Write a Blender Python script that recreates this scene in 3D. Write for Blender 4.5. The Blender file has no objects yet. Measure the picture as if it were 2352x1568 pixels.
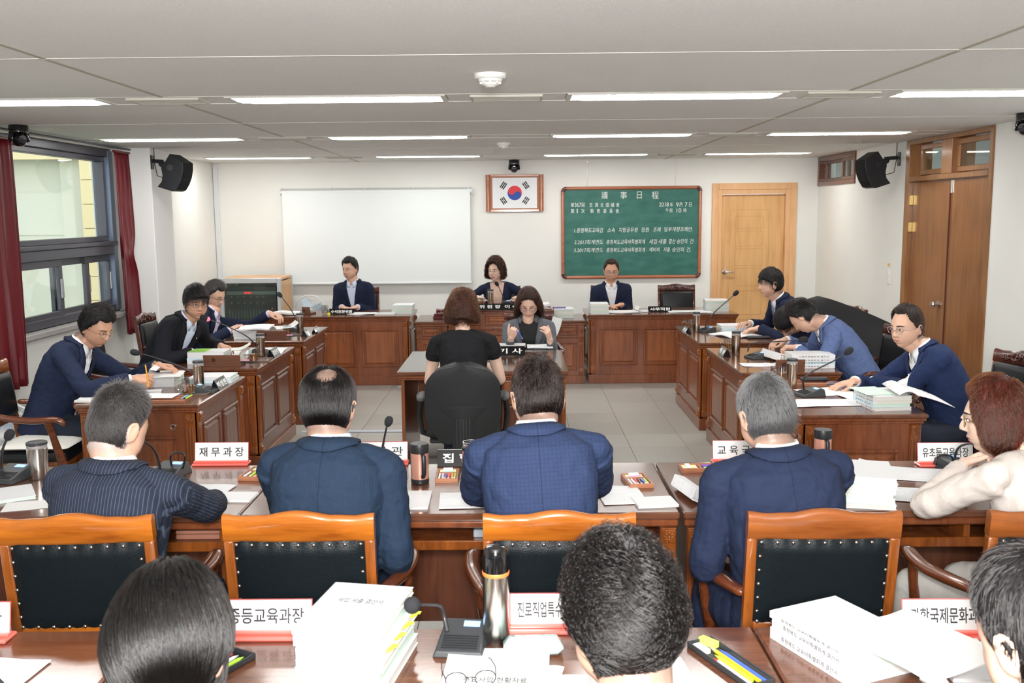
import bpy, bmesh, math, random
import numpy as np
from mathutils import Vector, Matrix, Euler, noise
from mathutils.bvhtree import BVHTree
random.seed(7); np.random.seed(7)
SC = bpy.context.scene; COL = SC.collection
# ------------------------------------------------------------------ camera, light, exposure
CAM_H, FPX = 1.84, 2200.0
PITCH, YAW, ROLL = math.atan(294/2200), .0066, .009
fw = Vector((-math.sin(YAW)*math.cos(PITCH), math.cos(YAW)*math.cos(PITCH), -math.sin(PITCH)))
r0 = Vector((math.cos(YAW), math.sin(YAW), 0)); u0 = r0.cross(fw)
RT = r0*math.cos(ROLL)-u0*math.sin(ROLL); UP = r0*math.sin(ROLL)+u0*math.cos(ROLL)
cd = bpy.data.cameras.new('camera'); cam = bpy.data.objects.new('camera', cd); COL.objects.link(cam)
m = Matrix((RT, UP, -fw)).transposed().to_4x4(); m.translation = Vector((0, 0, CAM_H)); cam.matrix_world = m
cd.sensor_width = 36; cd.sensor_fit = 'HORIZONTAL'; cd.lens = FPX*36/2352; cd.clip_start = .05; cd.clip_end = 200
cd.dof.use_dof = True; cd.dof.focus_distance = 6.0; cd.dof.aperture_fstop = 10.0
SC.camera = cam
SC.view_settings.view_transform = 'Standard'; SC.view_settings.look = 'None'; SC.view_settings.gamma = 1
SC.view_settings.use_curve_mapping = False; SC.view_settings.exposure = 0.50
w = bpy.data.worlds.new('daylight'); SC.world = w; w.use_nodes = True
w.node_tree.nodes['Background'].inputs[0].default_value = (.90, .94, 1.0, 1); w.node_tree.nodes['Background'].inputs[1].default_value = 1.6
LAMP_E, FLASH_W, BOUNCE_W = 16.5, 48.0, 150.0
def area(name, loc, target, sx, sy, watts, col=(1, 1, 1)):
    l = bpy.data.lights.new(name, 'AREA'); l.shape = 'RECTANGLE'; l.size = sx; l.size_y = sy; l.energy = watts; l.color = col
    o = bpy.data.objects.new(name, l); COL.objects.link(o); o.location = loc
    o.rotation_euler = (Vector(target)-Vector(loc)).to_track_quat('-Z', 'Y').to_euler(); return o
area('camera_flash', (0.0, -.12, 2.06), (0, 6, 1.0), .16, .10, FLASH_W, (1, .985, .96))
area('flash_bounce', (0.0, -.35, 1.98), (0, 1.5, 2.5), .5, .4, BOUNCE_W, (1, .985, .96))
try:
    SC.cycles.max_bounces = 8; SC.cycles.transparent_max_bounces = 12; SC.cycles.caustics_reflective = False; SC.cycles.caustics_refractive = False
    SC.cycles.sample_clamp_indirect = 6
except Exception: pass
def ray(x, y): return fw + RT*((x-1176)/FPX) - UP*((y-784)/FPX)
C0 = Vector((0, 0, CAM_H))
def PZ(x, y, z=.75): d = ray(x, y); return C0 + d*((z-CAM_H)/d.z)
def PY(x, y, Y): d = ray(x, y); return C0 + d*(Y/d.y)
def PX(x, y, X): d = ray(x, y); return C0 + d*(X/d.x)
# ------------------------------------------------------------------ tagging
def new(name, mesh, mat=None, parent=None, loc=None, rz=None, kind=None, label=None, smooth=False):
    o = bpy.data.objects.new(name, mesh); COL.objects.link(o)
    if mat is not None and mesh is not None and hasattr(mesh, 'materials') and len(mesh.materials) == 0: mesh.materials.append(mat)
    if parent is not None: o.parent = parent
    if loc is not None: o.location = loc
    if rz is not None: o.rotation_euler = (0, 0, rz)
    if kind: o['kind'] = kind
    if label: o['label'] = label
    return o
def tag(o, label, cat, group=None):
    o['label'] = label; o['category'] = cat
    if group: o['group'] = group
    return o
def thing(name, label, cat, loc=(0, 0, 0), rz=0, group=None):
    o = bpy.data.objects.new(name, None); COL.objects.link(o); o.empty_display_size = .1
    o.location = loc; o.rotation_euler = (0, 0, rz); return tag(o, label, cat, group)
def kids(o): return [c for c in COL.objects if c.parent == o]
def copy_tree(o, tree=None):
    def rec(s, par):
        c = s.copy(); COL.objects.link(c)
        if par is not None: c.parent = par
        for ch in CH.get(s.name, []): rec(ch, c)
        return c
    CH = {}
    for x in COL.objects:
        if x.parent: CH.setdefault(x.parent.name, []).append(x)
    return rec(o, None)
# ------------------------------------------------------------------ mesh builder
class MB:
    def __init__(s): s.v = []; s.f = []
    def add(s, vs, fs, M=None):
        n = len(s.v)
        s.v += [tuple(M @ Vector(v)) for v in vs] if M is not None else [tuple(v) for v in vs]
        s.f += [tuple(i+n for i in f) for f in fs]; return s
    def box(s, x0, x1, y0, y1, z0, z1, b=0, M=None):
        if b <= 0:
            v = [(x, y, z) for z in (z0, z1) for y in (y0, y1) for x in (x0, x1)]
            return s.add(v, [(0, 2, 3, 1), (4, 5, 7, 6), (0, 1, 5, 4), (2, 6, 7, 3), (0, 4, 6, 2), (1, 3, 7, 5)], M)
        b = min(b, (x1-x0)*.45, (y1-y0)*.45, (z1-z0)*.45)
        X = (x0, x1); Y = (y0, y1); Z = (z0, z1); sg = (1, -1); v = []; idx = {}
        for i in (0, 1):
            for j in (0, 1):
                for k in (0, 1):
                    for a in range(3):
                        p = [X[i]+sg[i]*b, Y[j]+sg[j]*b, Z[k]+sg[k]*b]; p[a] = (X[i], Y[j], Z[k])[a]
                        idx[i, j, k, a] = len(v); v.append(tuple(p))
        f = []
        for a in range(3):
            o1, o2 = [q for q in range(3) if q != a]
            for e in (0, 1):
                q = []
                for (p1, p2) in ((0, 0), (1, 0), (1, 1), (0, 1)):
                    c = [0, 0, 0]; c[a] = e; c[o1] = p1; c[o2] = p2; q.append(idx[c[0], c[1], c[2], a])
                if (e == 0) != (a == 1): q.reverse()
                f.append(q)
        for a in range(3):
            o1, o2 = [q for q in range(3) if q != a]
            for e1 in (0, 1):
                for e2 in (0, 1):
                    def I(ea, face):
                        c = [0, 0, 0]; c[a] = ea; c[o1] = e1; c[o2] = e2; return idx[c[0], c[1], c[2], face]
                    q = [I(0, o1), I(1, o1), I(1, o2), I(0, o2)]
                    if (e1 == e2) != (a == 1): q.reverse()
                    f.append(q)
        for i in (0, 1):
            for j in (0, 1):
                for k in (0, 1):
                    q = [idx[i, j, k, 0], idx[i, j, k, 1], idx[i, j, k, 2]]
                    if (i+j+k) % 2 == 0: q.reverse()
                    f.append(q)
        return s.add(v, f, M)
    def loft(s, rings, close=True, cap=True, M=None):
        n = len(rings[0]); v = [p for r in rings for p in r]; f = []
        for i in range(len(rings)-1):
            for j in range(n if close else n-1):
                a = i*n+j; b = i*n+(j+1) % n; f.append((a, b, b+n, a+n))
        if cap and close: f.append(tuple(range(n-1, -1, -1))); f.append(tuple(range((len(rings)-1)*n, len(rings)*n)))
        return s.add(v, f, M)
    def lathe(s, prof, n=20, M=None, cap=True):
        rings = [[(r*math.cos(2*math.pi*k/n), r*math.sin(2*math.pi*k/n), z) for k in range(n)] for r, z in prof]
        return s.loft(rings, True, cap, M)
    def tube(s, pts, rad, n=8, flat=1.0, up=None, caps=True, round_=False):
        pts = [Vector(p) for p in pts]; R = rad if isinstance(rad, (list, tuple)) else [rad]*len(pts)
        T = []
        for i in range(len(pts)):
            a = pts[max(i-1, 0)]; b = pts[min(i+1, len(pts)-1)]; T.append((b-a).normalized())
        u = Vector(up) if up is not None else (Vector((0, 0, 1)) if abs(T[0].z) < .9 else Vector((0, 1, 0)))
        u = (u - T[0]*u.dot(T[0])).normalized(); rings = []
        def ring(c, t, u, r): 
            w_ = t.cross(u); return [c+u*(r*flat*math.cos(2*math.pi*k/n))+w_*(r*math.sin(2*math.pi*k/n)) for k in range(n)]
        for i, p in enumerate(pts):
            if up is not None: u = Vector(up)
            u = (u - T[i]*u.dot(T[i])).normalized()
            if round_ and i == 0:
                for a in (75, 50, 25): rings.append(ring(p-T[0]*R[0]*math.sin(math.radians(a)), T[0], u, R[0]*math.cos(math.radians(a))))
            rings.append(ring(p, T[i], u, R[i]))
            if round_ and i == len(pts)-1:
                for a in (25, 50, 75): rings.append(ring(p+T[i]*R[i]*math.sin(math.radians(a)), T[i], u, R[i]*math.cos(math.radians(a))))
        return s.loft(rings, True, caps)
    def ell(s, c, r, n=12, m_=8, M=None):
        rings = []
        for i in range(1, m_):
            a = math.pi*i/m_ - math.pi/2
            rings.append([(c[0]+r[0]*math.cos(a)*math.cos(2*math.pi*k/n), c[1]+r[1]*math.cos(a)*math.sin(2*math.pi*k/n), c[2]+r[2]*math.sin(a)) for k in range(n)])
        v = [p for q in rings for p in q]; f = []
        for i in range(len(rings)-1):
            for j in range(n): a = i*n+j; b = i*n+(j+1) % n; f.append((a, b, b+n, a+n))
        v.append((c[0], c[1], c[2]-r[2])); v.append((c[0], c[1], c[2]+r[2])); B = len(v)-2; L = (len(rings)-1)*n
        for j in range(n): f.append((B, (j+1) % n, j)); f.append((B+1, L+j, L+(j+1) % n))
        return s.add(v, f, M)
    def strip(s, A, B, th=.0):
        n = len(A); v = list(A)+list(B); f = [(i, i+1, n+i+1, n+i) for i in range(n-1)]; return s.add(v, f)
    def prism(s, poly, z0, z1, M=None):
        n = len(poly); v = [(x, y, z0) for x, y in poly]+[(x, y, z1) for x, y in poly]
        f = [tuple(range(n-1, -1, -1)), tuple(range(n, 2*n))]+[(i, (i+1) % n, (i+1) % n+n, i+n) for i in range(n)]
        return s.add(v, f, M)
    def mesh(s, name, smooth=False):
        me = bpy.data.meshes.new(name); me.from_pydata(s.v, [], s.f); me.update()
        if smooth: sm(me, smooth if smooth is not True else 40)
        return me
    def build(s, name, mat, parent=None, smooth=False, **k):
        return new(name, s.mesh(name, smooth), mat, parent, **k)
def sm(me, ang=40):
    me.polygons.foreach_set('use_smooth', [True]*len(me.polygons))
    if ang < 180:
        try: me.set_sharp_from_angle(angle=math.radians(ang))
        except Exception: pass
    return me
def XF(loc=(0, 0, 0), rz=0, rx=0, ry=0): return Matrix.Translation(loc) @ Euler((rx, ry, rz)).to_matrix().to_4x4()
# ------------------------------------------------------------------ materials
MATS = {}
def mat(name, col, rough=.5, metal=0, spec=.5, coat=0, coat_r=.08, sss=0, emit=None, trans=0, alpha=1, ior=1.45, sheen=0):
    if name in MATS: return MATS[name]
    M = bpy.data.materials.new(name); M.use_nodes = True; b = M.node_tree.nodes['Principled BSDF']; I = b.inputs
    I['Base Color'].default_value = (*col, 1); I['Roughness'].default_value = rough; I['Metallic'].default_value = metal
    I['Specular IOR Level'].default_value = spec; I['Coat Weight'].default_value = coat; I['Coat Roughness'].default_value = coat_r
    I['Transmission Weight'].default_value = trans; I['Alpha'].default_value = alpha; I['IOR'].default_value = ior
    if sheen: I['Sheen Weight'].default_value = sheen
    if sss: I['Subsurface Weight'].default_value = sss; I['Subsurface Radius'].default_value = (.02, .008, .005); I['Subsurface Scale'].default_value = .5
    if emit: I['Emission Color'].default_value = (*emit[0], 1); I['Emission Strength'].default_value = emit[1]
    MATS[name] = M; return M
def nt(M): return M.node_tree.nodes, M.node_tree.links, M.node_tree.nodes['Principled BSDF']
def node(M, t, **kw):
    n = M.node_tree.nodes.new(t)
    for k, v in kw.items():
        if k.startswith('i_'):
            key = k[2:]; n.inputs[int(key) if key.isdigit() else key].default_value = v
        else: setattr(n, k, v)
    return n
def coords(M, kind='Object', scale=(1, 1, 1), rot=(0, 0, 0)):
    t = node(M, 'ShaderNodeTexCoord'); mp = node(M, 'ShaderNodeMapping'); mp.inputs['Scale'].default_value = scale; mp.inputs['Rotation'].default_value = rot
    M.node_tree.links.new(t.outputs[kind], mp.inputs[0]); return mp.outputs[0]
def ramp(M, src, stops):
    r = node(M, 'ShaderNodeValToRGB'); e = r.color_ramp.elements
    while len(e) < len(stops): e.new(.5)
    for i, (p, c) in enumerate(stops): e[i].position = p; e[i].color = (*c, 1) if len(c) == 3 else c
    M.node_tree.links.new(src, r.inputs[0]); return r.outputs[0]
def bump(M, src, strength=.2, dist=.01):
    b = node(M, 'ShaderNodeBump', i_Strength=strength, i_Distance=dist); M.node_tree.links.new(src, b.inputs['Height'])
    M.node_tree.links.new(b.outputs[0], M.node_tree.nodes['Principled BSDF'].inputs['Normal']); return b
def wood(name, dark, light, rough=.3, coat=.5, axis=0, scale=1.0, contrast=1):
    if name in MATS: return MATS[name]
    M = mat(name, light, rough, coat=coat, coat_r=.12); N, L, B = nt(M)
    sc = [14*scale]*3; sc[axis] = 1.1*scale
    c = coords(M, 'Object', tuple(sc)); nz = node(M, 'ShaderNodeTexNoise', i_Scale=2.2, i_Detail=6, i_Roughness=.62, i_Distortion=.6); L.new(c, nz.inputs['Vector'])
    c2 = coords(M, 'Object', (1.7, 1.7, 1.7)); n2 = node(M, 'ShaderNodeTexNoise', i_Scale=1.6, i_Detail=2); L.new(c2, n2.inputs['Vector'])
    mx = node(M, 'ShaderNodeMath', operation='MULTIPLY_ADD'); L.new(n2.outputs[0], mx.inputs[0]); mx.inputs[1].default_value = .5; L.new(nz.outputs[0], mx.inputs[2])
    mid = tuple((a+b)/2 for a, b in zip(dark, light))
    L.new(ramp(M, mx.outputs[0], [(.55, dark), (.72, mid), (.95, light)]), B.inputs['Base Color'])
    sc3 = [90*scale]*3; sc3[axis] = 5; c3 = coords(M, 'Object', tuple(sc3)); n3 = node(M, 'ShaderNodeTexNoise', i_Scale=3, i_Detail=3); L.new(c3, n3.inputs['Vector'])
    bump(M, n3.outputs[0], .06, .004); return M
W_TOPX = wood('wood_top_x', (.085, .030, .017), (.165, .065, .034), .22, .6, 0)
W_TOPY = wood('wood_top_y', (.085, .030, .017), (.165, .065, .034), .22, .6, 1)
W_DESK = wood('wood_desk', (.115, .030, .011), (.235, .070, .024), .3, .4, 2)
W_SIDE = wood('wood_desk_side', (.085, .028, .016), (.16, .055, .028), .3, .4, 2)
W_PAN = wood('wood_panel', (.145, .040, .013), (.29, .090, .029), .32, .35, 2)
W_CHAIR = wood('wood_chair_honey', (.20, .050, .006), (.44, .135, .014), .22, .7, 0)
W_STILE = wood('wood_chair_stile', (.12, .030, .006), (.27, .078, .014), .22, .7, 2)
W_DCH = wood('wood_chair_dark', (.040, .011, .008), (.10, .026, .016), .25, .6, 2)
W_DOORL = wood('wood_door_maple', (.60, .33, .13), (.74, .44, .19), .35, .2, 2, .6)
W_FRAMEL = wood('wood_frame_maple', (.66, .36, .17), (.78, .47, .24), .35, .2, 2, .6)
W_DOOR = wood('wood_door_teak', (.19, .072, .022), (.31, .128, .043), .35, .3, 2, .8)
W_TRIM = wood('wood_trim_teak', (.20, .08, .028), (.34, .16, .06), .35, .3, 2)
W_TRAY = wood('wood_tray', (.26, .095, .05), (.40, .17, .09), .4, .2, 0)
W_FRB = wood('wood_frame_board', (.33, .10, .045), (.46, .16, .08), .3, .4, 0)
def leather(name, col, rough=.34):
    M = mat(name, col, rough, spec=.35); N, L, B = nt(M)
    c = coords(M, 'Object'); v = node(M, 'ShaderNodeTexVoronoi', i_Scale=260); L.new(c, v.inputs['Vector']); n = node(M, 'ShaderNodeTexNoise', i_Scale=7, i_Detail=4); L.new(c, n.inputs['Vector'])
    a = node(M, 'ShaderNodeMath', operation='MULTIPLY_ADD'); L.new(n.outputs[0], a.inputs[0]); a.inputs[1].default_value = 5; L.new(v.outputs['Distance'], a.inputs[2])
    bump(M, a.outputs[0], .18, .003); return M
LEATH = leather('leather_black', (.008, .009, .011)); LEATH_M = leather('leather_matte', (.004, .007, .009), .42)
PLASTIC = mat('plastic_black', (.015, .016, .018), .42); PLASTIC_G = mat('plastic_charcoal', (.035, .038, .042), .45)
GLOSSB = mat('plastic_gloss_black', (.006, .006, .007), .12, coat=.5)
FOAM = mat('foam_black', (.02, .021, .025), .95)
STEEL = mat('steel_brushed', (.62, .60, .57), .24, metal=1); CHROME = mat('chrome', (.75, .75, .76), .12, metal=1); NAIL = mat('nail_pewter', (.38, .34, .31), .35, metal=1)
BRONZE_S = mat('tumbler_bronze', (.52, .41, .33), .25, metal=1); ROSE = mat('rose_gold_paint', (.72, .36, .27), .28, metal=.55, coat=.4)
BRASS = mat('brass', (.75, .55, .22), .3, metal=1)
def paint(name, col, rough=.7, nscale=60, bs=.1, mott=.03):
    M = mat(name, col, rough); N, L, B = nt(M); c = coords(M, 'Object')
    n = node(M, 'ShaderNodeTexNoise', i_Scale=nscale, i_Detail=4); L.new(c, n.inputs['Vector']); bump(M, n.outputs[0], bs, .004)
    n2 = node(M, 'ShaderNodeTexNoise', i_Scale=.9, i_Detail=3); L.new(c, n2.inputs['Vector'])
    lo = tuple(max(0, q*(1-mott*2)) for q in col); hi = tuple(min(1, q*(1+mott)) for q in col)
    L.new(ramp(M, n2.outputs[0], [(.3, lo), (.7, hi)]), B.inputs['Base Color']); return M
WALLP = paint('wall_paint', (.82, .82, .785)); PILLP = paint('pillar_paint', (.80, .80, .79))
CEILP = paint('ceiling_board', (.92, .915, .90), .9, 220, .5, .02)
def specks():
    N, L, B = nt(CEILP); c = coords(CEILP, 'Object', (60, 110, 60)); v = node(CEILP, 'ShaderNodeTexVoronoi', i_Scale=1); L.new(c, v.inputs['Vector']); lk = B.inputs['Base Color'].links[0].from_socket
    r = ramp(CEILP, v.outputs['Distance'], [(.16, (1, 1, 1)), (.24, (0, 0, 0))]); mx = node(CEILP, 'ShaderNodeMix', data_type='RGBA'); L.new(r, mx.inputs['Factor']); hs = node(CEILP, 'ShaderNodeHueSaturation', i_Value=.90); L.new(lk, hs.inputs['Color']); L.new(hs.outputs[0], mx.inputs['A']); mx.inputs['B'].default_value = (.95, .95, .95, 1); L.new(mx.outputs['Result'], B.inputs['Base Color'])
specks()
CEILT = mat('ceiling_trim', (.48, .45, .38), .6); CEILW = mat('ceiling_white_trim', (.66, .65, .60), .5)
def floor_mat():
    M = mat('floor_tile_stone', (.42, .41, .37), .33, coat=.15); N, L, B = nt(M); c = coords(M, 'Object')
    n = node(M, 'ShaderNodeTexNoise', i_Scale=170, i_Detail=5, i_Roughness=.8); L.new(c, n.inputs['Vector'])
    oi = node(M, 'ShaderNodeObjectInfo'); cr = ramp(M, n.outputs[0], [(.36, (.25, .24, .215)), (.5, (.40, .39, .355)), (.64, (.55, .54, .50))])
    hs = node(M, 'ShaderNodeHueSaturation'); mr = node(M, 'ShaderNodeMapRange'); mr.inputs[3].default_value = .93; mr.inputs[4].default_value = 1.06
    L.new(oi.outputs['Random'], mr.inputs[0]); L.new(mr.outputs[0], hs.inputs['Value']); L.new(cr, hs.inputs['Color']); L.new(hs.outputs[0], B.inputs['Base Color']); return M
FLOORM = floor_mat(); GROUT = mat('floor_joint', (.10, .095, .09), .8)
def paper_mat(name, col=(.76, .77, .79), ink=(.42, .44, .50), amt=.5, rows=55, rot=0):
    """printed sheet: rows of broken grey dashes as flat print"""
    M = mat(name, col, .6); N, L, B = nt(M); t = node(M, 'ShaderNodeTexCoord'); sp = node(M, 'ShaderNodeSeparateXYZ'); L.new(t.outputs['Object'], sp.inputs[0])
    ax, ay = (1, 0) if rot == 0 else (0, 1)
    a = node(M, 'ShaderNodeMath', operation='MULTIPLY'); L.new(sp.outputs[ax], a.inputs[0]); a.inputs[1].default_value = rows*2
    fr = node(M, 'ShaderNodeMath', operation='FRACT'); L.new(a.outputs[0], fr.inputs[0]); gt = node(M, 'ShaderNodeMath', operation='LESS_THAN'); L.new(fr.outputs[0], gt.inputs[0]); gt.inputs[1].default_value = .42
    fl = node(M, 'ShaderNodeMath', operation='FLOOR'); L.new(a.outputs[0], fl.inputs[0]); cb = node(M, 'ShaderNodeCombineXYZ'); b2 = node(M, 'ShaderNodeMath', operation='MULTIPLY'); L.new(sp.outputs[ay], b2.inputs[0]); b2.inputs[1].default_value = 220
    L.new(b2.outputs[0], cb.inputs[0]); fm = node(M, 'ShaderNodeMath', operation='MULTIPLY'); L.new(fl.outputs[0], fm.inputs[0]); fm.inputs[1].default_value = 7.3; L.new(fm.outputs[0], cb.inputs[1])
    nz = node(M, 'ShaderNodeTexNoise', i_Scale=1, i_Detail=1); L.new(cb.outputs[0], nz.inputs['Vector']); g2 = node(M, 'ShaderNodeMath', operation='GREATER_THAN'); L.new(nz.outputs[0], g2.inputs[0]); g2.inputs[1].default_value = .47
    cb2 = node(M, 'ShaderNodeCombineXYZ'); L.new(fm.outputs[0], cb2.inputs[1]); b3 = node(M, 'ShaderNodeMath', operation='MULTIPLY'); L.new(sp.outputs[ay], b3.inputs[0]); b3.inputs[1].default_value = 9; L.new(b3.outputs[0], cb2.inputs[0])
    n3 = node(M, 'ShaderNodeTexNoise', i_Scale=1, i_Detail=0); L.new(cb2.outputs[0], n3.inputs['Vector']); g3 = node(M, 'ShaderNodeMath', operation='GREATER_THAN'); L.new(n3.outputs[0], g3.inputs[0]); g3.inputs[1].default_value = .46
    m1 = node(M, 'ShaderNodeMath', operation='MULTIPLY'); L.new(gt.outputs[0], m1.inputs[0]); L.new(g2.outputs[0], m1.inputs[1]); m2 = node(M, 'ShaderNodeMath', operation='MULTIPLY'); L.new(m1.outputs[0], m2.inputs[0]); L.new(g3.outputs[0], m2.inputs[1])
    m3 = node(M, 'ShaderNodeMath', operation='MULTIPLY'); L.new(m2.outputs[0], m3.inputs[0]); m3.inputs[1].default_value = amt
    mx = node(M, 'ShaderNodeMix', data_type='RGBA'); L.new(m3.outputs[0], mx.inputs['Factor']); mx.inputs['A'].default_value = (*col, 1); mx.inputs['B'].default_value = (*ink, 1)
    L.new(mx.outputs['Result'], B.inputs['Base Color']); return M
PAPER = paper_mat('paper_printed'); PAPER_B = mat('paper_blank', (.77, .77, .765), .6); PAPER_P = paper_mat('paper_printed_light', amt=.25, rows=40); PAPER_S = paper_mat('paper_printed_side', amt=.4, rows=50, rot=1)
def edge_mat(name, col):
    M = mat(name, col, .7); N, L, B = nt(M); c = coords(M, 'Object', (1, 1, 900)); n = node(M, 'ShaderNodeTexNoise', i_Scale=1.2, i_Detail=2); L.new(c, n.inputs['Vector'])
    L.new(ramp(M, n.outputs[0], [(.35, tuple(q*.8 for q in col)), (.6, col)]), B.inputs['Base Color']); return M
EDGE_W = edge_mat('page_edges_white', (.74, .74, .71)); EDGE_G = edge_mat('page_edges_green', (.60, .74, .65)); EDGE_C = edge_mat('page_edges_cream', (.74, .74, .64))
COVER_W = mat('cover_white', (.75, .76, .78), .45); COVER_G = mat('cover_green', (.50, .78, .55), .45); COVER_B = mat('cover_pale_blue', (.62, .78, .86), .45)
INK = mat('ink_black', (.03, .03, .035), .6); WHITEP = mat('paint_white', (.85, .85, .85), .5); CHALK = mat('chalk', (.78, .82, .79), .95)
RED_AC = mat('acrylic_red', (.80, .16, .13), .15, coat=.5); GLASSM = None
def glass(name, tint=(1, 1, 1), refl=.10, rough=.02):
    M = bpy.data.materials.new(name); M.use_nodes = True; N = M.node_tree.nodes; L = M.node_tree.links; N.remove(N['Principled BSDF'])
    t = N.new('ShaderNodeBsdfTransparent'); t.inputs[0].default_value = (*tint, 1); g = N.new('ShaderNodeBsdfGlossy'); g.inputs['Roughness'].default_value = rough
    x = N.new('ShaderNodeMixShader'); x.inputs[0].default_value = refl; L.new(t.outputs[0], x.inputs[1]); L.new(g.outputs[0], x.inputs[2]); L.new(x.outputs[0], N['Material Output'].inputs[0]); return M
GLASSM = glass('window_glass', (.93, .97, .95), .10); GLASS_D = glass('smoked_glass', (.66, .74, .71), .08); GLASS_C = glass('clear_acrylic', (.96, .97, .97), .10, .05)
GLASS_MUG = glass('mug_glass', (.93, .95, .95), .16, .05); LENS = glass('spectacle_lens', (.95, .96, .97), .07)
TEA = mat('tea', (.55, .17, .02), .1, trans=.35, coat=.5)
# ------------------------------------------------------------------ room shell
ZC = 2.485; XL, XR, YB, YF = -3.73, 3.69, 11.9, -1.6
def struct(name, mb, m_, parent=None, **k): return mb.build(name, m_, parent, kind='structure', **k)
fl = struct('floor', MB().box(XL-.2, XR+.2, YF-.2, YB+.2, -.12, -.004), GROUT)
TS = .4475
tile = MB().box(.0015, TS-.0015, .0015, TS-.0015, -.02, 0, .0012).mesh('floor_tile')
ix0, iy0 = .88-12*TS, 3.37
for i in range(-2, 24):
    for j in range(0, 20):
        x = ix0+i*TS; y = iy0+j*TS
        if x < XL or x+TS > XR+.01: continue
        vis = (-1.9 < x < 1.7 and y < 10.3)
        if vis: new('floor_tile', tile, FLOORM, fl, loc=(x, y, 0))
rest = MB()
for i in range(-2, 24):
    for j in range(-12, 21):
        x = ix0+i*TS; y = iy0+j*TS
        if y+TS < YF or (0 <= j < 20 and -1.9 < x < 1.7 and y < 10.3 and not (x < XL or x+TS > XR+.01)): continue
        x0 = max(x, XL); x1 = min(x+TS, XR); y0 = max(y, YF); y1 = min(y+TS, YB)
        if x1-x0 < .02 or y1-y0 < .02: continue
        rest.box(x0+.0015, x1-.0015, y0+.0015, y1-.0015, -.02, 0)
rest.build('outer_tile', FLOORM, fl, kind='stuff')
# ceiling: boards hung in a grid between three light bands
cl = struct('ceiling', MB().box(XL-.3, XR+.2, YF-.2, YB+.2, ZC+.02, ZC+.12), CEILT)
ycuts = [YF, -.0, 1.32, 2.66, 4.03, 5.33]; bands = [(5.33, 5.68), (8.06, 8.40), (10.80, 11.10)]
segs = [(YF, 0), (0, 1.32), (1.32, 2.66), (2.66, 4.03), (4.03, 5.33), (5.68, 6.86), (6.88, 8.06), (8.40, 9.60), (9.62, 10.80), (11.10, YB)]
xs = [XL-.12, -1.93, 1.81, XR]
for y0, y1 in segs:
    for k in range(3):
        MB().box(xs[k]+.004, xs[k+1]-.004, y0+.005, y1-.005, ZC, ZC+.02, .002).build('ceiling_board', CEILP, cl)
for y0, y1 in segs[:-1]:
    MB().box(XL, XR, y1-.006, y1+.001, ZC-.002, ZC+.019).build('ceiling_rail', CEILW, cl)
for x in xs[1:3]:
    for y0, y1 in segs: MB().box(x-.013, x+.013, y0+.01, y1-.012, ZC-.0025, ZC+.004).build('ceiling_strip', CEILT, cl)
LAMPM = mat('lamp_diffuser', (.9, .9, .9), .5, emit=((1, .985, .95), LAMP_E)); LFR = mat('lamp_frame', (.70, .69, .64), .5)
LX = [(-3.48, -2.33), (-1.57, -.42), (.31, 1.46), (2.13, 3.28)]
rown = ['nearest', 'middle', 'farthest']; coln = ['leftmost', 'second from left', 'third from left', 'rightmost']
for r, (y0, y1) in enumerate(bands):
    for k, (x0, x1) in enumerate(LX):
        t = thing('ceiling_light', f'long white fluorescent ceiling panel, {coln[k]} in the {rown[r]} of three light rows', 'ceiling light', ((x0+x1)/2, (y0+y1)/2, ZC), 0, 'recessed ceiling lights')
        hx, hy = (x1-x0)/2, (y1-y0)/2-.055
        fr = MB(); fr.box(-hx-.03, hx+.03, -hy-.03, -hy, -.006, .018, .002).box(-hx-.03, hx+.03, hy, hy+.03, -.006, .018, .002).box(-hx-.03, -hx, -hy, hy, -.006, .018, .002).box(hx, hx+.03, -hy, hy, -.006, .018, .002)
        fr.build('frame', LFR, t)
        c = .07; poly = [(-hx+c, -hy), (hx-c, -hy), (hx-.02, -hy+.05), (hx, 0), (hx-.02, hy-.05), (hx-c, hy), (-hx+c, hy), (-hx+.02, hy-.05), (-hx, 0), (-hx+.02, -hy+.05)]
        MB().prism(poly, -.008, .012).build('diffuser', LAMPM, t)
    # strip boards between the lamps
    xx = [XL]+[q for p in LX for q in (p[0]-.03, p[1]+.03)]+[XR]
    for k in range(0, len(xx), 2):
        a, b = xx[k], xx[k+1]
        if b-a > .05: MB().box(a+.004, b-.004, y0+.006, y1-.006, ZC+.002, ZC+.02, .002).build('band_board', CEILP, cl)
VENTM = mat('vent_metal', (.55, .53, .47), .5); VDK = mat('vent_dark', (.16, .15, .13), .8)
def vent(x, y, n, lab):
    t = thing('ceiling_vent', lab, 'vent', (x, y, ZC), 0, 'slatted vents between the ceiling lights')
    MB().box(-.19, .19, -.10, .10, -.002, .003).build('backing', VDK, t)
    f = MB(); f.box(-.20, .20, -.11, -.095, -.010, .003).box(-.20, .20, .095, .11, -.010, .003).box(-.20, -.187, -.095, .095, -.010, .003).box(.187, .20, -.095, .095, -.010, .003); f.build('frame', VENTM, t)
    for k in range(n): MB().box(-.187, .187, -.006, .006, -.001, .001, M=XF((0, -.08+.16*k/(n-1), -.006), rx=.6)).build('slat', VENTM, t)
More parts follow.
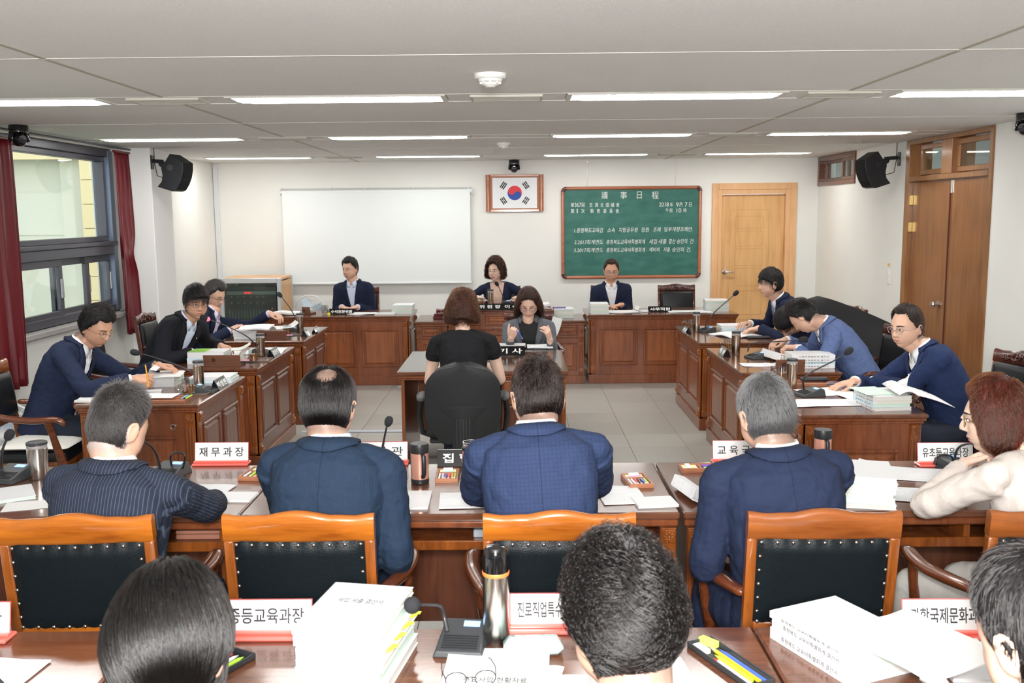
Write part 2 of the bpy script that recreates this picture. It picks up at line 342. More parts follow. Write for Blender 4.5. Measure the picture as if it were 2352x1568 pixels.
for x, y, l in [(-1.95, 5.5, 'slatted ceiling vent between the left two lamps of the nearest light row'), (1.80, 5.5, 'slatted ceiling vent between the right two lamps of the nearest light row'), (-.055, 5.5, 'slatted ceiling vent in the middle of the nearest light row'),
                (-1.95, 8.23, 'slatted ceiling vent between the left two lamps of the middle light row'), (1.80, 8.23, 'slatted ceiling vent between the right two lamps of the middle light row'),
                (-1.95, 10.95, 'slatted ceiling vent between the left two lamps of the farthest light row'), (1.80, 10.95, 'slatted ceiling vent between the right two lamps of the farthest light row')]: vent(x, y, 6, l)
WPL = mat('plastic_white', (.80, .80, .77), .35)
for (x, y, sc, l) in [(-.12, 4.59, 1, 'round white smoke detector on the near part of the ceiling'), (-.12, 8.99, .85, 'round white smoke detector on the far part of the ceiling')]:
    t = thing('smoke_detector', l, 'detector', (x, y, ZC)); t.scale = (sc, sc, sc)
    MB().lathe([(.02, -.024), (.068, -.024), (.075, -.016), (.075, 0)], 32).build('base', WPL, t, smooth=30)
    MB().lathe([(.0, -.062), (.018, -.061), (.034, -.050), (.036, -.040), (.052, -.036), (.056, -.026), (.056, -.02)], 32).build('sensor', WPL, t, smooth=30)
    for k in range(8):
        a = k*math.pi/4; MB().box(-.004, .004, .036, .05, -.046, -.026, M=XF(rz=a)).build('rib', WPL, t)
# walls
wb = MB(); 
def wall_with_holes(x0, x1, z0, z1, holes, th, place):
    """axis plane wall split round rectangular holes; place(mb, a0,a1,z0,z1)"""
    mb = MB(); xs_ = sorted({x0, x1, *[h[0] for h in holes], *[h[1] for h in holes]}); zs = sorted({z0, z1, *[h[2] for h in holes], *[h[3] for h in holes]})
    for i in range(len(xs_)-1):
        for j in range(len(zs)-1):
            cx, cz = (xs_[i]+xs_[i+1])/2, (zs[j]+zs[j+1])/2
            if any(h[0] < cx < h[1] and h[2] < cz < h[3] for h in holes): continue
            place(mb, xs_[i], xs_[i+1], zs[j], zs[j+1])
    return mb
struct('wall_back', wall_with_holes(XL-.2, XR+.2, 0, ZC+.02, [(2.46, 3.36, -1, 2.12)], .15, lambda b, p, q, r, s: b.box(p, q, YB, YB+.15, r, s)), WALLP)
struct('wall_left', wall_with_holes(YF, YB, 0, ZC+.02, [(4.2, 8.95, .97, 2.455)], .2, lambda b, p, q, r, s: b.box(XL-.2, XL, p, q, r, s)), WALLP)
struct('wall_right', wall_with_holes(YF, YB, 0, ZC+.02, [(7.56, 9.20, -1, 2.478), (10.62, 11.88, 2.15, 2.478)], .2, lambda b, p, q, r, s: b.box(XR, XR+.2, p, q, r, s)), WALLP)
struct('wall_front', MB().box(XL-.2, XR+.2, YF-.15, YF, 0, ZC+.02), WALLP)
struct('trim_1', MB().box(XL, XL+.27, 9.17, 9.69, 0, ZC, .006), PILLP, label='square white pillar standing out of the left wall')
BBM = mat('baseboard_vinyl', (.10, .085, .075), .5)
struct('baseboard_back', MB().box(XL, 2.37, YB-.012, YB, 0, .09, .003), BBM); struct('baseboard_left', MB().box(XL, XL+.012, YF, 9.17, 0, .09, .003), BBM); struct('baseboard_right', MB().box(XR-.012, XR, YF, 7.54, 0, .09, .003), BBM)
# pipe/conduit in the back left corner
o = MB().box(-3.725, -3.665, YB-.03, YB-.001, 0, ZC-.002, .004).build('wall_conduit', mat('conduit', (.72, .74, .77), .35)); tag(o, 'thin pale grey cable conduit running up the back left corner', 'conduit')
# ---- left window
ALU = mat('window_aluminium', (.085, .085, .10), .38, metal=.4); ALU2 = mat('window_aluminium_blue', (.16, .20, .27), .35, metal=.4); SILLM = paint('granite_sill', (.36, .34, .33), .6, 220, .3, .2)
wn = thing('window_1', 'grey aluminium window with one big upper pane over sliding sashes', 'window', (XL, 0, 0)); del wn['category']; wn['kind'] = 'structure'
def frame(mb, y0, y1, z0, z1, w_, x0, x1, b=.004):
    mb.box(x0, x1, y0, y1, z1-w_, z1, b).box(x0, x1, y0, y1, z0, z0+w_, b).box(x0, x1, y0, y0+w_, z0+w_, z1-w_, b).box(x0, x1, y1-w_, y1, z0+w_, z1-w_, b); return mb
frame(MB(), 4.2, 8.95, .97, 2.455, .07, -.16, -.01).build('outer_frame', ALU, wn)
frame(MB(), 4.27, 8.88, 1.62, 2.385, .045, -.13, -.04).build('upper_frame', ALU, wn)
MB().box(-.15, .0, 4.27, 8.88, 1.50, 1.585, .006).build('transom_bar', ALU, wn); MB().box(-.15, .012, 4.27, 8.95, 1.583, 1.62, .006).build('transom_ledge', ALU, wn)
MB().box(-.05, .004, 8.87, 8.95, .98, 2.44, .004).build('jamb', ALU2, wn)
MB().box(-.088, -.082, 4.3, 8.84, 1.66, 2.345).build('pane', GLASSM, wn)
for k, (y0, y1, xo) in enumerate([(7.18, 7.90, -.03), (7.83, 8.50, -.075), (8.36, 8.90, -.045), (6.4, 7.2, -.075), (5.5, 6.45, -.03), (4.3, 5.5, -.075)]):
    s_ = frame(MB(), y0, y1, 1.02, 1.50, .06, xo-.035, xo).build('sash', ALU, wn)
    MB().box(xo-.02, xo-.014, y0+.055, y1-.055, 1.075, 1.445).build('pane', GLASSM, s_)
    MB().box(xo-.005, xo+.012, y1-.05, y1-.012, 1.18, 1.34, .004).build('handle', mat('handle_grey', (.45, .46, .48), .3, metal=.7), s_)
struct('window_sill', MB().box(XL-.02, XL+.09, 4.15, 9.02, .925, .97, .006), SILLM, label='speckled grey stone sill')
# outside: facing wing with tiled pier
OUTW = mat('outside_render', (.66, .65, .55), .8); OUTT = mat('outside_tile', (.86, .70, .42), .6)
ow = MB().box(-9.5, -5.43, 12.3, 12.5, -1, 7).box(-9.5, -5.43, 12.285, 12.3, 1.62, 1.64).box(-5.75, -5.43, 12.2, 12.3, -1, 7).build('outside_wall', OUTW); tag(ow, 'pale green rendered wall seen outside through the left window', 'wall'); 
op = thing('tiled_pier', 'yellow tiled pier of the neighbouring wing outside the window', 'pier', (-5.42, 12.0, -1))
MB().box(.02, 1.5, .02, .9, 0, 5).build('core', mat('outside_joint', (.55, .45, .30), .8), op)
tl = MB().box(.003, .197, 0, .02, .004, .296, .004).mesh('tile')
for k in range(5, 16):
    for q in range(7): new('tile', tl, OUTT, op, loc=(q*.2, 0, k*.3+(.15 if q % 2 else 0)))
on = MB().box(-9.5, -5.43, 12.05, 12.2, PY(100, 366, 12.1).z, 4).build('outside_beam', OUTT); tag(on, 'yellow tiled lintel band on the wing outside the left window', 'beam')
og = MB().box(-14, XL-.2, -2, 26, -1.2, -1).build('outside_ground', mat('outside_ground', (.28, .33, .22), .9), kind='structure')
# ---- curtains
CURT = mat('curtain_satin', (.115, .005, .010), .38); N_, L_, B_ = nt(CURT); B_.inputs['Anisotropic'].default_value = .3
def curtain(name, label, y0, y1, z0, z1, xo, folds, amp, taper=0, pinch=None, seed=1):
    rnd = random.Random(seed); nn = folds*10; rows = 30; A = []
    ph = [rnd.uniform(-.5, .5) for _ in range(folds+1)]
    t = thing(name, label, 'curtain', (XL+xo, (y0+y1)/2, z0))
    rings = []
    for r in range(rows+1):
        v = r/rows; z = (z1-z0)*v; wv = 1-taper*(math.sin(math.pi*min(1, v*1.1))**2)*.5
        sh = 0
        if pinch: d = (v-pinch)/.07; wv *= 1-.28*math.exp(-d*d); sh = -.10*math.exp(-d*d)*(y1-y0)+.05*(1-v)
        row = []
        for i in range(nn+1):
            u = i/nn; y = (u-.5)*(y1-y0)*wv+sh; a = u*folds*2*math.pi
            x = amp*(math.sin(a+ph[int(u*folds) % folds]*.6+(1-v)*ph[int(u*folds)]*1.2)+.3*math.sin(2*a+v*3))*(.55+.45*(1-v) if v < .93 else .5)
            row.append((x, y, z))
        rings.append(row)
    mb = MB(); mb.loft(rings, close=False, cap=False); me = mb.mesh('cloth', 60)
    o = new('cloth', me, CURT, t); s = o.modifiers.new('s', 'SOLIDIFY'); s.thickness = .006
    MB().box(-amp*.6, amp*.6, -(y1-y0)/2*wv, (y1-y0)/2*wv, z1-z0-.012, z1-z0+.006, .004).build('heading_band', CURT, t)
    return t
curtain('curtain', 'wide dark red satin curtain gathered at the left picture edge', 5.9, 6.98, .62, 2.40, .11, 9, .030, seed=3)
curtain('curtain', 'narrow dark red satin curtain hanging beside the white pillar', 8.74, 9.06, .76, 2.43, .11, 3, .032, .1, .44, seed=5)
MB().tube([(XL+.11, 4.2, 2.462), (XL+.11, 9.1, 2.462)], .009, 8).build('curtain_rail', ALU, kind='structure')
# ---- right-hand transom window near the back
w2 = thing('window_2', 'small brown wooden sliding window high on the right wall', 'window', (XR, 0, 0)); del w2['category']; w2['kind'] = 'structure'
frame(MB(), 10.60, 11.885, 2.135, 2.484, .05, -.02, .13).build('outer_frame', wood('wood_window_brown', (.10, .03, .015), (.20, .07, .035)), w2)
WB = MATS['wood_window_brown']
for y0, y1, xo in ((10.65, 11.16, .03), (11.05, 11.84, .07)):
    s_ = frame(MB(), y0, y1, 2.18, 2.44, .045, xo, xo+.035).build('sash', WB, w2); MB().box(xo+.015, xo+.02, y0+.04, y1-.04, 2.22, 2.40).build('pane', GLASSM, s_)
# ---- double door on the right
d2 = thing('door_2', 'tall teak double door with glazed transom in the right wall', 'door', (XR, 0, 0)); del d2['category']; d2['kind'] = 'structure'
j = MB(); j.box(-.015, .20, 9.13, 9.215, 0, 2.482, .004).box(-.015, .20, 7.545, 7.60, 0, 2.482, .004).box(-.015, .20, 7.60, 9.13, 2.44, 2.482, .004).box(-.015, .20, 7.60, 9.13, 2.10, 2.145, .004); j.build('door_frame', W_TRIM, d2)
MB().box(-.01, .19, 8.26, 8.46, 2.145, 2.44, .004).build('mullion', W_TRIM, d2)
for y0, y1 in ((7.62, 8.26), (8.46, 9.02)):
    s_ = frame(MB(), y0, y1, 2.155, 2.43, .045, .04, .08).build('transom_sash', W_TRIM, d2); MB().box(.055, .061, y0+.04, y1-.04, 2.195, 2.39).build('pane', GLASSM, s_)
for y0, y1 in ((7.604, 8.328), (8.333, 9.126)):
    lf = MB().box(.03, .075, y0, y1, .01, 2.096, .003).build('door_leaf', W_DOOR, d2)
MB().box(.02, .03, 8.325, 8.334, .01, 2.09).build('rebate', mat('rebate_dark', (.10, .03, .02), .6), d2)
kn = MB(); kn.lathe([(.001, 0), (.034, 0), (.034, .006), (.014, .01), (.012, .035), (.026, .042), (.031, .056), (.026, .068), (.001, .072)], 20, XF((.03, 8.46, 1.01), ry=-math.pi/2)); kn.build('knob', STEEL, d2, smooth=40)
for z in (1.93, 1.68, .35): 
    MB().box(-.004, .03, 9.112, 9.128, z-.045, z+.045, .002).build('hinge', BRASS, d2)
MB().box(.018, .03, 8.30, 8.322, 1.98, 2.09, .002).build('flush_bolt', STEEL, d2)
hc = mat('corridor_wall', (.33, .34, .32), .8)
struct('corridor', MB().box(XR+1.6, XR+1.7, 5, 14, 0, 3).box(XR+.2, XR+1.6, 5, 14, 2.7, 2.8).box(XR+.2, XR+1.6, 4.9, 5, 0, 3).box(XR+.2, XR+1.6, 14, 14.1, 0, 3), hc)
# ---- back door
d1 = thing('door_1', 'pale maple door with a moulded maple frame in the back wall', 'door', (0, YB, 0)); del d1['category']; d1['kind'] = 'structure'
fr = MB(); fr.box(2.392, 2.47, -.025, .0, 0, 2.183, .004).box(3.352, 3.43, -.025, .0, 0, 2.183, .004).box(2.47, 3.352, -.025, .0, 2.105, 2.183, .004)
fr.box(2.462, 2.517, -.012, .12, 0, 2.11, .004).box(3.30, 3.358, -.012, .12, 0, 2.11, .004).box(2.517, 3.30, -.012, .12, 2.05, 2.11, .004); fr.build('door_frame', W_FRAMEL, d1)
lf = MB().box(2.52, 3.298, .05, .09, .01, 2.047, .002).build('door_leaf', W_DOORL, d1)
for z0, z1 in ((.2, .5), (.56, .86), (.92, 1.14), (1.17, 1.38), (1.41, 1.60), (1.63, 1.78)):
    g = MB()
    for a, b, c, d in ((2.70, 3.04, z0, z0+.004), (2.70, 3.04, z1-.004, z1), (2.70, 2.704, z0, z1), (3.036, 3.04, z0, z1)): g.box(a, b, .0475, .051, c, d)
    g.build('panel_groove', mat('maple_groove', (.50, .28, .10), .5), lf)
g = MB().box(2.63, 2.633, .048, .051, .1, 1.86).box(3.11, 3.113, .048, .051, .1, 1.86).box(2.63, 3.113, .048, .051, 1.857, 1.86); g.build('panel_groove', MATS['maple_groove'], lf)
h = MB(); h.lathe([(.001, 0), (.032, 0), (.034, .008), (.02, .014), (.014, .05), (.001, .052)], 20, XF((2.578, .048, 1.095), rx=math.pi/2)); h.tube([(2.578, .0, 1.095), (2.63, -.004, 1.097), (2.69, -.002, 1.092)], [.010, .009, .007], 10, round_=True); h.build('lever_handle', STEEL, d1, smooth=40)
# ---- projection screen
t = thing('projection_screen', 'wide white pull-down projection screen on the back wall', 'screen', (-1.725, YB-.05, 0))
SCRM = mat('screen_fabric', (.80, .84, .84), .8)
MB().tube([(-1.165, .0, 2.115), (1.165, .0, 2.115)], .028, 12).build('roller', SCRM, t, smooth=40)
MB().box(-1.15, 1.15, -.026, -.023, 1.01, 2.115).build('fabric', SCRM, t)
MB().box(-1.158, 1.158, -.034, -.018, .992, 1.014, .003).build('bottom_bar', WHITEP, t)
MB().tube([(-1.17, -.005, 2.158), (1.17, -.005, 2.158)], .008, 8).build('hanging_rail', mat('alu_light', (.72, .72, .72), .3, metal=.5), t)
for x in (-1.17, -.56, -.13, .46, 1.13): MB().box(x-.008, x+.008, -.012, .05, 2.13, 2.172, .002).build('bracket', mat('bracket_white', (.75, .75, .76), .4), t)
for x in (-1.172, 1.172): MB().box(x-.006, x+.006, -.03, .02, 2.08, 2.15, .002).build('end_cap', MATS['bracket_white'], t)
# ---- flag in its frame
t = thing('framed_flag', 'framed white flag with a red and blue disc on the back wall', 'flag', (-.029, YB-.002, 2.088))
MB().box(-.30, .30, -.018, 0, -.205, .205, .002).build('backing', mat('flag_frame_flat', (.40, .16, .085), .45), t)
for sx in (-1, 1): MB().tube([(sx*.327, -.022, -.222), (sx*.327, -.022, .222)], .028, 12, flat=.8, up=(0, 1, 0)).build('side_rail', wood('wood_flag_rail', (.30, .09, .035), (.46, .17, .08), .3), t, smooth=40)
for sz in (-1, 1): MB().box(-.30, .30, -.028, -.012, sz*.213-.015, sz*.213+.015, .004).build('cross_rail', MATS['wood_flag_rail'], t)
MB().box(-.272, .272, -.021, -.017, -.185, .185).build('flag_sheet', mat('flag_white', (.82, .84, .86), .6), t)
FRED = mat('flag_red', (.72, .05, .06), .6); FBLU = mat('flag_blue', (.03, .08, .36), .6); R_ = .088; th0 = math.radians(-33.7)
def arc(cx, cz, r, a0, a1, n=24): return [(cx+r*math.cos(a0+(a1-a0)*i/n), cz+r*math.sin(a0+(a1-a0)*i/n)) for i in range(n+1)]
pr = arc(0, 0, R_, 0, math.pi)+arc(-R_/2, 0, R_/2, math.pi, 2*math.pi, 16)[1:]+arc(R_/2, 0, R_/2, math.pi, 0, 16)[1:-1]
pb = arc(0, 0, R_, math.pi, 2*math.pi)+arc(R_/2, 0, R_/2, 0, math.pi, 16)[1:]+arc(-R_/2, 0, R_/2, 2*math.pi, math.pi, 16)[1:-1]
MF = Matrix(((1, 0, 0, 0), (0, 0, -1, 0), (0, 1, 0, 0), (0, 0, 0, 1)))
MB().prism(pr, .0, .0015, Matrix.Translation((0, -.021, 0)) @ MF @ Matrix.Rotation(th0, 4, 'Z')).build('red_half', FRED, t); MB().prism(pb, .0, .0015, Matrix.Translation((0, -.021, 0)) @ MF @ Matrix.Rotation(th0, 4, 'Z')).build('blue_half', FBLU, t)
for (sx, sz, pat) in ((-1, 1, '111'), (1, 1, '010'), (-1, -1, '101'), (1, -1, '000')):
    cx, cz = sx*.137, sz*.092; a = math.atan2(cz, cx)
    for k in range(3):
        off = (k-1)*.021*sx; mb = MB(); MM = XF((cx, -.0215, cz)) @ Matrix.Rotation(-a, 4, 'Y') @ Matrix.Translation((off, 0, 0))
        if pat[k] == '1': mb.box(-.007, .007, -.001, .001, -.043, .043, M=MM)
        else: mb.box(-.007, .007, -.001, .001, -.043, -.003, M=MM); mb.box(-.007, .007, -.001, .001, .003, .043, M=MM)
        mb.build('trigram_bar', INK, t)
# ---- text helper
TXT = {}
def text_mesh(s, size, ext=.0008, italic=0, bold=0):
    key = (s, size, ext, italic, bold)
    if key in TXT: return TXT[key]
    c = bpy.data.curves.new('lettering', 'FONT'); c.body = s; c.size = size; c.extrude = ext; c.align_x = 'CENTER'; c.align_y = 'CENTER'; c.resolution_u = 3; c.shear = italic
    if bold: c.offset = bold
    o = bpy.data.objects.new('tmp', c); COL.objects.link(o); dg = bpy.context.evaluated_depsgraph_get(); dg.update()
    me = bpy.data.meshes.new_from_object(o.evaluated_get(dg)); bpy.data.objects.remove(o); me.name = 'lettering'; me.materials.clear()
    if len(me.vertices):
        co = np.empty(len(me.vertices)*3); me.vertices.foreach_get('co', co); co = co.reshape(-1, 3); mn = co.min(0); mxx = co.max(0); c_ = (mn+mxx)/2; co[:, 0] -= c_[0]; co[:, 1] -= c_[1]; me.vertices.foreach_set('co', co.ravel()); me['w'] = float(mxx[0]-mn[0]); me['h'] = float(mxx[1]-mn[1])
    TXT[key] = me; return me
def put_text(s, size, parent, M, m_, name='lettering', width=None, height=None, **k):
    me = text_mesh(s, size, **k)
    if 'w' not in me.keys(): return None
    sx = width/me['w'] if width else 1; sy = height/me['h'] if height else (sx if width and False else 1)
    me2 = me.copy(); me2.transform(M @ Matrix.Diagonal((sx, sy, 1, 1))); me2.materials.clear(); return new(name, me2, m_, parent)
FACE_CAM = Matrix(((1, 0, 0, 0), (0, 0, -1, 0), (0, 1, 0, 0), (0, 0, 0, 1)))   # text plane xy -> xz, normal towards -y
# ---- chalkboard
t = thing('chalkboard', 'green chalkboard with a rounded red-brown frame and white writing', 'chalkboard', (1.402, YB-.002, 1.592))
HW, HH = .86, .563
GRN = mat('chalkboard_green', (.022, .135, .105), .55); N_, L_, B_ = nt(GRN); c = coords(GRN, 'Object', (2, 2, 5)); n = node(GRN, 'ShaderNodeTexNoise', i_Scale=2.5, i_Detail=5); L_.new(c, n.inputs['Vector']); L_.new(ramp(GRN, n.outputs[0], [(.35, (.018, .118, .092)), (.75, (.045, .17, .14))]), B_.inputs['Base Color'])
MB().box(-HW+.02, HW-.02, -.022, -.004, -HH+.02, HH-.02).build('board', GRN, t)
DKP = mat('corner_cap', (.12, .022, .018), .25, coat=.5)
for sx in (-1, 1):
    MB().tube([(sx*(HW-.018), -.024, -HH+.06), (sx*(HW-.018), -.024, HH-.06)], .021, 10).build('side_rail', W_FRB, t, smooth=40)
for sz in (-1, 1): MB().tube([(-HW+.06, -.024, sz*(HH-.018)), (HW-.06, -.024, sz*(HH-.018))], .021, 10).build('long_rail', W_FRB, t, smooth=40)
for sx in (-1, 1):
    for sz in (-1, 1):
        pts = [(sx*(HW-.018-.045*(1-math.cos(a))), -.024, sz*(HH-.063+.045*math.sin(a))) for a in [i*math.pi/12 for i in range(7)]]
        MB().tube(pts, .0235, 10, up=(0, 1, 0)).build('corner_cap', DKP, t, smooth=40)
def chalk(s, px0, px1, py, h, it=0):
    a = PY(px0, py, YB-.03); b = PY(px1, py, YB-.03); wd = (b-a).x; hh = h/2200*11.95
    put_text(s, .1, t, Matrix.Translation((((a+b)/2).x-1.402, -.0245, a.z-1.592)) @ FACE_CAM, CHALK, 'chalk_lettering', width=wd, height=hh, italic=it, ext=.0003)
for s, a, b in (('議', 1382, 1396), ('事', 1425, 1440), ('日', 1463, 1474), ('程', 1497, 1513)): chalk(s, a, b, 448, 16)
for s, a, b in (('第', 1311, 1319), ('367', 1320, 1335), ('回', 1336, 1343), ('忠', 1354, 1361), ('清', 1366, 1374), ('北', 1379, 1386), ('道', 1391, 1399), ('議', 1403, 1411), ('會', 1415, 1423), ('2018', 1514, 1536), ('年', 1539, 1546), ('9', 1553, 1559), ('月', 1560, 1567), ('7', 1573, 1579), ('日', 1583, 1589)): chalk(s, a, b, 470.5 if a < 1500 else 469.5, 9.5)
for s, a, b in (('第', 1311, 1319), ('1', 1325, 1327), ('次', 1335, 1343), ('敎', 1356, 1364), ('育', 1371, 1378), ('委', 1386, 1393), ('員', 1400, 1407), ('會', 1414, 1422), ('午', 1529, 1536), ('前', 1538, 1545), ('10', 1554, 1565), ('時', 1570, 1577)): chalk(s, a, b, 484.5 if a < 1500 else 483, 9.5)
for (a, b, y, s) in ((1319, 1386, 529, '1.충청북도교육감'), (1395, 1413, 528.5, '소속'), (1421, 1465, 528, '지방공무원'), (1473, 1491, 527.5, '정원'), (1500, 1518, 527, '조례'), (1526, 1591, 526.5, '일부개정조례안.'),
                     (1319, 1385, 556, '2.2017회계연도'), (1393, 1482, 555.5, '충청북도교육비특별회계'), (1491, 1531, 554.5, '세입·세출'), (1536, 1579, 554, '결산 승인의'), (1585, 1593, 553.5, '건'),
                     (1318, 1385, 574.5, '3.2017회계연도'), (1393, 1482, 574, '충청북도교육비특별회계'), (1492, 1516, 573, '예비비'), (1524, 1539, 573, '지출'), (1544, 1572, 573, '승인의'), (1577, 1587, 573, '건.')): chalk(s, a, b, y, 10.5, .15)
for x in (-.54, .535):
    o = MB().tube([(1.402+x, YB-.008, 2.155), (1.402+x, YB-.008, 2.455)], .0022, 6).tube([(1.402+x, YB-.02, 2.455), (1.402+x, YB, 2.455)], .005, 6).build('hanging_wire', STEEL); tag(o, ('left' if x < 0 else 'right')+' steel wire from which the chalkboard hangs', 'wire', 'chalkboard hanging wires')
# ---- ceiling cameras
def ptz(x, y, z, face, lab):
    t = thing('dome_camera', lab, 'camera', (x, y, z), face, 'black pan and tilt cameras')
    MB().lathe([(.001, 0), (.062, 0), (.066, -.01), (.064, -.05), (.045, -.062), (.042, -.066)], 24).build('mount', GLOSSB, t, smooth=40)
    y_ = MB(); y_.tube([(-.05, 0, -.058), (-.056, 0, -.10)], .018, 10, flat=1.5, round_=True).tube([(.05, 0, -.058), (.056, 0, -.10)], .018, 10, flat=1.5, round_=True); y_.build('yoke', GLOSSB, t, smooth=40)
    MB().ell((0, 0, -.10), (.048, .052, .05), 24, 14).build('camera_head', GLOSSB, t, smooth=180)
    MB().lathe([(.026, 0), (.028, .012), (.018, .012), (.001, .006)], 20, XF((0, -.045, -.10), rx=math.pi/2)).build('lens', mat('lens_dark', (.02, .02, .03), .05, coat=1), t, smooth=40)
ptz(-.033, YB-.12, 2.478, 0, 'black dome camera above the framed flag'); ptz(-3.50, 6.85, ZC, .9, 'black dome camera at the top of the left curtain'); ptz(3.47, 6.68, ZC, -.9, 'black dome camera at the right picture edge')
# ---- wall speakers
def speaker(x, y, z, side, lab, cable):
    t = thing('wall_speaker', lab, 'speaker', (x, y, z), 0, 'black wall speakers'); s = side
    # side profile (u along room side axis towards room, z)
    prof = [(-.06, .10), (.0, .178), (.134, .095), (.132, .03), (.115, -.04), (.088, -.10), (.048, -.158), (.008, -.172), (-.147, -.126), (-.10, -.075), (-.088, -.02), (-.10, .05)]
    a = math.radians(28); rt = Matrix.Rotation(math.radians(12)*-s, 4, 'Z')
    cab = MB().prism([(s*p, q) for p, q in (prof if s > 0 else prof[::-1])], -.09, .09, rt @ Matrix(((1, 0, 0, 0), (0, 0, 1, 0), (0, 1, 0, 0), (0, 0, 0, 1)))); me = cab.mesh('cabinet'); b = bmesh.new(); b.from_mesh(me); bmesh.ops.recalc_face_normals(b, faces=b.faces); b.to_mesh(me); b.free()
    o = new('cabinet', me, mat('speaker_black', (.016, .017, .02), .55), t); bv = o.modifiers.new('b', 'BEVEL'); bv.width = .006; bv.segments = 2
    g = [(s*(p+.004), q) for p, q in prof[2:7]]
    mb = MB(); q_ = rt @ Matrix(((1, 0, 0, 0), (0, 0, 1, 0), (0, 1, 0, 0), (0, 0, 0, 1)))
    for i in range(len(g)-1): mb.add([q_ @ Vector((*g[i], -.078)), q_ @ Vector((*g[i+1], -.078)), q_ @ Vector((*g[i+1], .078)), q_ @ Vector((*g[i], .078))], [(0, 1, 2, 3), (3, 2, 1, 0)])
    mb.build('grille', mat('speaker_grille', (.03, .032, .036), .7), t)
    MB().tube([(-s*.02, -.095, .05), (-s*.02, .0, .05)], .03, 12).tube([(-s*.08, 0, .06), (-s*.13, 0, .09)], .03, 12, round_=True).tube([(-s*.11, 0, .11), (-s*.24, 0, .12)], .018, 8).build('bracket_arm', PLASTIC, t, smooth=40)
    wx = (XL+.275 if s > 0 else XR-.008)-x
    MB().box(min(wx, wx-s*.002)-.004, max(wx, wx+s*.002)+.006, -.03, .03, .04, .17, .003).build('wall_plate', PLASTIC, t)
    MB().tube([(wx+s*.01, .035, ZC-z), (wx+s*.01, .035, .10), (wx+s*.03, .035, -.02), (-s*.07, .03, -.06)], .004, 6).build('cable', PLASTIC, t, smooth=60)
speaker(-3.235, 9.2, 2.245, 1, 'black curved wall speaker mounted on the white pillar at left', 0); speaker(3.43, 9.40, 2.22, -1, 'black curved wall speaker beside the teak double door', 0)
# ---- wall switch
t = thing('light_switch', 'white light switch plate with small orange sticker beside the double door', 'switch', (XR, 9.54, 1.20))
MB().box(-.012, 0, -.035, .035, -.09, .06, .003).build('plate', WPL, t); MB().box(-.014, 0, -.015, .015, .085, .115).build('sticker', mat('sticker_orange', (.80, .50, .18), .6), t)
for k in range(3): MB().box(-.016, -.011, -.018, .018, -.07+k*.04, -.04+k*.04, .002).build('rocker', WPL, t)
# ---- rack cabinet
t = thing('equipment_rack', 'audio equipment rack with glass door and beech sides in the left back corner', 'rack', (-3.12, 11.38, 0))
ALR = mat('rack_aluminium', (.66, .67, .68), .35, metal=.5); BEE = wood('wood_beech', (.62, .33, .14), (.72, .42, .20), .4, .1, 2)
x0, x1, y0, y1, z1 = -.36, .36, -.25, .35, 1.12
for sx, sy in ((x0, y0), (x1-.05, y0), (x0, y1-.04), (x1-.05, y1-.04)): MB().box(sx, sx+.05, sy, sy+.04, 0, z1, .006).build('post', ALR, t)
MB().box(x0+.01, x1-.01, y0+.01, y1-.01, z1-.03, z1, .004).build('top_panel', BEE, t); MB().box(x1-.018, x1-.006, y0+.04, y1-.04, .06, z1-.04).build('side_panel', BEE, t); MB().box(x0+.006, x0+.018, y0+.04, y1-.04, .06, z1-.04).build('side_panel', BEE, t)
MB().box(x0+.05, x1-.05, y0, y0+.04, z1-.06, z1-.0, .004).box(x0+.05, x1-.05, y0, y0+.04, 0, .06, .004).build('front_rail', ALR, t)
MB().box(x0+.05, x1-.05, y1-.03, y1-.02, .03, z1-.03).build('back_panel', PLASTIC, t)
MB().box(x0+.055, x1-.055, y0-.002, y0+.004, .06, z1-.06).build('glass_door', GLASS_D, t)
zz = z1-.10
for k, (hh, kd) in enumerate([(.05, 0), (.045, 1), (.045, 2), (.10, 0), (.15, 3), (.06, 4), (.09, 0), (.13, 1), (.13, 0)]):
    un = MB().box(x0+.07, x1-.07, y0+.03, y0+.3, zz-hh, zz-.004, .003).build('rack_unit', (mat('unit_silver', (.45, .46, .47), .4, metal=.4) if kd == 1 and k < 3 else mat('unit_black', (.02, .024, .026), .5)), t)
    if k == 1: MB().box(-.08, .0, y0+.024, y0+.031, zz-.035, zz-.012).build('display', mat('led_red', (.5, .02, .02), .5, emit=((1, .05, .04), 1.2)), un)
    if kd == 3:
        for q in range(14): MB().box(x0+.10+q*.035, x0+.105+q*.035, y0+.02, y0+.031, zz-.13, zz-.03).box(x0+.097+q*.035, x0+.108+q*.035, y0+.012, y0+.024, zz-.07-(q*37 % 5)*.012, zz-.055-(q*37 % 5)*.012).build('fader', mat('fader_grey', (.30, .42, .40), .5), un)
    if kd in (2, 4) or k in (3, 6):
        for q in range(6): MB().lathe([(.001, .0), (.009, 0), (.009, .012), (.001, .012)], 10, XF((x0+.13+q*.075, y0+.031, zz-hh/2), rx=math.pi/2)).build('dial', mat('dial_grey', (.35, .40, .38), .4), un)
    if k in (4, 6): MB().ell((x1-.12, y0+.028, zz-.02), (.006, .004, .006), 8, 6).build('indicator', mat('led_red2', (.6, .02, .02), .5, emit=((1, .05, .04), 4)), un)
    zz -= hh
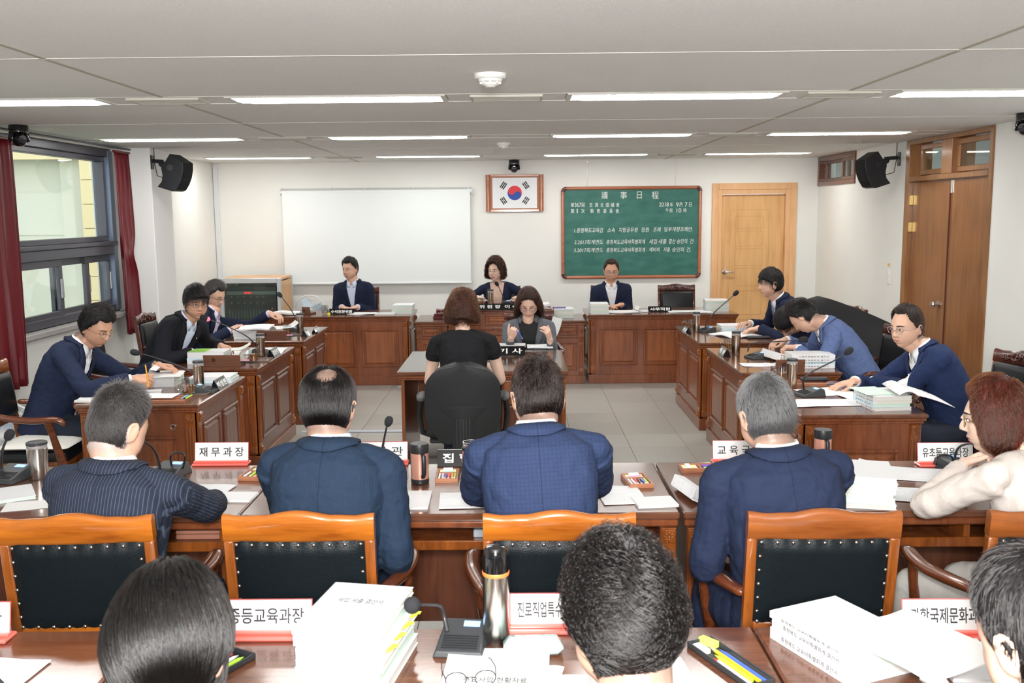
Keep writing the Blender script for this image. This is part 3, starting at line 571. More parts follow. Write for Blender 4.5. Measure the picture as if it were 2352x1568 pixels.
# ------------------------------------------------------------------ joinery
def rosette(mb_parent, x, z, s, m_, y=0, parent=None, M=None):
    """carved square block with a petalled boss, facing local -y"""
    MM = (M or Matrix.Identity(4)) @ Matrix.Translation((x, y, z))
    b = MB().box(-s, s, -.010, .004, -s, s, .003, M=MM); blk = b.build('rosette_block', W_STILE, parent)
    f = MB()
    for k in range(8):
        a = k*math.pi/4; f.ell((0, 0, 0), (s*.42, .006, s*.15), 8, 5, M=MM @ Matrix.Translation((math.cos(a)*s*.52, -.010, math.sin(a)*s*.52)) @ Matrix.Rotation(-a, 4, 'Y'))
    f.ell((0, -.012, 0), (s*.28, .010, s*.28), 10, 6, M=MM); f.build('rosette', W_STILE, blk, smooth=60)
def pilaster(parent, x, z0, z1, w_, M, y=0, m_=None):
    m_ = m_ or W_STILE
    c = MB().box(x-w_/2, x+w_/2, y-.012, y+.006, z0, z1, .003, M=M).build('pilaster', m_, parent)
    s = w_/2-.003
    for zz in (z1-s-.004, z0+s+.004): rosette(None, x, zz, s, m_, y-.012, c, M)
    g = MB(); n = 3; a = w_*.62
    for k in range(n):
        xx = x-a/2+a*k/(n-1); g.tube([M @ Vector((xx, y-.013, z0+w_+.03)), M @ Vector((xx, y-.013, z1-w_-.03))], w_*.085, 8, round_=True)
    g.build('fluting', W_DESK, c, smooth=60)
def raised_panel(parent, x0, x1, z0, z1, M, y=0, mp=None, mm=None):
    f = MB(); t = .022
    for (a, b, c, d) in ((x0, x1, z1-t, z1), (x0, x1, z0, z0+t), (x0, x0+t, z0+t, z1-t), (x1-t, x1, z0+t, z1-t)): f.box(a, b, y-.014, y+.004, c, d, .006, M=M)
    fr = f.build('panel_moulding', mm or W_DESK, parent)
    i0, i1, k0, k1 = x0+t+.012, x1-t-.012, z0+t+.012, z1-t-.012; b = .014; p = MB()
    v = [(i0, y, k0), (i1, y, k0), (i1, y, k1), (i0, y, k1), (i0+b, y-.009, k0+b), (i1-b, y-.009, k0+b), (i1-b, y-.009, k1-b), (i0+b, y-.009, k1-b)]
    p.add(v, [(4, 5, 6, 7), (0, 1, 5, 4), (1, 2, 6, 5), (2, 3, 7, 6), (3, 0, 4, 7)], M); p.build('raised_panel', mp or W_PAN, fr)
I4 = Matrix.Identity(4)
def desk(label, loc, rz, L, D, h=.75, npan=2, side='L', group=None, grom=True, top=None, name='desk', dark=False):
    """front at local y=0 facing -y, x 0..L, depth towards +y"""
    t = thing(name, label, 'desk', loc, rz, group); th = .022; o = .0; i = .028
    MB().box(0, L, 0, D, h-th, h, .006).build('desktop', top or W_TOPX, t)
    m = MB(); m.box(.008, L-.008, .008, D-.008, h-th-.018, h-th+.001, .005).box(.018, L-.018, .018, D-.018, h-th-.034, h-th-.017, .004); m.build('edge_moulding', W_DESK, t)
    zb = .10; zt = h-th-.034
    fb = MB().box(i, L-i, i, i+.02, zb, zt).build('front_board', W_SIDE if dark else W_DESK, t)
    pw = .058; pl = MB(); 
    pl.box(i-.016, L-i+.016, i-.016, i+.03, 0, zb, .004)
    pl.build('plinth', W_DESK, t)
    pilaster(t, i+pw/2+.006, zb+.01, zt-.002, pw, I4, i); pilaster(t, L-i-pw/2-.006, zb+.01, zt-.002, pw, I4, i)
    a0, a1 = i+pw+.05, L-i-pw-.05; wd = (a1-a0-.07*(npan-1))/npan
    for k in range(npan): raised_panel(t, a0+k*(wd+.07), a0+k*(wd+.07)+wd, zb+.10, zt-.085, I4, i, W_SIDE if dark else None, W_SIDE if dark else None)
    for sx in (0, 1):   # sides
        xw = L-i if sx else i
        # local frame of a side: u along +-y, facing outwards
        Ms = (Matrix.Translation((xw, 0, 0)) @ Matrix.Rotation(math.pi/2, 4, 'Z')) if sx else (Matrix.Translation((xw, D, 0)) @ Matrix.Rotation(-math.pi/2, 4, 'Z'))
        MB().box(i, D-i, 0, .02, zb, zt, M=Ms).build('side_board', W_DESK, t)
        MB().box(i-.014, D-i+.014, -.014, .02, 0, zb, .004, M=Ms).build('side_plinth', W_DESK, t)
        if side in ('B', 'R' if sx else 'L'):
            pilaster(t, i+pw/2+.006, zb+.01, zt-.002, pw, Ms, 0); pilaster(t, D-i-pw/2-.006, zb+.01, zt-.002, pw, Ms, 0)
            raised_panel(t, i+pw+.06, D-i-pw-.06, zb+.08, zt-.14, Ms, 0, W_PAN)
            if grom: MB().lathe([(.019, 0), (.019, .006), (.013, .006), (.013, -.002)], 16, Ms @ XF((D-i-pw-.08 if not sx else i+pw+.08, -.001, zt-.085), rx=math.pi/2), cap=False).build('grommet', STEEL, t, smooth=40)
    return t
R90 = math.pi/2
for k, (y, L, l) in enumerate([(5.50, .98, 'carved wooden member desk nearest the window-side front'), (6.80, 1.14, 'middle carved wooden desk of the left column'), (8.30, 1.07, 'farthest carved wooden desk of the left column, before the rack')]):
    desk(l, (-1.875, y, 0), R90, L, .74, .75, 2, 'L', 'left column desks', top=W_TOPX, dark=(k < 3))
for k, (y0, y1, l) in enumerate([(5.06, 6.10, 'carved wooden desk of the right column nearest the camera'), (6.44, 7.67, 'middle carved wooden desk of the right column'), (7.96, 9.19, 'farthest carved wooden desk of the right column')]):
    desk(l, (1.515, y1, 0), -R90, y1-y0, .69, .75, 2, 'R', 'right column desks', top=W_TOPX)
desk('long carved back desk under the projection screen', (-2.76, 10.25, 0), 0, 1.60, .75, .755, 3, 'R', grom=False)
desk('long carved back desk under the chalkboard', (.745, 10.25, 0), 0, 1.63, .75, .75, 3, 'L', grom=False)
# chair's desk: low wings with drawers, raised centre
t = thing('podium_desk', 'central carved desk with raised middle and drawer wings beneath the flag', 'desk', (0, 10.25, 0))
for x0, x1 in ((-1.125, -.74), (.35, .735)):
    MB().box(x0, x1+(.0), 0, .72, .665, .69, .006).build('wing_top', W_TOPX, t); MB().box(x0+.01, x1-.01, .01, .71, .64, .666, .005).build('edge_moulding', W_DESK, t)
    w_ = MB().box(x0+.025, x1-.025, .025, .70, .09, .64).build('wing_body', W_DESK, t); MB().box(x0+.01, x1-.01, .012, .70, 0, .09, .004).build('plinth', W_DESK, t)
    MB().box(x0+.02, x1-.02, .005, .03, .505, .525, .004).build('rail', W_DESK, t)
    raised_panel(t, x0+.09, x1-.09, .53, .635, I4, .025); raised_panel(t, x0+.10, x1-.10, .15, .46, I4, .025)
    for xx in (x0+.055, x1-.055):
        pilaster(t, xx, .10, .50, .045, I4, .025); rosette(None, xx, .58, .022, None, .013, t)
MB().box(-.77, .37, -.03, .72, .80, .822, .006).build('centre_top', W_TOPX, t); MB().box(-.76, .36, -.02, .71, .78, .80, .005).build('edge_moulding', W_DESK, t)
MB().box(-.75, .35, .0, .025, .09, .78).box(-.75, -.73, .025, .70, .09, .78).box(.33, .35, .025, .70, .09, .78).build('centre_body', W_DESK, t); MB().box(-.765, .365, -.015, .03, 0, .09, .004).build('plinth', W_DESK, t)
MB().box(-.76, .36, -.022, .01, .60, .62, .005).build('rail', W_DESK, t)
for k in range(3): raised_panel(t, -.71+k*.355, -.71+k*.355+.31, .65, .765, I4, 0); raised_panel(t, -.71+k*.355, -.71+k*.355+.31, .15, .56, I4, 0)
# recorder's table
t = thing('recorder_table', 'glass-topped wooden table in the middle of the floor', 'table', (0, 0, 0))
MB().box(-.86, .352, 6.63, 7.66, .715, .742, .006).build('tabletop', W_TOPX, t); MB().box(-.85, .345, 6.64, 7.65, .744, .75, .002).build('glass_sheet', GLASS_C, t)
MB().box(-.85, .342, 6.64, 7.65, .695, .715, .005).box(-.84, .332, 6.65, 7.64, .68, .696, .004).build('edge_moulding', W_DESK, t)
MB().box(.30, .325, 6.66, 7.62, 0, .68, .003).build('side_board', W_DESK, t); MB().box(-.83, -.805, 6.66, 7.62, 0, .68, .003).build('side_board', W_DESK, t); MB().box(-.8, .3, 7.56, 7.58, .1, .68, .003).build('modesty_panel', W_DESK, t)
MB().box(-.12, .30, 6.68, 7.5, .05, .68, .002).build('pedestal', W_DESK, t)
for z0, z1 in ((.50, .665), (.30, .48), (.08, .28)): MB().box(-.105, .285, 6.664, 6.682, z0, z1, .004).build('drawer', W_PAN if z0 == .5 else W_SIDE, t)
MB().box(.30, .332, 6.645, 6.665, 0, .68, .003).build('leg', W_STILE, t)
# ---- long tables of the two official rows
def long_table(label, x0, x1, y0, y1, group, legs=True):
    t = thing('conference_table', label, 'table', (x0, y0, 0), 0, group); L = x1-x0; D = y1-y0; h = .75
    MB().box(0, L, 0, D, h-.028, h, .006).build('tabletop', W_TOPX, t); MB().box(.004, L-.004, .004, D-.004, h-.056, h-.030, .006).build('edge_moulding', W_CHAIR if legs == 2 else W_DESK, t)
    MB().box(.03, L-.03, D-.06, D-.04, .05, h-.056).build('modesty_panel', W_SIDE, t)
    MB().box(.07, L-.07, .06, D-.06, .612, .628).build('shelf', W_DESK, t); MB().box(.07, L-.07, .03, .06, .600, .638, .004).build('shelf_rail', W_STILE, t)
    for k in (1, 2): MB().box(.07+k*(L-.14)/3-.012, .07+k*(L-.14)/3+.012, .04, D-.06, .628, h-.056, .002).build('divider', W_STILE, t)
    for xx in (.042, L-.042):
        MB().box(xx-.03, xx+.03, .012, D-.04, .0, h-.056, .003).build('end_board', W_SIDE, t); pilaster(t, xx, .02, h-.058, .056, I4, .008, W_STILE)
        for yy in (D*.5,): MB().box(xx-.034, xx+.034, .1, D-.1, .0, .05, .004).build('foot', W_DESK, t)
    return t
for (a, b, l) in ((-2.66, -1.035, 'glossy wooden table at the left of the front officials row'), (-1.03, .588, 'glossy wooden table in the middle of the front officials row'), (.602, 2.22, 'glossy wooden table at the right of the front officials row')): long_table(l, a, b, 3.395, 4.11, 'front row tables')
for (a, b, l) in ((-2.62, -.995, 'glossy wooden table in the nearest row behind the left chairs'), (-.99, .612, 'glossy wooden table in the nearest row at picture centre'), (.618, 2.24, 'glossy wooden table in the nearest row at the right')): long_table(l, a, b, 1.72, 2.42, 'nearest row tables')
# ------------------------------------------------------------------ armchairs
def armchair(label, loc, rz, kind, group=None, src=None, sc=1.0):
    t = thing('armchair', label, 'chair', loc, rz, group)
    dark = kind == 'dark'; wc = W_DCH if dark else W_CHAIR; ws = W_DCH if dark else W_STILE; wa = W_DCH if dark else wood('wood_chair_arm', (.075, .018, .007), (.17, .045, .014), .22, .7, 1)
    if kind == 'mid': wc = wood('wood_chair_amber', (.15, .040, .009), (.29, .088, .020), .25, .6, 0)
    lean = math.radians(7); B = Matrix.Translation((0, -.215, .43)) @ Matrix.Rotation(lean, 4, 'X')
    if 'mesh' not in armchair.c: armchair.c['mesh'] = {}
    c = armchair.c
    def part(name, fn, m_, par=t, lab=None):
        key = (kind if name in () else '', name, m_.name)
        if key not in c: me = fn().mesh(name, 45); me.materials.append(m_); c[key] = me
        o = new(name, c[key], None, par); return o
    W = .222
    def crest():
        n = 24; mb = MB(); rings = []
        for i in range(n+1):
            x = -W+2*W*i/n; a = abs(x)/W; top = .535+.030*max(0, math.cos(min(1, a/.80)*math.pi))*.5+.015+(.001 if a > .9 else 0) - (.004*math.exp(-((a-.74)/.15)**2))
            bot = .468 + (.003 if a < .8 else 0)
            yb = .012*(1-a*a)
            y0_, y1_ = -.018-yb, .016-yb
            rings.append([B @ Vector((x, y0_+.006, bot)), B @ Vector((x, y0_, bot+.008)), B @ Vector((x, y0_, top-.014)), B @ Vector((x, y0_+.007, top-.003)), B @ Vector((x, (y0_+y1_)/2, top)), B @ Vector((x, y1_-.007, top-.003)), B @ Vector((x, y1_, top-.014)), B @ Vector((x, y1_, bot+.008)), B @ Vector((x, y1_-.006, bot))])
        return mb.loft(rings)
    cr = part('crest_rail', crest, wc)
    if dark:
        def carving():
            mb = MB(); rnd = random.Random(3)
            for k in range(34):
                x = rnd.uniform(-.15, .15); z = .485+rnd.random()*(.05*(1-abs(x)/.24)); a = rnd.random()*3
                mb.ell((0, 0, 0), (.016, .007, .006), 8, 5, M=B @ Matrix.Translation((x, .012, z+.005)) @ Matrix.Rotation(a, 4, 'Y'))
            return mb
        part('carving', carving, wc, cr)
    for s in (-1, 1):
        def stile(s=s):
            mb = MB(); mb.box(s*W-(.03 if s > 0 else 0), s*W+(.03 if s < 0 else 0), -.018, .016, -.02, .470, .004, M=B)
            mb.tube([(s*(W-.017), -.225, .43), (s*(W-.015), -.25, .2), (s*(W-.012), -.30, 0)], [.024, .021, .017], 8, up=(0, 1, 0)); return mb
        me = stile().mesh('stile', 45) if ('st', s, kind) not in c else c['st', s, kind]
        if ('st', s, kind) not in c: me.materials.append(ws); c['st', s, kind] = me
        new('stile', me, None, t)
        if ('arm', s, kind) not in c:
            mb = MB(); pts = [(s*(W-.004), -.20, .70), (s*(W+.012), -.14, .695), (s*(W+.038), -.02, .678), (s*(W+.054), .09, .672), (s*(W+.056), .17, .682), (s*(W+.050), .215, .680), (s*(W+.048), .232, .660)]
            sp = []; 
            for i in range(len(pts)-1):
                for q in range(3): sp.append(Vector(pts[i]).lerp(Vector(pts[i+1]), q/3))
            sp.append(Vector(pts[-1])); sp = [sum((sp[max(0, min(len(sp)-1, i+d))] for d in (-2, -1, 0, 1, 2)), Vector())/5 if 1 < i < len(sp)-2 else sp[i] for i in range(len(sp))]
            mb.tube(sp, [.022+.006*math.sin(math.pi*min(1, i/len(sp)*1.1)) for i in range(len(sp))], 10, flat=.72, up=(0, 0, 1), round_=True); me = mb.mesh('armrest', 60); me.materials.append(wa); c['arm', s, kind] = me
            mb = MB(); mb.tube([(s*(W+.052), .15, .665), (s*(W+.040), .17, .58), (s*(W+.02), .19, .47), (s*(W+.002), .20, .40)], [.018, .016, .02, .024], 8, flat=1.3, up=(0, 1, 0)); me = mb.mesh('arm_support', 60); me.materials.append(wa); c['sup', s, kind] = me
            mb = MB(); mb.tube([(s*(W-.015), .20, .40), (s*(W-.01), .215, .2), (s*(W-.01), .20, .02), (s*(W-.01), .20, 0)], [.026, .022, .018, .02], 8); me = mb.mesh('leg', 60); me.materials.append(ws); c['leg', s, kind] = me
        new('armrest', c['arm', s, kind], None, t); new('arm_support', c['sup', s, kind], None, t); new('leg', c['leg', s, kind], None, t)
    part('bottom_rail', lambda: MB().box(-W+.03, W-.03, -.016, .014, .165, .198, .004, M=B), wc)
    part('seat_rail', lambda: MB().box(-W+.0, W-.0, -.23, .215, .36, .415, .006), ws)
    def seat():
        mb = MB(); rings = []
        for z, g in ((.41, .0), (.43, .006), (.455, .0), (.47, -.02), (.478, -.07)): 
            rings.append([( (W-.01+g)*cx, -.0+(.215+g)*cy, z) for cx, cy in ((-1, -1), (-.5, -1.02), (.5, -1.02), (1, -1), (1.02, 0), (1, 1), (.5, 1.02), (-.5, 1.02), (-1, 1), (-1.02, 0))])
        return mb.loft(rings)
    part('seat', seat, LEATH)
    def lback(): # rear leather sheet, slightly quilted between nails
        mb = MB(); nx, nz = 28, 24; g = []
        for j in range(nz+1):
            row = []
            for i in range(nx+1):
                x = -.192+.384*i/nx; z = .198+.272*j/nz; e = min((i/nx), 1-i/nx)*.384; f = min(j/nz, 1-j/nz)*.272; m_ = min(e, f)
                y = -.012-.010*min(1, m_/.03) + (.004*math.cos(x/.048*2*math.pi)*math.exp(-(f/.018)) if f < .05 else 0)
                row.append(B @ Vector((x, y-.008*(1-(x/.2)**2), z)))
            g.append(row)
        return mb.loft(g, close=False, cap=False)
    part('back_leather', lback, LEATH_M)
    def fback():
        mb = MB(); rings = []
        for y, q in ((.010, 0), (.022, .004), (.036, -.004), (.044, -.03)):
            rings.append([B @ Vector((cx*(.190+q), y+.0, .335+cz*(.132+q))) for cx, cz in ((-1, -.9), (-.9, -1), (.9, -1), (1, -.9), (1, .9), (.9, 1), (-.9, 1), (-1, .9))])
        return mb.loft(rings)
    part('back_cushion', fback, LEATH)
    if not dark:
        if 'nail' not in c: me = MB().ell((0, 0, 0), (.0058, .004, .0058), 10, 6).mesh('nail', 180); me.materials.append(NAIL); c['nail'] = me
        P = []
        for k in range(9): P.append((-.182+.364*k/8, .462))
        for k in range(1, 6): P += [(-.184, .462-.0445*k), (.184, .462-.0445*k)]
        for k in range(9): P.append((-.182+.364*k/8, .206))
        for x, z in P: 
            o = new('nail', c['nail'], None, t); o.location = B @ Vector((x, -.0225-.006*(1-(x/.2)**2), z))
    if sc != 1: t.scale = (sc, sc, sc)
    return t
armchair.c = {}
rowC = [(-1.315, 2.98, .06, 'honey', 'honey-wood armchair behind the man in the pinstripe suit'), (-.648, 2.99, -.0, 'honey', 'honey-wood armchair behind the man with the bald crown'), (.115, 2.98, .0, 'honey', 'honey-wood armchair behind the man in the blue check suit'),
        (.888, 2.98, -.01, 'mid', 'amber-brown armchair with a chipped stile behind the grey-haired man'), (1.60, 2.97, -.05, 'mid', 'amber-brown armchair behind the woman in the beige blouse')]
for x, y, rz, kd, l in rowC: armchair(l, (x, y, 0), rz, kd, 'armchairs of the front officials row')
def cushion(l, loc, rz, m_):
    mb = MB(); rings = []
    for z, g in ((.481, -.01), (.492, .01), (.505, .0), (.515, -.05)): rings.append([((.19+g)*a, (.19+g)*b, z+.004*math.sin(a*7+b*5)) for a, b in ((-1, -.9), (-.9, -1), (0, -1.03), (.9, -1), (1, -.9), (1.03, 0), (1, .9), (.9, 1), (0, 1.03), (-.9, 1), (-1, .9), (-1.03, 0))])
    o = mb.loft(rings).build('seat_cushion', m_, smooth=60); o.location = loc; o.rotation_euler = (0, 0, rz); tag(o, l, 'cushion'); return o
CUSH = mat('cushion_white', (.78, .77, .72), .8)
FR = math.radians
armchair('dark carved armchair of the curly-haired man at the near left desk', (-2.90, 5.68, 0), -R90+.08, 'mid', 'carved member armchairs'); cushion('white seat cushion under the curly-haired man at left', (-2.88, 5.68, 0), -R90+.08, CUSH)
armchair('dark carved armchair empty-backed behind the curly-haired man', (-3.02, 7.15, 0), -R90-.15, 'dark', 'carved member armchairs')
armchair('dark carved armchair behind the man speaking into the microphone', (-3.08, 8.55, 0), -R90, 'dark', 'carved member armchairs')
armchair('dark carved armchair of the man before the projection screen', (-1.86, 11.22, 0), math.pi+.12, 'dark', 'carved member armchairs')
armchair('dark carved armchair of the woman chairing under the flag', (-.19, 11.26, 0), math.pi, 'dark', 'carved member armchairs')
armchair('dark carved armchair of the man before the chalkboard', (1.10, 11.25, 0), math.pi, 'dark', 'carved member armchairs')
armchair('empty dark carved armchair beside the maple door', (1.90, 11.20, 0), math.pi, 'dark', 'carved member armchairs')
armchair('dark carved armchair behind the man with folded arm at right', (2.78, 5.68, 0), R90+.25, 'dark', 'carved member armchairs')
armchair('dark carved armchair beside the black cloth at right', (2.62, 7.08, 0), R90+.25, 'dark', 'carved member armchairs')
armchair('dark carved armchair of the man in profile at the far right desk', (2.78, 8.62, 0), R90, 'dark', 'carved member armchairs')
# recorder woman's plain chair (mostly hidden by her)
armchair('dark armchair under the woman in the grey jacket', (.10, 8.28, 0), math.pi, 'dark', 'carved member armchairs')
# black draped cloth
DRAP = mat('drape_black', (.008, .008, .009), .75); mb = MB(); rings = []
for i in range(25):
    u = i/24; x = 2.52+.60*u; zt = 1.11-.24*max(0, (u-.15))**1.3/.85**1.3-.03*max(0, .15-u)/.15
    y = 8.12-.34*u; r = []
    for j in range(13):
        v = j/12; r.append((x-.02*math.sin(v*9+u*5)-.10*v*u, y-.12*v-.015*math.sin(u*16+v*3)*v-.05*math.sin(v*math.pi*.5)*(1-u), zt-(zt-.42)*v**1.15))
    back = [(p[0]+.0, 8.30-.25*u+.03*(q/6), p[2]) for q, p in enumerate(r[::-2])]
    rings.append(r+back)
o = mb.loft(rings, True, True).build('draped_cloth', DRAP, smooth=60); tag(o, 'large black cloth draped over seats behind the bowed men at right', 'cloth')
# swivel chair
t = thing('swivel_chair', 'black plastic swivel chair under the woman in the black top', 'chair', (-.36, 6.10, 0), .04)
BK = Matrix.Translation((0, -.10, .43)) @ Matrix.Rotation(FR(6), 4, 'X')
def shell(y0, sc, zo=0, crown=.03, zs=1):
    mb = MB(); rings = []; N_ = 26
    prof = []
    for i in range(N_+1):
        v = i/N_; z = -.06+.53*v; w_ = .245*(1-.10*(v-.45)**2/.3)*min(1, (1-((max(0, v-.72))/.285)**2)**.5 if v > .72 else 1)*min(1, .62+.38*math.sin(min(1, v/.38)*math.pi/2)); prof.append((max(w_, .05)*sc, z*zs))
    for s in (0, 1):
        pass
    for w_, z in prof:
        r = []
        for k in range(-8, 9): a = k/8; r.append(BK @ Vector((w_*a, y0-crown*(1-a*a)*1.0+.03, z)))
        for k in range(8, -9, -1): a = k/8; r.append(BK @ Vector((w_*a*.98, y0-crown*(1-a*a)+.06+.0, z)))
        rings.append(r)
    return mb.loft(rings)
shell(0, 1.0).build('back_shell', PLASTIC, t, smooth=50); shell(.035, .97, 0, .03).build('back_pad', mat('chair_fabric_black', (.012, .012, .013), .85), t, smooth=50)
mb = MB(); rings = []
for i in range(15):
    v = i/14; z = -.14+.33*v; w_ = .062+.09*max(0, (v-.62)/.38)**2+.012*(1-v); rings.append([BK @ Vector((w_*a, -.018-.012*(1-a*a)-.012*(1-v), z)) for a in (-1, -.8, -.4, 0, .4, .8, 1)]+[BK @ Vector((w_*a, .02, z)) for a in (1, 0, -1)])
sp = mb.loft(rings).build('spine', PLASTIC, t, smooth=50)
for k in range(5): MB().tube([BK @ Vector(((k-2)*.020, -.036, -.11)), BK @ Vector(((k-2)*.020, -.034, .12))], .0035, 6, round_=True).build('rib', PLASTIC_G, sp, smooth=60)
MB().box(-.24, .24, -.06, .38, .40, .48, .03).build('seat', MATS['chair_fabric_black'], t, smooth=50); MB().box(-.22, .22, -.05, .36, .37, .40, .01).build('seat_pan', PLASTIC, t)
for s in (-1, 1):
    MB().tube([(s*.27, -.02, .655), (s*.275, .08, .66), (s*.27, .20, .655), (s*.265, .235, .64)], [.03, .034, .032, .026], 10, flat=.5, up=(0, 0, 1), round_=True).build('armrest', PLASTIC_G, t, smooth=50)
    MB().tube([(s*.275, .03, .65), (s*.285, .02, .55), (s*.27, .03, .43), (s*.18, .08, .385)], .018, 8, flat=1.4, up=(0, 1, 0)).build('arm_support', PLASTIC, t, smooth=50)
MB().lathe([(.03, .10), (.03, .37), (.06, .38)], 14, XF((0, .15, 0))).build('gas_column', PLASTIC, t, smooth=40)
for k in range(5):
    a = k*2*math.pi/5+.3; l = MB().tube([(0, .15, .11), (.29*math.cos(a), .15+.29*math.sin(a), .075)], [.03, .02], 8, flat=.7).build('leg', PLASTIC, t, smooth=50)
    MB().tube([(.29*math.cos(a)-.02, .15+.29*math.sin(a), .03), (.29*math.cos(a)+.02, .15+.29*math.sin(a), .03)], .03, 12).build('caster', PLASTIC, l, smooth=50)
# floor cable covers
CC = mat('cable_cover', (.50, .54, .60), .4)
o = MB().box(-1.86, -.62, 7.98, 8.04, 0, .012, .004).build('cable_cover', CC); tag(o, 'grey cable cover strip on the floor left of the swivel chair', 'cable cover')
o = MB().box(-1.30, -.45, 10.10, 10.15, 0, .012, .004).build('cable_cover', CC); tag(o, 'grey cable cover strip along the foot of the back desks', 'cable cover')
# ------------------------------------------------------------------ people
def V(*a): return Vector(a)
def dirv(deg, pitch=0):  # 0 = +y (away from camera), 90 = +x, 180 = towards camera
    a = math.radians(deg); p = math.radians(pitch); return Vector((math.sin(a)*math.cos(p), math.cos(a)*math.cos(p), math.sin(p)))
def frame_from(y, z):
    y = y.normalized(); x = y.cross(z).normalized(); z = x.cross(y).normalized()
    return Matrix((x, y, z)).transposed().to_4x4()
def remesh(mb_or_me, vox, smooth=3, disp=None, fac=.5):
    me = mb_or_me.mesh('tmp') if isinstance(mb_or_me, MB) else mb_or_me
    o = bpy.data.objects.new('tmp', me); COL.objects.link(o)
    r = o.modifiers.new('r', 'REMESH'); r.mode = 'VOXEL'; r.voxel_size = vox; r.adaptivity = 0
    if smooth: s = o.modifiers.new('s', 'SMOOTH'); s.iterations = smooth; s.factor = fac
    if disp:
        for (size, st) in disp:
            tx = bpy.data.textures.new('t', 'CLOUDS'); tx.noise_scale = size; tx.noise_depth = 1
            d = o.modifiers.new('d', 'DISPLACE'); d.texture = tx; d.strength = st; d.mid_level = .5; d.texture_coords = 'GLOBAL'
    dg = bpy.context.evaluated_depsgraph_get(); dg.update(); out = bpy.data.meshes.new_from_object(o.evaluated_get(dg)); bpy.data.objects.remove(o); return out
ICO = {}
def ico(n):
    if n not in ICO:
        b = bmesh.new(); bmesh.ops.create_icosphere(b, subdivisions=n, radius=1); ICO[n] = (np.array([v.co[:] for v in b.verts]), [tuple(v.index for v in f.verts) for f in b.faces]); b.free()
    return ICO[n]
def sstep(a, b, x): t = np.clip((x-a)/(b-a), 0, 1); return t*t*(3-2*t)
def G(x, s): return np.exp(-(x/s)**2)
def head_pts(d, fem=0, full=1.0):
    """head surface point for unit directions d (n,3); x right, y front, z up; scaled skull, metres"""
    d = np.asarray(d, float); x = .079*d[:, 0]; y = .099*d[:, 1]; z = .124*d[:, 2]
    f = sstep(0, .6, d[:, 1]); lo = sstep(0, 1, -d[:, 2])
    # squarer profile of the lower face, jaw
    zz = np.abs(d[:, 2]); yb = .090*np.sqrt(np.clip(1-zz**3.2, 0, 1))/np.sqrt(np.clip(1-zz**2, 1e-4, 1))*d[:, 1]
    y = np.where((d[:, 2] < 0) & (d[:, 1] > 0), y*(1-f)+f*np.minimum(yb, .094), y)
    x = x*(1-(.20+.06*fem)*sstep(.25, 1.0, -d[:, 2]))*(1+.16*full*G(d[:, 2]+.55, .25)*sstep(-.3, .5, d[:, 1]))
    y = np.where(d[:, 1] < 0, y*(1-.30*sstep(.1, 1, -d[:, 2])), y)
    x = x*(1-.05*sstep(.3, .9, d[:, 1]))
    y = np.where(d[:, 2] > .2, y*(1-.05*sstep(.2, .8, d[:, 2])*sstep(0, 1, d[:, 1])), y)
    ax = np.abs(x); fr = sstep(.02, .055, y)
    nz = z/1.05
    nose = np.where(nz > -.034, .35+.65*sstep(.012, -.028, nz), 1-sstep(-.034, -.044, nz))*sstep(.022, .004, nz)
    nw = .0095+.006*sstep(.0, -.03, nz)
    y = y+fr*(.024*nose*G(x, nw)+.006*G(ax-.0135, .006)*G(nz+.034, .007))
    y = y+fr*(-.0095*G(ax-.031, .017)*G(nz-.002, .012)+.004*G(ax-.030, .022)*G(nz-.024, .008)+.0045*G(ax-.031, .011)*G(nz-.002, .007))
    y = y+fr*(.004*G(ax-.045, .018)*G(nz+.022, .018))
    mw = G(x, .024)
    y = y+fr*(.0065*mw*(G(nz+.0595, .0055)+G(nz+.0715, .006))-.005*G(x, .026)*G(nz+.0655, .0028)-.0045*G(x, .03)*G(nz+.083, .007)+.007*G(x, .022)*G(nz+.102, .014)+.002*mw*G(nz+.052, .01))
    x = x+.0*ax
    return np.stack([x, y, z], 1)
# --- scalp: where hair grows.  az measured from front (0) to back (180)
def dir_angles(d): return np.degrees(np.arctan2(np.abs(d[:, 0]), d[:, 1])), np.degrees(np.arcsin(np.clip(d[:, 2], -1, 1)))
LINES = {'short': ([0, 25, 45, 60, 75, 88, 98, 112, 135, 180], [40, 40, 44, 30, 18, 0, -2, -28, -42, -44]),
         'high': ([0, 25, 45, 60, 75, 88, 98, 112, 135, 180], [50, 52, 52, 34, 20, 2, 0, -26, -40, -42]),
         'fringe': ([0, 25, 45, 60, 75, 88, 98, 112, 135, 180], [27, 25, 24, 20, 12, -2, -4, -28, -42, -44]),
         'bob': ([0, 25, 42, 55, 70, 90, 100, 120, 150, 180], [44, 40, 32, 8, -30, -40, -42, -42, -42, -42])}
def scalp_mask(d, style, soft=7):
    az, el = dir_angles(d); L = LINES[style]; e0 = np.interp(az, L[0], L[1]); return np.clip((el-e0)/soft+.5, 0, 1)
def hair_thick(d, P):
    az, el = dir_angles(d); th = P.get('thick', .022)*np.ones(len(d)); th = th*(1+P.get('top', .3)*sstep(20, 80, el))
    th = th*(1-P.get('side', .35)*sstep(60, 90, az)*(1-sstep(10, 40, el)))
    if P['style'] == 'bob': th = th*(1+P.get('bell', .8)*sstep(20, -30, el)*sstep(40, 80, az))
    else: th = th*(1-.85*sstep(14, -32, el)*sstep(60, 110, az)-.5*sstep(-2, -30, el)*(az < 60))
    return th
def head_frame(H, look, roll=0):
    f = look.normalized(); x = f.cross(Vector((0, 0, 1))).normalized(); z = x.cross(f).normalized()
    if roll: q = Matrix.Rotation(math.radians(roll), 3, f); x = q @ x; z = q @ z
    M = Matrix((x, f, z)).transposed().to_4x4(); M.translation = H; return M
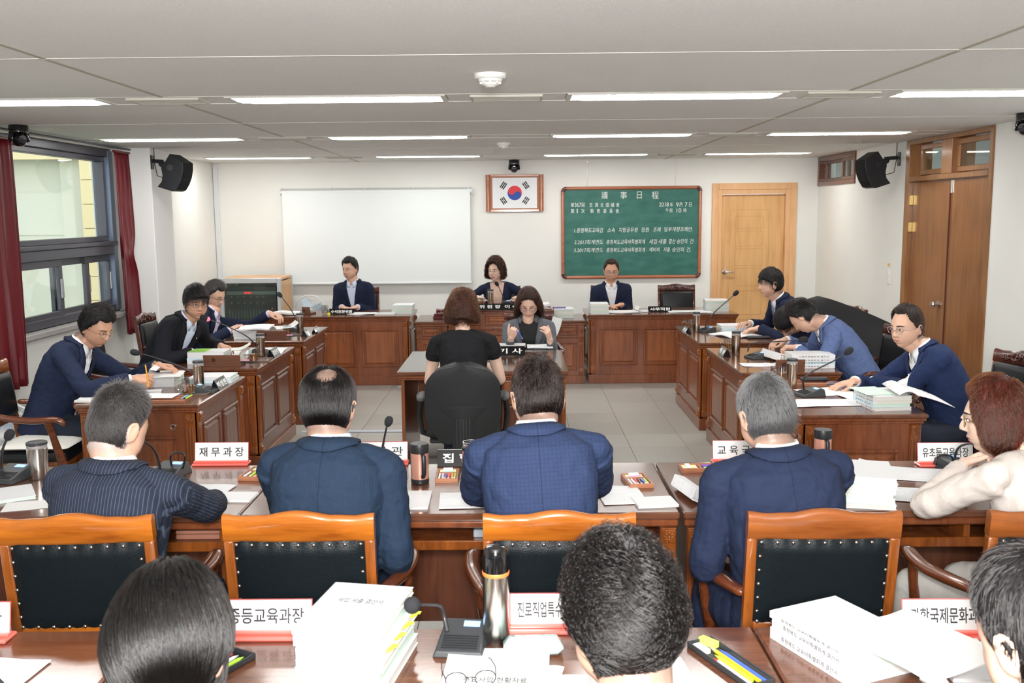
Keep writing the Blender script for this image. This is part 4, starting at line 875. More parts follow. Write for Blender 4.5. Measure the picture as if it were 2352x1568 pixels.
def hair_mat(name, col, grey=0, rough=.5):
    M = mat(name, col, rough, spec=.25); N, L, B = nt(M); c = coords(M, 'Object', (260, 260, 60)); n = node(M, 'ShaderNodeTexNoise', i_Scale=1, i_Detail=2); L.new(c, n.inputs['Vector'])
    g = tuple(q*(1-grey)+.20*grey for q in col); L.new(ramp(M, n.outputs[0], [(.42, col), (.62, g)]), B.inputs['Base Color']); bump(M, n.outputs[0], .5, .004); return M
def strand_mat(name, mel, red, rnd, rough=.28):
    M = bpy.data.materials.new(name); M.use_nodes = True; N = M.node_tree.nodes; L = M.node_tree.links; N.remove(N['Principled BSDF']); h = N.new('ShaderNodeBsdfHairPrincipled')
    try: h.model = 'CHIANG'
    except Exception: pass
    h.parametrization = 'COLOR' if isinstance(mel, tuple) else 'MELANIN'
    if isinstance(mel, tuple): h.inputs['Color'].default_value = (*mel, 1)
    else: h.inputs['Melanin'].default_value = mel
    
    for nm, vv in (('Melanin Redness', red), ('Random Color', rnd)):
        if nm in h.inputs: h.inputs[nm].default_value = vv
    h.inputs['Roughness'].default_value = rough; h.inputs['Radial Roughness'].default_value = .45
    L.new(h.outputs[0], N['Material Output'].inputs[0]); return M
HB = hair_mat('hair_black', (.010, .009, .010)); HB2 = hair_mat('hair_soft_black', (.022, .018, .018)); HG = hair_mat('hair_greying', (.022, .021, .023), .35); HG2 = hair_mat('hair_salt', (.014, .012, .012), .15)
HBR = hair_mat('hair_brown', (.060, .026, .018)); HRD = hair_mat('hair_red_brown', (.070, .014, .012)); HDB = hair_mat('hair_dark_brown', (.030, .014, .011))
STR = {HB.name: strand_mat('strand_black', .98, .3, .05), HB2.name: strand_mat('strand_soft_black', .90, .4, .1), HG.name: strand_mat('strand_greying', (.055, .055, .058), 0, .9, .35), HG2.name: strand_mat('strand_salt', (.017, .015, .015), 0, .7, .35), HBR.name: strand_mat('strand_brown', .74, .75, .1), HRD.name: strand_mat('strand_red_brown', .72, 1.0, .1), HDB.name: strand_mat('strand_dark_brown', .84, .7, .1)}
SKIN_ = {}
def skin(tone=0):
    if tone in SKIN_: return SKIN_[tone]
    base = [(.66, .40, .29), (.72, .47, .36), (.58, .32, .215), (.76, .53, .42)][tone]
    M = mat('skin_%d' % tone, base, .46, sss=.12); N, L, B = nt(M); a = node(M, 'ShaderNodeAttribute', attribute_name='tint'); mx = node(M, 'ShaderNodeMix', data_type='RGBA')
    L.new(a.outputs['Color'], mx.inputs['B']); 
    c = coords(M, 'Object'); n = node(M, 'ShaderNodeTexNoise', i_Scale=22, i_Detail=3); L.new(c, n.inputs['Vector']); cr = ramp(M, n.outputs[0], [(.35, tuple(q*.93 for q in base)), (.7, base)])
    L.new(cr, mx.inputs['A']); L.new(a.outputs['Alpha'], mx.inputs['Factor']); L.new(mx.outputs['Result'], B.inputs['Base Color'])
    n2 = node(M, 'ShaderNodeTexNoise', i_Scale=380, i_Detail=2); L.new(c, n2.inputs['Vector']); bump(M, n2.outputs[0], .08, .001); SKIN_[tone] = M; return M
def suit_mat(name, col, kind='plain', col2=None, rough=.85):
    if name in MATS: return MATS[name]
    M = mat(name, col, rough, spec=.25); N, L, B = nt(M); a = node(M, 'ShaderNodeAttribute', attribute_name='cloth'); sp = node(M, 'ShaderNodeSeparateXYZ'); L.new(a.outputs['Vector'], sp.inputs[0])
    src = None
    def line(ax, freq, w_):
        m1 = node(M, 'ShaderNodeMath', operation='MULTIPLY'); L.new(sp.outputs[ax], m1.inputs[0]); m1.inputs[1].default_value = freq; f = node(M, 'ShaderNodeMath', operation='FRACT'); L.new(m1.outputs[0], f.inputs[0])
        l = node(M, 'ShaderNodeMath', operation='LESS_THAN'); L.new(f.outputs[0], l.inputs[0]); l.inputs[1].default_value = w_; return l.outputs[0]
    nz = node(M, 'ShaderNodeTexNoise', i_Scale=900, i_Detail=2); L.new(coords(M, 'Object'), nz.inputs['Vector'])
    base = ramp(M, nz.outputs[0], [(.3, tuple(q*.75 for q in col)), (.7, tuple(min(1, q*1.2) for q in col))])
    if kind in ('pin', 'fine', 'check'):
        s = line(0, {'pin': 96, 'fine': 150, 'check': 75}[kind], {'pin': .19, 'fine': .12, 'check': .12}[kind])
        if kind == 'check':
            s2 = line(2, 75, .12); mm = node(M, 'ShaderNodeMath', operation='MAXIMUM'); L.new(s, mm.inputs[0]); L.new(s2, mm.inputs[1]); s = mm.outputs[0]
        mx = node(M, 'ShaderNodeMix', data_type='RGBA'); L.new(s, mx.inputs['Factor']); L.new(base, mx.inputs['A']); mx.inputs['B'].default_value = (*col2, 1); base = mx.outputs['Result']
    if kind == 'linen':
        c = coords(M, 'Object', (1, 1, .12)); n3 = node(M, 'ShaderNodeTexNoise', i_Scale=420, i_Detail=3); L.new(c, n3.inputs['Vector']); base = ramp(M, n3.outputs[0], [(.35, col), (.68, col2)])
    def cmp(op, src, v):
        q = node(M, 'ShaderNodeMath', operation=op); L.new(src, q.inputs[0]); q.inputs[1].default_value = v; return q.outputs[0]
    def mul(a_, b_):
        q = node(M, 'ShaderNodeMath', operation='MULTIPLY'); L.new(a_, q.inputs[0]); L.new(b_, q.inputs[1]); return q.outputs[0]
    ab = node(M, 'ShaderNodeMath', operation='ABSOLUTE'); L.new(sp.outputs[0], ab.inputs[0])
    seam = mul(mul(cmp('LESS_THAN', ab.outputs[0], .0014), cmp('LESS_THAN', sp.outputs[1], -.02)), cmp('GREATER_THAN', sp.outputs[2], -.2))
    mm2 = node(M, 'ShaderNodeMath', operation='MULTIPLY'); L.new(seam, mm2.inputs[0]); mm2.inputs[1].default_value = .55
    mxs = node(M, 'ShaderNodeMix', data_type='RGBA'); L.new(mm2.outputs[0], mxs.inputs['Factor']); L.new(base, mxs.inputs['A']); mxs.inputs['B'].default_value = (*[q*.25 for q in col], 1); base = mxs.outputs['Result']
    L.new(base, B.inputs['Base Color']); n4 = node(M, 'ShaderNodeTexNoise', i_Scale=9, i_Detail=3, i_Distortion=1.2); L.new(coords(M, 'Object'), n4.inputs['Vector']); bump(M, n4.outputs[0], .35, .03); return M
S_NAVY = suit_mat('suit_navy', (.015, .023, .055)); S_NAVY2 = suit_mat('suit_navy_bright', (.017, .030, .088)); S_DK = suit_mat('suit_charcoal', (.012, .013, .018)); S_DNAVY = suit_mat('suit_dark_navy', (.012, .017, .042))
S_PIN = suit_mat('suit_pinstripe', (.019, .025, .042), 'pin', (.060, .075, .115)); S_FINE = suit_mat('suit_blue_fine', (.013, .026, .052), 'fine', (.022, .040, .074)); S_CHK = suit_mat('suit_check', (.026, .042, .100), 'check', (.019, .031, .077))
S_LINEN = suit_mat('suit_linen', (.075, .115, .26), 'linen', (.14, .19, .36)); S_GREY = suit_mat('jacket_grey', (.115, .125, .145)); S_BLK = suit_mat('knit_black', (.009, .009, .011)); S_BEI = suit_mat('blouse_beige', (.60, .54, .50), rough=.7)
T_DK = suit_mat('trousers_dark', (.016, .020, .034)); T_CR = suit_mat('trousers_cream', (.52, .50, .47))
SH_W = mat('shirt_white', (.80, .82, .86), .7); SH_B = mat('shirt_pale_blue', (.62, .70, .88), .7); SH_L = mat('shirt_lilac', (.66, .60, .80), .7); SH_PK = mat('top_pink_beige', (.66, .46, .38), .75); SH_K = mat('top_black', (.012, .012, .014), .8)
SHOE = mat('shoe_black', (.012, .012, .012), .3, coat=.4)
EYEW = mat('eye_white', (.78, .76, .73), .25); EYEI = mat('eye_iris', (.02, .011, .008), .12, coat=1)
def spline(pts, n=4):
    out = []; P = [Vector(p) for p in pts]
    for i in range(len(P)-1):
        p0 = P[max(0, i-1)]; p1 = P[i]; p2 = P[i+1]; p3 = P[min(len(P)-1, i+2)]
        for k in range(n):
            t = k/n; out.append(.5*((2*p1)+(p2-p0)*t+(2*p0-5*p1+4*p2-p3)*t*t+(3*p1-p0-3*p2+p3)*t**3))
    out.append(P[-1]); return out
def ik(S, W, a, b, hint):
    d = (W-S); L = d.length
    if L > (a+b)*.985: W = S+d*((a+b)*.985/L); d = W-S; L = d.length
    n = d/L; x = (a*a-b*b+L*L)/(2*L); h = math.sqrt(max(0, a*a-x*x)); hh = (hint-n*hint.dot(n)).normalized(); return S+n*x+hh*h, W
def hand_mb(mb, W, fdir, up, right, curl, spread=6, sc=1.04, thumb=35, fingers=None):
    """W wrist, fdir finger direction, up dorsal normal; right hand if right"""
    y = fdir.normalized(); z = (up-y*up.dot(y)).normalized(); x = y.cross(z)   # x to the right of a hand seen from above
    s = -1 if right else 1   # thumb lies on -x for a right hand
    M = Matrix((x*sc, y*sc, z*sc)).transposed().to_4x4(); M.translation = W
    ring = []
    for (yy, w_, t_, zc) in ((-.03, .027, .021, 0), (0, .027, .019, 0), (.03, .034, .018, 0), (.06, .040, .015, 0), (.082, .040, .0125, -.001), (.092, .036, .010, -.002)):
        ring.append([M @ Vector((w_*math.cos(2*math.pi*k/14)+s*-.0, yy, zc+t_*math.sin(2*math.pi*k/14))) for k in range(14)])
    mb.loft(ring)
    F = fingers or [(-.029, .036, .024, .019, .0085), (-.010, .042, .027, .021, .0088), (.010, .039, .026, .020, .0086), (.029, .030, .020, .018, .0076)]
    for i, (bx, l1, l2, l3, r) in enumerate(F):
        if s < 0: ox = bx
        else: ox = -bx
        c = curl[i] if isinstance(curl[0], (list, tuple)) else curl
        a = math.radians(c[0]); sp = math.radians((i-1.5)*spread)*(1 if s < 0 else -1)
        p = Vector((ox, .082-.004*abs(i-1.2), -.001)); P = [Vector((ox*.9, .055, -.001)), p.copy()]
        for l, da in ((l1, 0), (l2, c[1]), (l3, c[2])):
            a += math.radians(da); p = p+Vector((math.sin(sp)*math.cos(a), math.cos(sp)*math.cos(a), -math.sin(a)))*l; P.append(p.copy())
        mb.tube([M @ q for q in P], [r*sc*1.08, r*sc*1.05, r*sc, r*sc*.93, r*sc*.80], 10, round_=True)
    ta = math.radians(thumb); b = Vector((s*.022, .018, -.004)); p1 = b+Vector((s*math.sin(ta)*.040, math.cos(ta)*.040, -.012)); p2 = p1+Vector((s*math.sin(ta*.55)*.032, math.cos(ta*.55)*.032, -.010)); p3 = p2+Vector((s*math.sin(ta*.2)*.024, math.cos(ta*.2)*.024, -.004))
    mb.tube([M @ q for q in (b, p1, p2, p3)], [.0145*sc, .0120*sc, .0105*sc, .0085*sc], 10, round_=True)
    return M
CURLS = {'flat': (8, 14, 8), 'relax': (22, 30, 18), 'grip': (48, 62, 35), 'fist': (72, 85, 50), 'pen': [(42, 50, 18), (48, 58, 24), (58, 66, 30), (64, 70, 36)], 'pinch': [(40, 38, 18), (40, 44, 20), (30, 36, 18), (26, 30, 16)]}
def person(label, H, look, N, P, face, cloth, pants=T_DK, hair=None, tone=0, arms=None, shirt=None, vb=.42, vw=.062, vox=.0055, cvox=.012, glasses=None, roll=0, lapel=True, fem=0, wide=1.0, short=False, tie=None, open_face=True, shoulder=.178, legs=True, collar=True, knees=None, hs=1.0, eyes='open', group=None, brow=True, skirt=False, nk=None, pin=False, belly=1.0, strands=1.0, cuffs=True):
    H = Vector(H); N = Vector(N); P = Vector(P); N = H+(N-H).normalized()*(nk or (.152 if not fem else .150)); root = thing('person', label, 'person', (P.x, P.y, 0), 0, group); off = Matrix.Translation((-P.x, -P.y, 0))
    def finish(me): me.transform(off); return me
    up = (N-P).normalized(); fd = dirv(face); rt = fd.cross(Vector((0, 0, 1))).normalized(); rt = (rt-up*rt.dot(up)).normalized(); fr = up.cross(rt)
    mid = (N+P)/2-fr*.03; spine = spline([P-Vector((0, 0, .07)), P, mid, N], 8)
    HM = head_frame(H, look, roll); HMs = HM @ Matrix.Scale(hs, 4)
    A = {}
    for side, s in (('R', 1), ('L', -1)):
        sp = (arms or {}).get(side); S = N+rt*(s*shoulder*wide)-up*.075+fr*.005
        if sp is None: continue
        W = Vector(sp['w']); hint = sp.get('hint', Vector((0, 0, -1))+rt*s*.5); E, W = ik(S, W, .285, .262, Vector(hint)); fdir = Vector(sp.get('dir', (W-E))); upv = Vector(sp.get('up', (0, 0, 1)))
        A[side] = (S, E, W, fdir.normalized(), upv, sp)
    # ---------- body (head, neck, hidden trunk, arms, hands): one continuous skin
    mb = MB(); dv, df = ico(5); hp = head_pts(dv, fem); mb.add([tuple(p) for p in hp], df, HMs)
    for s in (-1, 1):  # ears
        EM = HMs @ Matrix.Translation((s*.0775, -.010, -.008)) @ Matrix.Rotation(s*math.radians(-18), 4, 'Z') @ Matrix.Rotation(math.radians(-8), 4, 'X')
        mb.ell((s*.004, 0, 0), (.007, .019, .032), 14, 10, M=EM)
        pts = [Vector((s*(.010+.004*math.sin(a)), -.017*math.cos(a*1.0)-.0, .031*math.sin(a))) for a in [math.radians(q) for q in (130, 90, 50, 20, -10, -40)]]
        mb.tube([EM @ Vector((s*.010, .010, .018)), EM @ Vector((s*.013, .002, .031)), EM @ Vector((s*.014, -.012, .028)), EM @ Vector((s*.013, -.020, .010)), EM @ Vector((s*.010, -.016, -.012)), EM @ Vector((s*.006, -.004, -.030))], [.0042*hs]*6, 8, round_=True)
    hb = HMs @ Vector((0, -.028, -.065)); mb.tube([N-up*.06, N+up*.02+fr*.0, (N+hb)/2+fr*.004, hb, HMs @ Vector((0, -.01, -.03))], [.070-.012*fem, .064-.013*fem, .060-.012*fem, .060-.010*fem, .055], 18)
    if 'neck_throat': mb.tube([N-fr*-.02, HMs @ Vector((0, .012, -.092))], [.046-.008*fem, .036], 12, round_=True)
    mb.tube([P+up*.15, mid, N-up*.08], [.045, .045, .055], 12, round_=True)
    for side, (S, E, W, fdir, upv, sp) in A.items():
        bare = sp.get('bare', short); k = 1.0 if bare else .50
        wr = .026 if fem else .029
        mb.tube(spline([S-rt*(.05 if side == 'R' else -.05)-up*.01, S, S.lerp(E, .5), E, E.lerp(W, .35), W+fdir*.008], 4), [.034*k]*4+[.040*k, .047*k, .046*k, .045*k, .043*k, .041*k, .039*k, .037*k]+[.038*k, .040*k, .041*k, .040*k]+[.038*max(k, .6), .036*max(k, .7), .034*max(k, .8), wr+.001, wr], 12, round_=True)
        hmx = hand_mb(mb, W, fdir, upv, side == 'R', CURLS[sp.get('pose', 'relax')], sc=(.96 if fem else 1.06)*sp.get('hsc', 1), thumb=sp.get('thumb', 35)); sp['M'] = hmx
    me = remesh(mb, vox, 2, None, .45); n = len(me.vertices); co = np.empty(n*3); me.vertices.foreach_get('co', co); co = co.reshape(-1, 3)
    inv = np.array(HMs.inverted()); hl = co @ inv[:3, :3].T+inv[:3, 3]
    if open_face:   # restore the fine facial relief softened by the remesh
        fa = (hl[:, 1] > .035) & (np.abs(hl[:, 2]) < .112) & (np.abs(hl[:, 0]) < .062) & (np.linalg.norm(hl, axis=1) < .16); q = hl[fa].copy(); d = q/np.array([.079, .099, .124])
        for _ in range(6):
            d = d/np.linalg.norm(d, axis=1, keepdims=True); hpv = head_pts(d, fem); d = d*1.0; d[:, 0] += (q[:, 0]-hpv[:, 0])/.079*.8; d[:, 2] += (q[:, 2]-hpv[:, 2])/.124*.8; d[:, 1] = np.sqrt(np.clip(1-d[:, 0]**2-d[:, 2]**2, .02, 1))
        d = d/np.linalg.norm(d, axis=1, keepdims=True); hpv = head_pts(d, fem); wgt = sstep(.035, .055, q[:, 1])*sstep(.062, .052, np.abs(q[:, 0]))*sstep(-.112, -.098, q[:, 2]); ok = np.abs(hpv[:, 1]-q[:, 1]) < .014
        q[:, 1] = np.where(ok, q[:, 1]+(hpv[:, 1]-q[:, 1])*wgt, q[:, 1]); hl[fa] = q; Mh = np.array(HMs); co = hl@Mh[:3, :3].T+Mh[:3, 3]; me.vertices.foreach_set('co', co.ravel()); me.update()
    tint = np.zeros((n, 4)); lip = np.exp(-((hl[:, 0]/.0215)**2)**2)*np.exp(-(((hl[:, 2]+.069)/.0095)**2)**4)*(hl[:, 1] > .06)
    tint[:, :3] = (.62, .16, .15) if fem else (.50, .19, .14); tint[:, 3] = lip*(.85 if fem else .70)
    if hair and not fem:
        dd = hl/np.linalg.norm(hl, axis=1, keepdims=True); az, el = dir_angles(dd); m_ = (sstep(-60, -36, el))*(1-sstep(40, 55, el)*(az < 55))*sstep(84, 112, az)*(hl[:, 1] < -.01)*(np.abs(hl[:, 0]) < .082); c_ = hair.get('stubble', (.10, .075, .065)); tint[:, :3] = np.where((m_ > lip)[:, None], c_, tint[:, :3]); tint[:, 3] = np.maximum(tint[:, 3], m_*.75*(np.linalg.norm(hl, axis=1) < .15))
    at = me.attributes.new('tint', 'FLOAT_COLOR', 'POINT'); at.data.foreach_set('color', tint.ravel()); sm(me, 180); finish(me)
    me.materials.clear(); body = new('body', me, skin(tone), root)
    # ---------- eyes, brows
    def surf(xx, zz, dy=0):
        d = np.array([[xx/.079, 0, zz/.124]]); r = d[0, 0]**2+d[0, 2]**2; d[0, 1] = math.sqrt(max(.05, 1-r)); 
        for _ in range(4):
            q = head_pts(d/np.linalg.norm(d), fem)[0]; d[0, 0] += (xx-q[0])/.079; d[0, 2] += (zz-q[2])/.124
        q = head_pts(d/np.linalg.norm(d), fem)[0]; return Vector((xx, q[1]+dy, zz))
    if open_face:
        for s in (-1, 1):
            c = surf(s*.031, .001); e = MB(); h_ = .0058 if eyes == 'open' else .0022
            if eyes != 'closed':
                e.ell((0, 0, 0), (.0125, .0045, h_), 14, 8, M=HMs @ Matrix.Translation(c+Vector((0, -.0008, -.001)))); eo = new('eye', finish(sm(e.mesh('eye'), 180)), EYEW, root)
                i_ = MB().ell((0, 0, 0), (.0058, .0030, min(.0055, h_*.95)), 12, 8, M=HMs @ Matrix.Translation(c+Vector((0, .0018, -.001)))); new('iris', finish(sm(i_.mesh('iris'), 180)), EYEI, eo)
            zl = .0055 if eyes == 'open' else (.002 if eyes == 'down' else -.001)
            ln = [surf(s*(.031+q), .001+zl*(1-(q/.015)**2)-(.001 if q*s > 0 else 0)-.0005, .0012) for q in (-.0145, -.008, 0, .008, .0145)]; l = MB().tube([HMs @ p for p in ln], [.0006, .0013, .0016, .0014, .0007], 6); new('lash_line', finish(l.mesh('lash_line')), HB, root)
            if s > 0:
                mp = [surf(q, -.0655-.0016*(q/.022)**2*-1, .0008) for q in (-.022, -.013, -.004, .004, .013, .022)]; l = MB().tube([HMs @ p for p in mp], [.0004, .0011, .0013, .0013, .0011, .0004], 6); new('mouth_line', finish(l.mesh('mouth_line')), mat('mouth_dark', (.16, .04, .035), .5), root)
                for q in (-.0085, .0085): nn_ = MB().ell((0, 0, 0), (.0034, .003, .0018), 8, 5, M=HMs @ Matrix.Translation(surf(q, -.0405, -.0008))); new('nostril_shade', finish(nn_.mesh('nostril_shade')), mat('mouth_dark', (.16, .04, .035), .5), root)  # nostril shading: dark ellipsoids stand in for the shaded openings
            if brow:
                bw = [surf(s*(.014+q), .0235+.0022*math.sin(q/.036*3.14)-.0012*q/.036, .0012) for q in (0, .009, .018, .027, .036)]; b_ = MB().tube([HMs @ p for p in bw], [.0018, .0032, .0034, .0026, .0010], 6, flat=.5, up=HMs.to_3x3() @ Vector((0, 1, 0))); new('eyebrow', finish(sm(b_.mesh('eyebrow'), 180)), HB2 if not fem else HDB, root)
    if glasses:
        gm = glasses; g = MB(); 
        for s in (-1, 1):
            c = Vector((s*.0325, .098, -.002)); rx, rz = (.0225, .0175) if not isinstance(gm, tuple) else gm[1]
            rg = [HMs @ (c+Vector((rx*math.cos(a), -.006*abs(math.cos(a))*(1 if math.cos(a)*s > 0 else 0), rz*math.sin(a)))) for a in [i*2*math.pi/20 for i in range(21)]]
            g.tube(rg, .0013, 6); g.tube([HMs @ (c+Vector((s*rx, -.008, .004))), HMs @ Vector((s*.073, .085, .004)), HMs @ Vector((s*.081, .03, .003)), HMs @ Vector((s*.083, -.01, -.002))], .0014, 6)
        g.tube([HMs @ Vector((-.0105, .098, .001)), HMs @ Vector((0, .101, .004)), HMs @ Vector((.0105, .098, .001))], .0013, 6)
        go = new('glasses', finish(sm(g.mesh('glasses'), 180)), gm[0] if isinstance(gm, tuple) else gm, root)
        for s in (-1, 1):
            l = MB(); c = Vector((s*.0325, .0975, -.002)); l.add([HMs @ (c+Vector((.9*rx*math.cos(a), -.004*abs(math.cos(a))*(1 if math.cos(a)*s > 0 else 0), .9*rz*math.sin(a)))) for a in [i*2*math.pi/16 for i in range(16)]], [tuple(range(16))]); new('lens', finish(l.mesh('lens')), LENS, go)
    # ---------- clothing shell
    cb = MB(); bw = wide; secs = [(-.13, .178, .125, .01), (0, .172, .128, .01), (.25, .160*belly, .122*belly, .012), (.5, .170, .128, .006), (.72, .186, .126, .0), (.86, .176, .108, -.004), (.955, .118, .078, -.006), (1.02, .070, .062, -.004)]
    if fem: secs = [(-.13, .172, .125, .01), (0, .168, .122, .01), (.25, .142, .105, .006), (.5, .150, .118, .016), (.68, .160, .122, .016), (.86, .150, .096, 0), (.95, .095, .070, -.004), (1.0, .060, .055, 0)]
    rings = []; 
    def sp_pt(v):
        if v < 0: return P+up*(v*(N-P).length), up
        q = v*(len(spine)-1-8)+8; i = min(int(q), len(spine)-2); return spine[i].lerp(spine[i+1], q-i), (spine[i+1]-spine[i]).normalized()
    for v, a, b, fo in secs:
        vv = min(v, 1.0); c, t_ = sp_pt(vv); c = c+up*max(0, v-1)*.5
        f_ = t_.cross(rt).normalized(); n_ = 28; ring = []
        for k in range(n_):
            th = 2*math.pi*k/n_; ca, sa = math.cos(th), math.sin(th); e = .82
            ring.append(c+rt*(a*bw*math.copysign(abs(ca)**e, ca))+f_*(b*math.copysign(abs(sa)**e, sa)+fo))
        rings.append(ring)
    cb.loft(rings)
    for side, s in (('R', 1), ('L', -1)):
        if side not in A:
            S = N+rt*(s*shoulder*wide)-up*.07; 
            cb.tube([N-up*.035+rt*s*.05, S], [.055, .06], 12, round_=True); continue
        S, E, W, fdir, upv, sp = A[side]; sh = .058 if not fem else .047
        cb.tube([N-up*.030+rt*s*.045, N-up*.045+rt*s*.11, S+up*.008], [.046, .052, sh], 14, round_=True)
        if sp.get('bare', short): 
            q = S.lerp(E, .38); cb.tube([S, S.lerp(E, .2), q], [sh, .060, .058], 14); continue
        We = W-(W-E).normalized()*.012
        if fem: rr = [.052, .050, .049, .047, .046, .044, .042, .040, .038, .037, .036]
        else: rr = [.064, .062, .060, .059, .057, .056, .054, .052, .050, .048, .047]
        if sp.get('puff'): rr = [r*1.15 for r in rr]
        path = spline([S, S.lerp(E, .5), E, E.lerp(We, .5), We], 3); rr = np.interp(np.linspace(0, 1, len(path)), np.linspace(0, 1, 11), rr).tolist(); cb.tube(path, rr, 14, round_=False)
        cb.ell(tuple(E), (.054 if not fem else .045,)*3, 12, 8)
    disp = [(.09, .012), (.035, .006)] if cvox < .014 else [(.08, .008)]
    cm = remesh(cb, cvox, 4, disp, .5)
    b = bmesh.new(); b.from_mesh(cm); L_ = (N-P).length
    bot = P+up*(vb*L_); 
    def loc(p): q = p-P; return q.dot(rt), (p-sp_pt(max(0, min(1, q.dot(up)/L_)))[0]).dot(fr), q.dot(up)/L_
    do_v = shirt is not None
    if do_v:
        for s in (-1, 1):
            topp = N+rt*(s*vw)+up*.0; d_ = (topp-bot).normalized(); nn = d_.cross(fr).normalized()
            bmesh.ops.bisect_plane(b, geom=b.verts[:]+b.edges[:]+b.faces[:], plane_co=bot, plane_no=nn, dist=1e-5)
    SV = []; 
    if do_v:
        for f in b.faces:
            x, y, v = loc(f.calc_center_median())
            if y > .005 and v > vb and abs(x) < vw*(v-vb)/(1-vb) and abs(x) < .12: SV.append(f)
    if SV:
        me2 = bpy.data.meshes.new('shirt'); vi = {}; vs = []; fs = []
        for f in SV:
            q = []
            for vv in f.verts:
                if vv.index not in vi: vi[vv.index] = len(vs); vs.append(vv.co-vv.normal*.004)
                q.append(vi[vv.index])
            fs.append(q)
        # vertex indices from bisect may be unset
    if SV:
        b.verts.index_update(); vi = {}; vs = []; fs = []
        for f in SV:
            q = []
            for vv in f.verts:
                if vv.index not in vi: vi[vv.index] = len(vs); vs.append(tuple(vv.co-vv.normal*.005))
                q.append(vi[vv.index])
            fs.append(q)
        me2.from_pydata(vs, [], fs); sm(me2, 180); finish(me2); so = new('shirt', me2, shirt, root); bmesh.ops.delete(b, geom=SV, context='FACES')
    jm = bpy.data.meshes.new('jacket'); b.to_mesh(jm); b.free()
    # cloth coordinates
    n = len(jm.vertices); co = np.empty(n*3); jm.vertices.foreach_get('co', co); co = co.reshape(-1, 3); q = co-np.array(P); cl = np.stack([q@np.array(rt)*1.0, q@np.array(fr), q@np.array(up)], 1)
    for side, (S, E, W, *_r) in A.items():
        for (a_, b_, base) in ((S, E, 0), (E, W, .3)):
            a0 = np.array(a_); ax = np.array((b_-a_).normalized()); L2 = (b_-a_).length; r = co-a0; tt = np.clip(r@ax, 0, L2); dd = np.linalg.norm(r-tt[:, None]*ax, axis=1); m_ = (dd < .078) & ((r@ax) > (.03 if base == 0 else -.02))
            u1 = np.array((Vector(ax).cross(Vector(fr) if abs(Vector(ax).dot(fr)) < .8 else up)).normalized()); u2 = np.cross(ax, u1); ang = np.arctan2(r@u2, r@u1); cl[m_] = np.stack([ang*.055, ang*0, tt+base], 1)[m_]
    at = jm.attributes.new('cloth', 'FLOAT_VECTOR', 'POINT'); at.data.foreach_set('vector', cl.ravel()); sm(jm, 180)
    bvh = BVHTree.FromPolygons([v.co.copy() for v in cm.vertices], [tuple(p.vertices) for p in cm.polygons])
    finish(jm); jname = 'jacket' if lapel else 'top'; jo = new(jname, jm, cloth, root)
    def ribbon(name, inner, outer, m_, lift=.006, par=root, th=.004, lift_in=None):
        A_, B_ = [], []
        for p in inner: 
            h = bvh.find_nearest(p); A_.append(h[0]+h[1]*(lift_in if lift_in is not None else lift))
        for p in outer:
            if isinstance(p, tuple): B_.append(p[0]); continue
            h = bvh.find_nearest(p); B_.append(h[0]+h[1]*lift)
        C_ = [a.lerp(b_, .5) for a, b_ in zip(A_, B_)]; C_ = [(lambda h: c+(h[1]*max(0, (lift-(c-h[0]).dot(h[1])))))(bvh.find_nearest(c)) for c in C_]
        mb = MB(); mb.strip(A_, C_); mb.strip(C_, B_); me = mb.mesh(name); bb = bmesh.new(); bb.from_mesh(me); bmesh.ops.remove_doubles(bb, verts=bb.verts, dist=1e-5); bb.to_mesh(me); bb.free(); nn = len(me.vertices)
        qq = np.empty(nn*3); me.vertices.foreach_get('co', qq); qq = qq.reshape(-1, 3)-np.array(P); at = me.attributes.new('cloth', 'FLOAT_VECTOR', 'POINT'); at.data.foreach_set('vector', np.stack([qq@np.array(rt), qq@np.array(fr), qq@np.array(up)], 1).ravel())
        sm(me, 180); finish(me); o = new(name, me, m_, par); sl = o.modifiers.new('s', 'SOLIDIFY'); sl.thickness = th; sl.offset = 1; return o
    if lapel and do_v:
        for s in (-1, 1):
            inn = []; out = []
            for i in range(11):
                v = i/10; p = bot.lerp(N+rt*(s*vw), v)+fr*.11*(1-v*.5); wd = .004+.052*min(1, v/.72) if v < .74 else (.040 if v < .80 else .044-.012*(v-.8)/.2)
                inn.append(p); out.append(p+rt*(s*wd)+up*(.012 if .74 < v < .8 else 0))
            ribbon('lapel', inn, out, cloth, .007)
    if collar and (lapel or shirt):
        m_ = cloth; inn = []; out = []; nr = .062 if not fem else .054
        cN = N+up*.012
        for i in range(17):
            a = math.radians(-40-100*1+i*(280)/16*1.0) if False else math.radians(180+40-i*260/16+0-0)
            th = math.radians(-130+260*i/16)   # 0 at back
            dx = math.sin(th); dy = -math.cos(th); bk = max(0, math.cos(th/1.3)); top = cN+rt*(dx*nr)+fr*(dy*nr*.95)+up*(.016*bk+.004)
            o_ = cN+rt*(dx*(nr+.030))+fr*(dy*(nr+.026))-up*.030; inn.append(top); out.append(o_)
        A_ = [p+(p-cN).normalized()*.002 for p in inn]; B_ = [(lambda h: h[0]+h[1]*.007)(bvh.find_nearest(p)) for p in out]; M_ = [(a+b_)/2+((a+b_)/2-cN).normalized()*.006 for a, b_ in zip(A_, B_)]
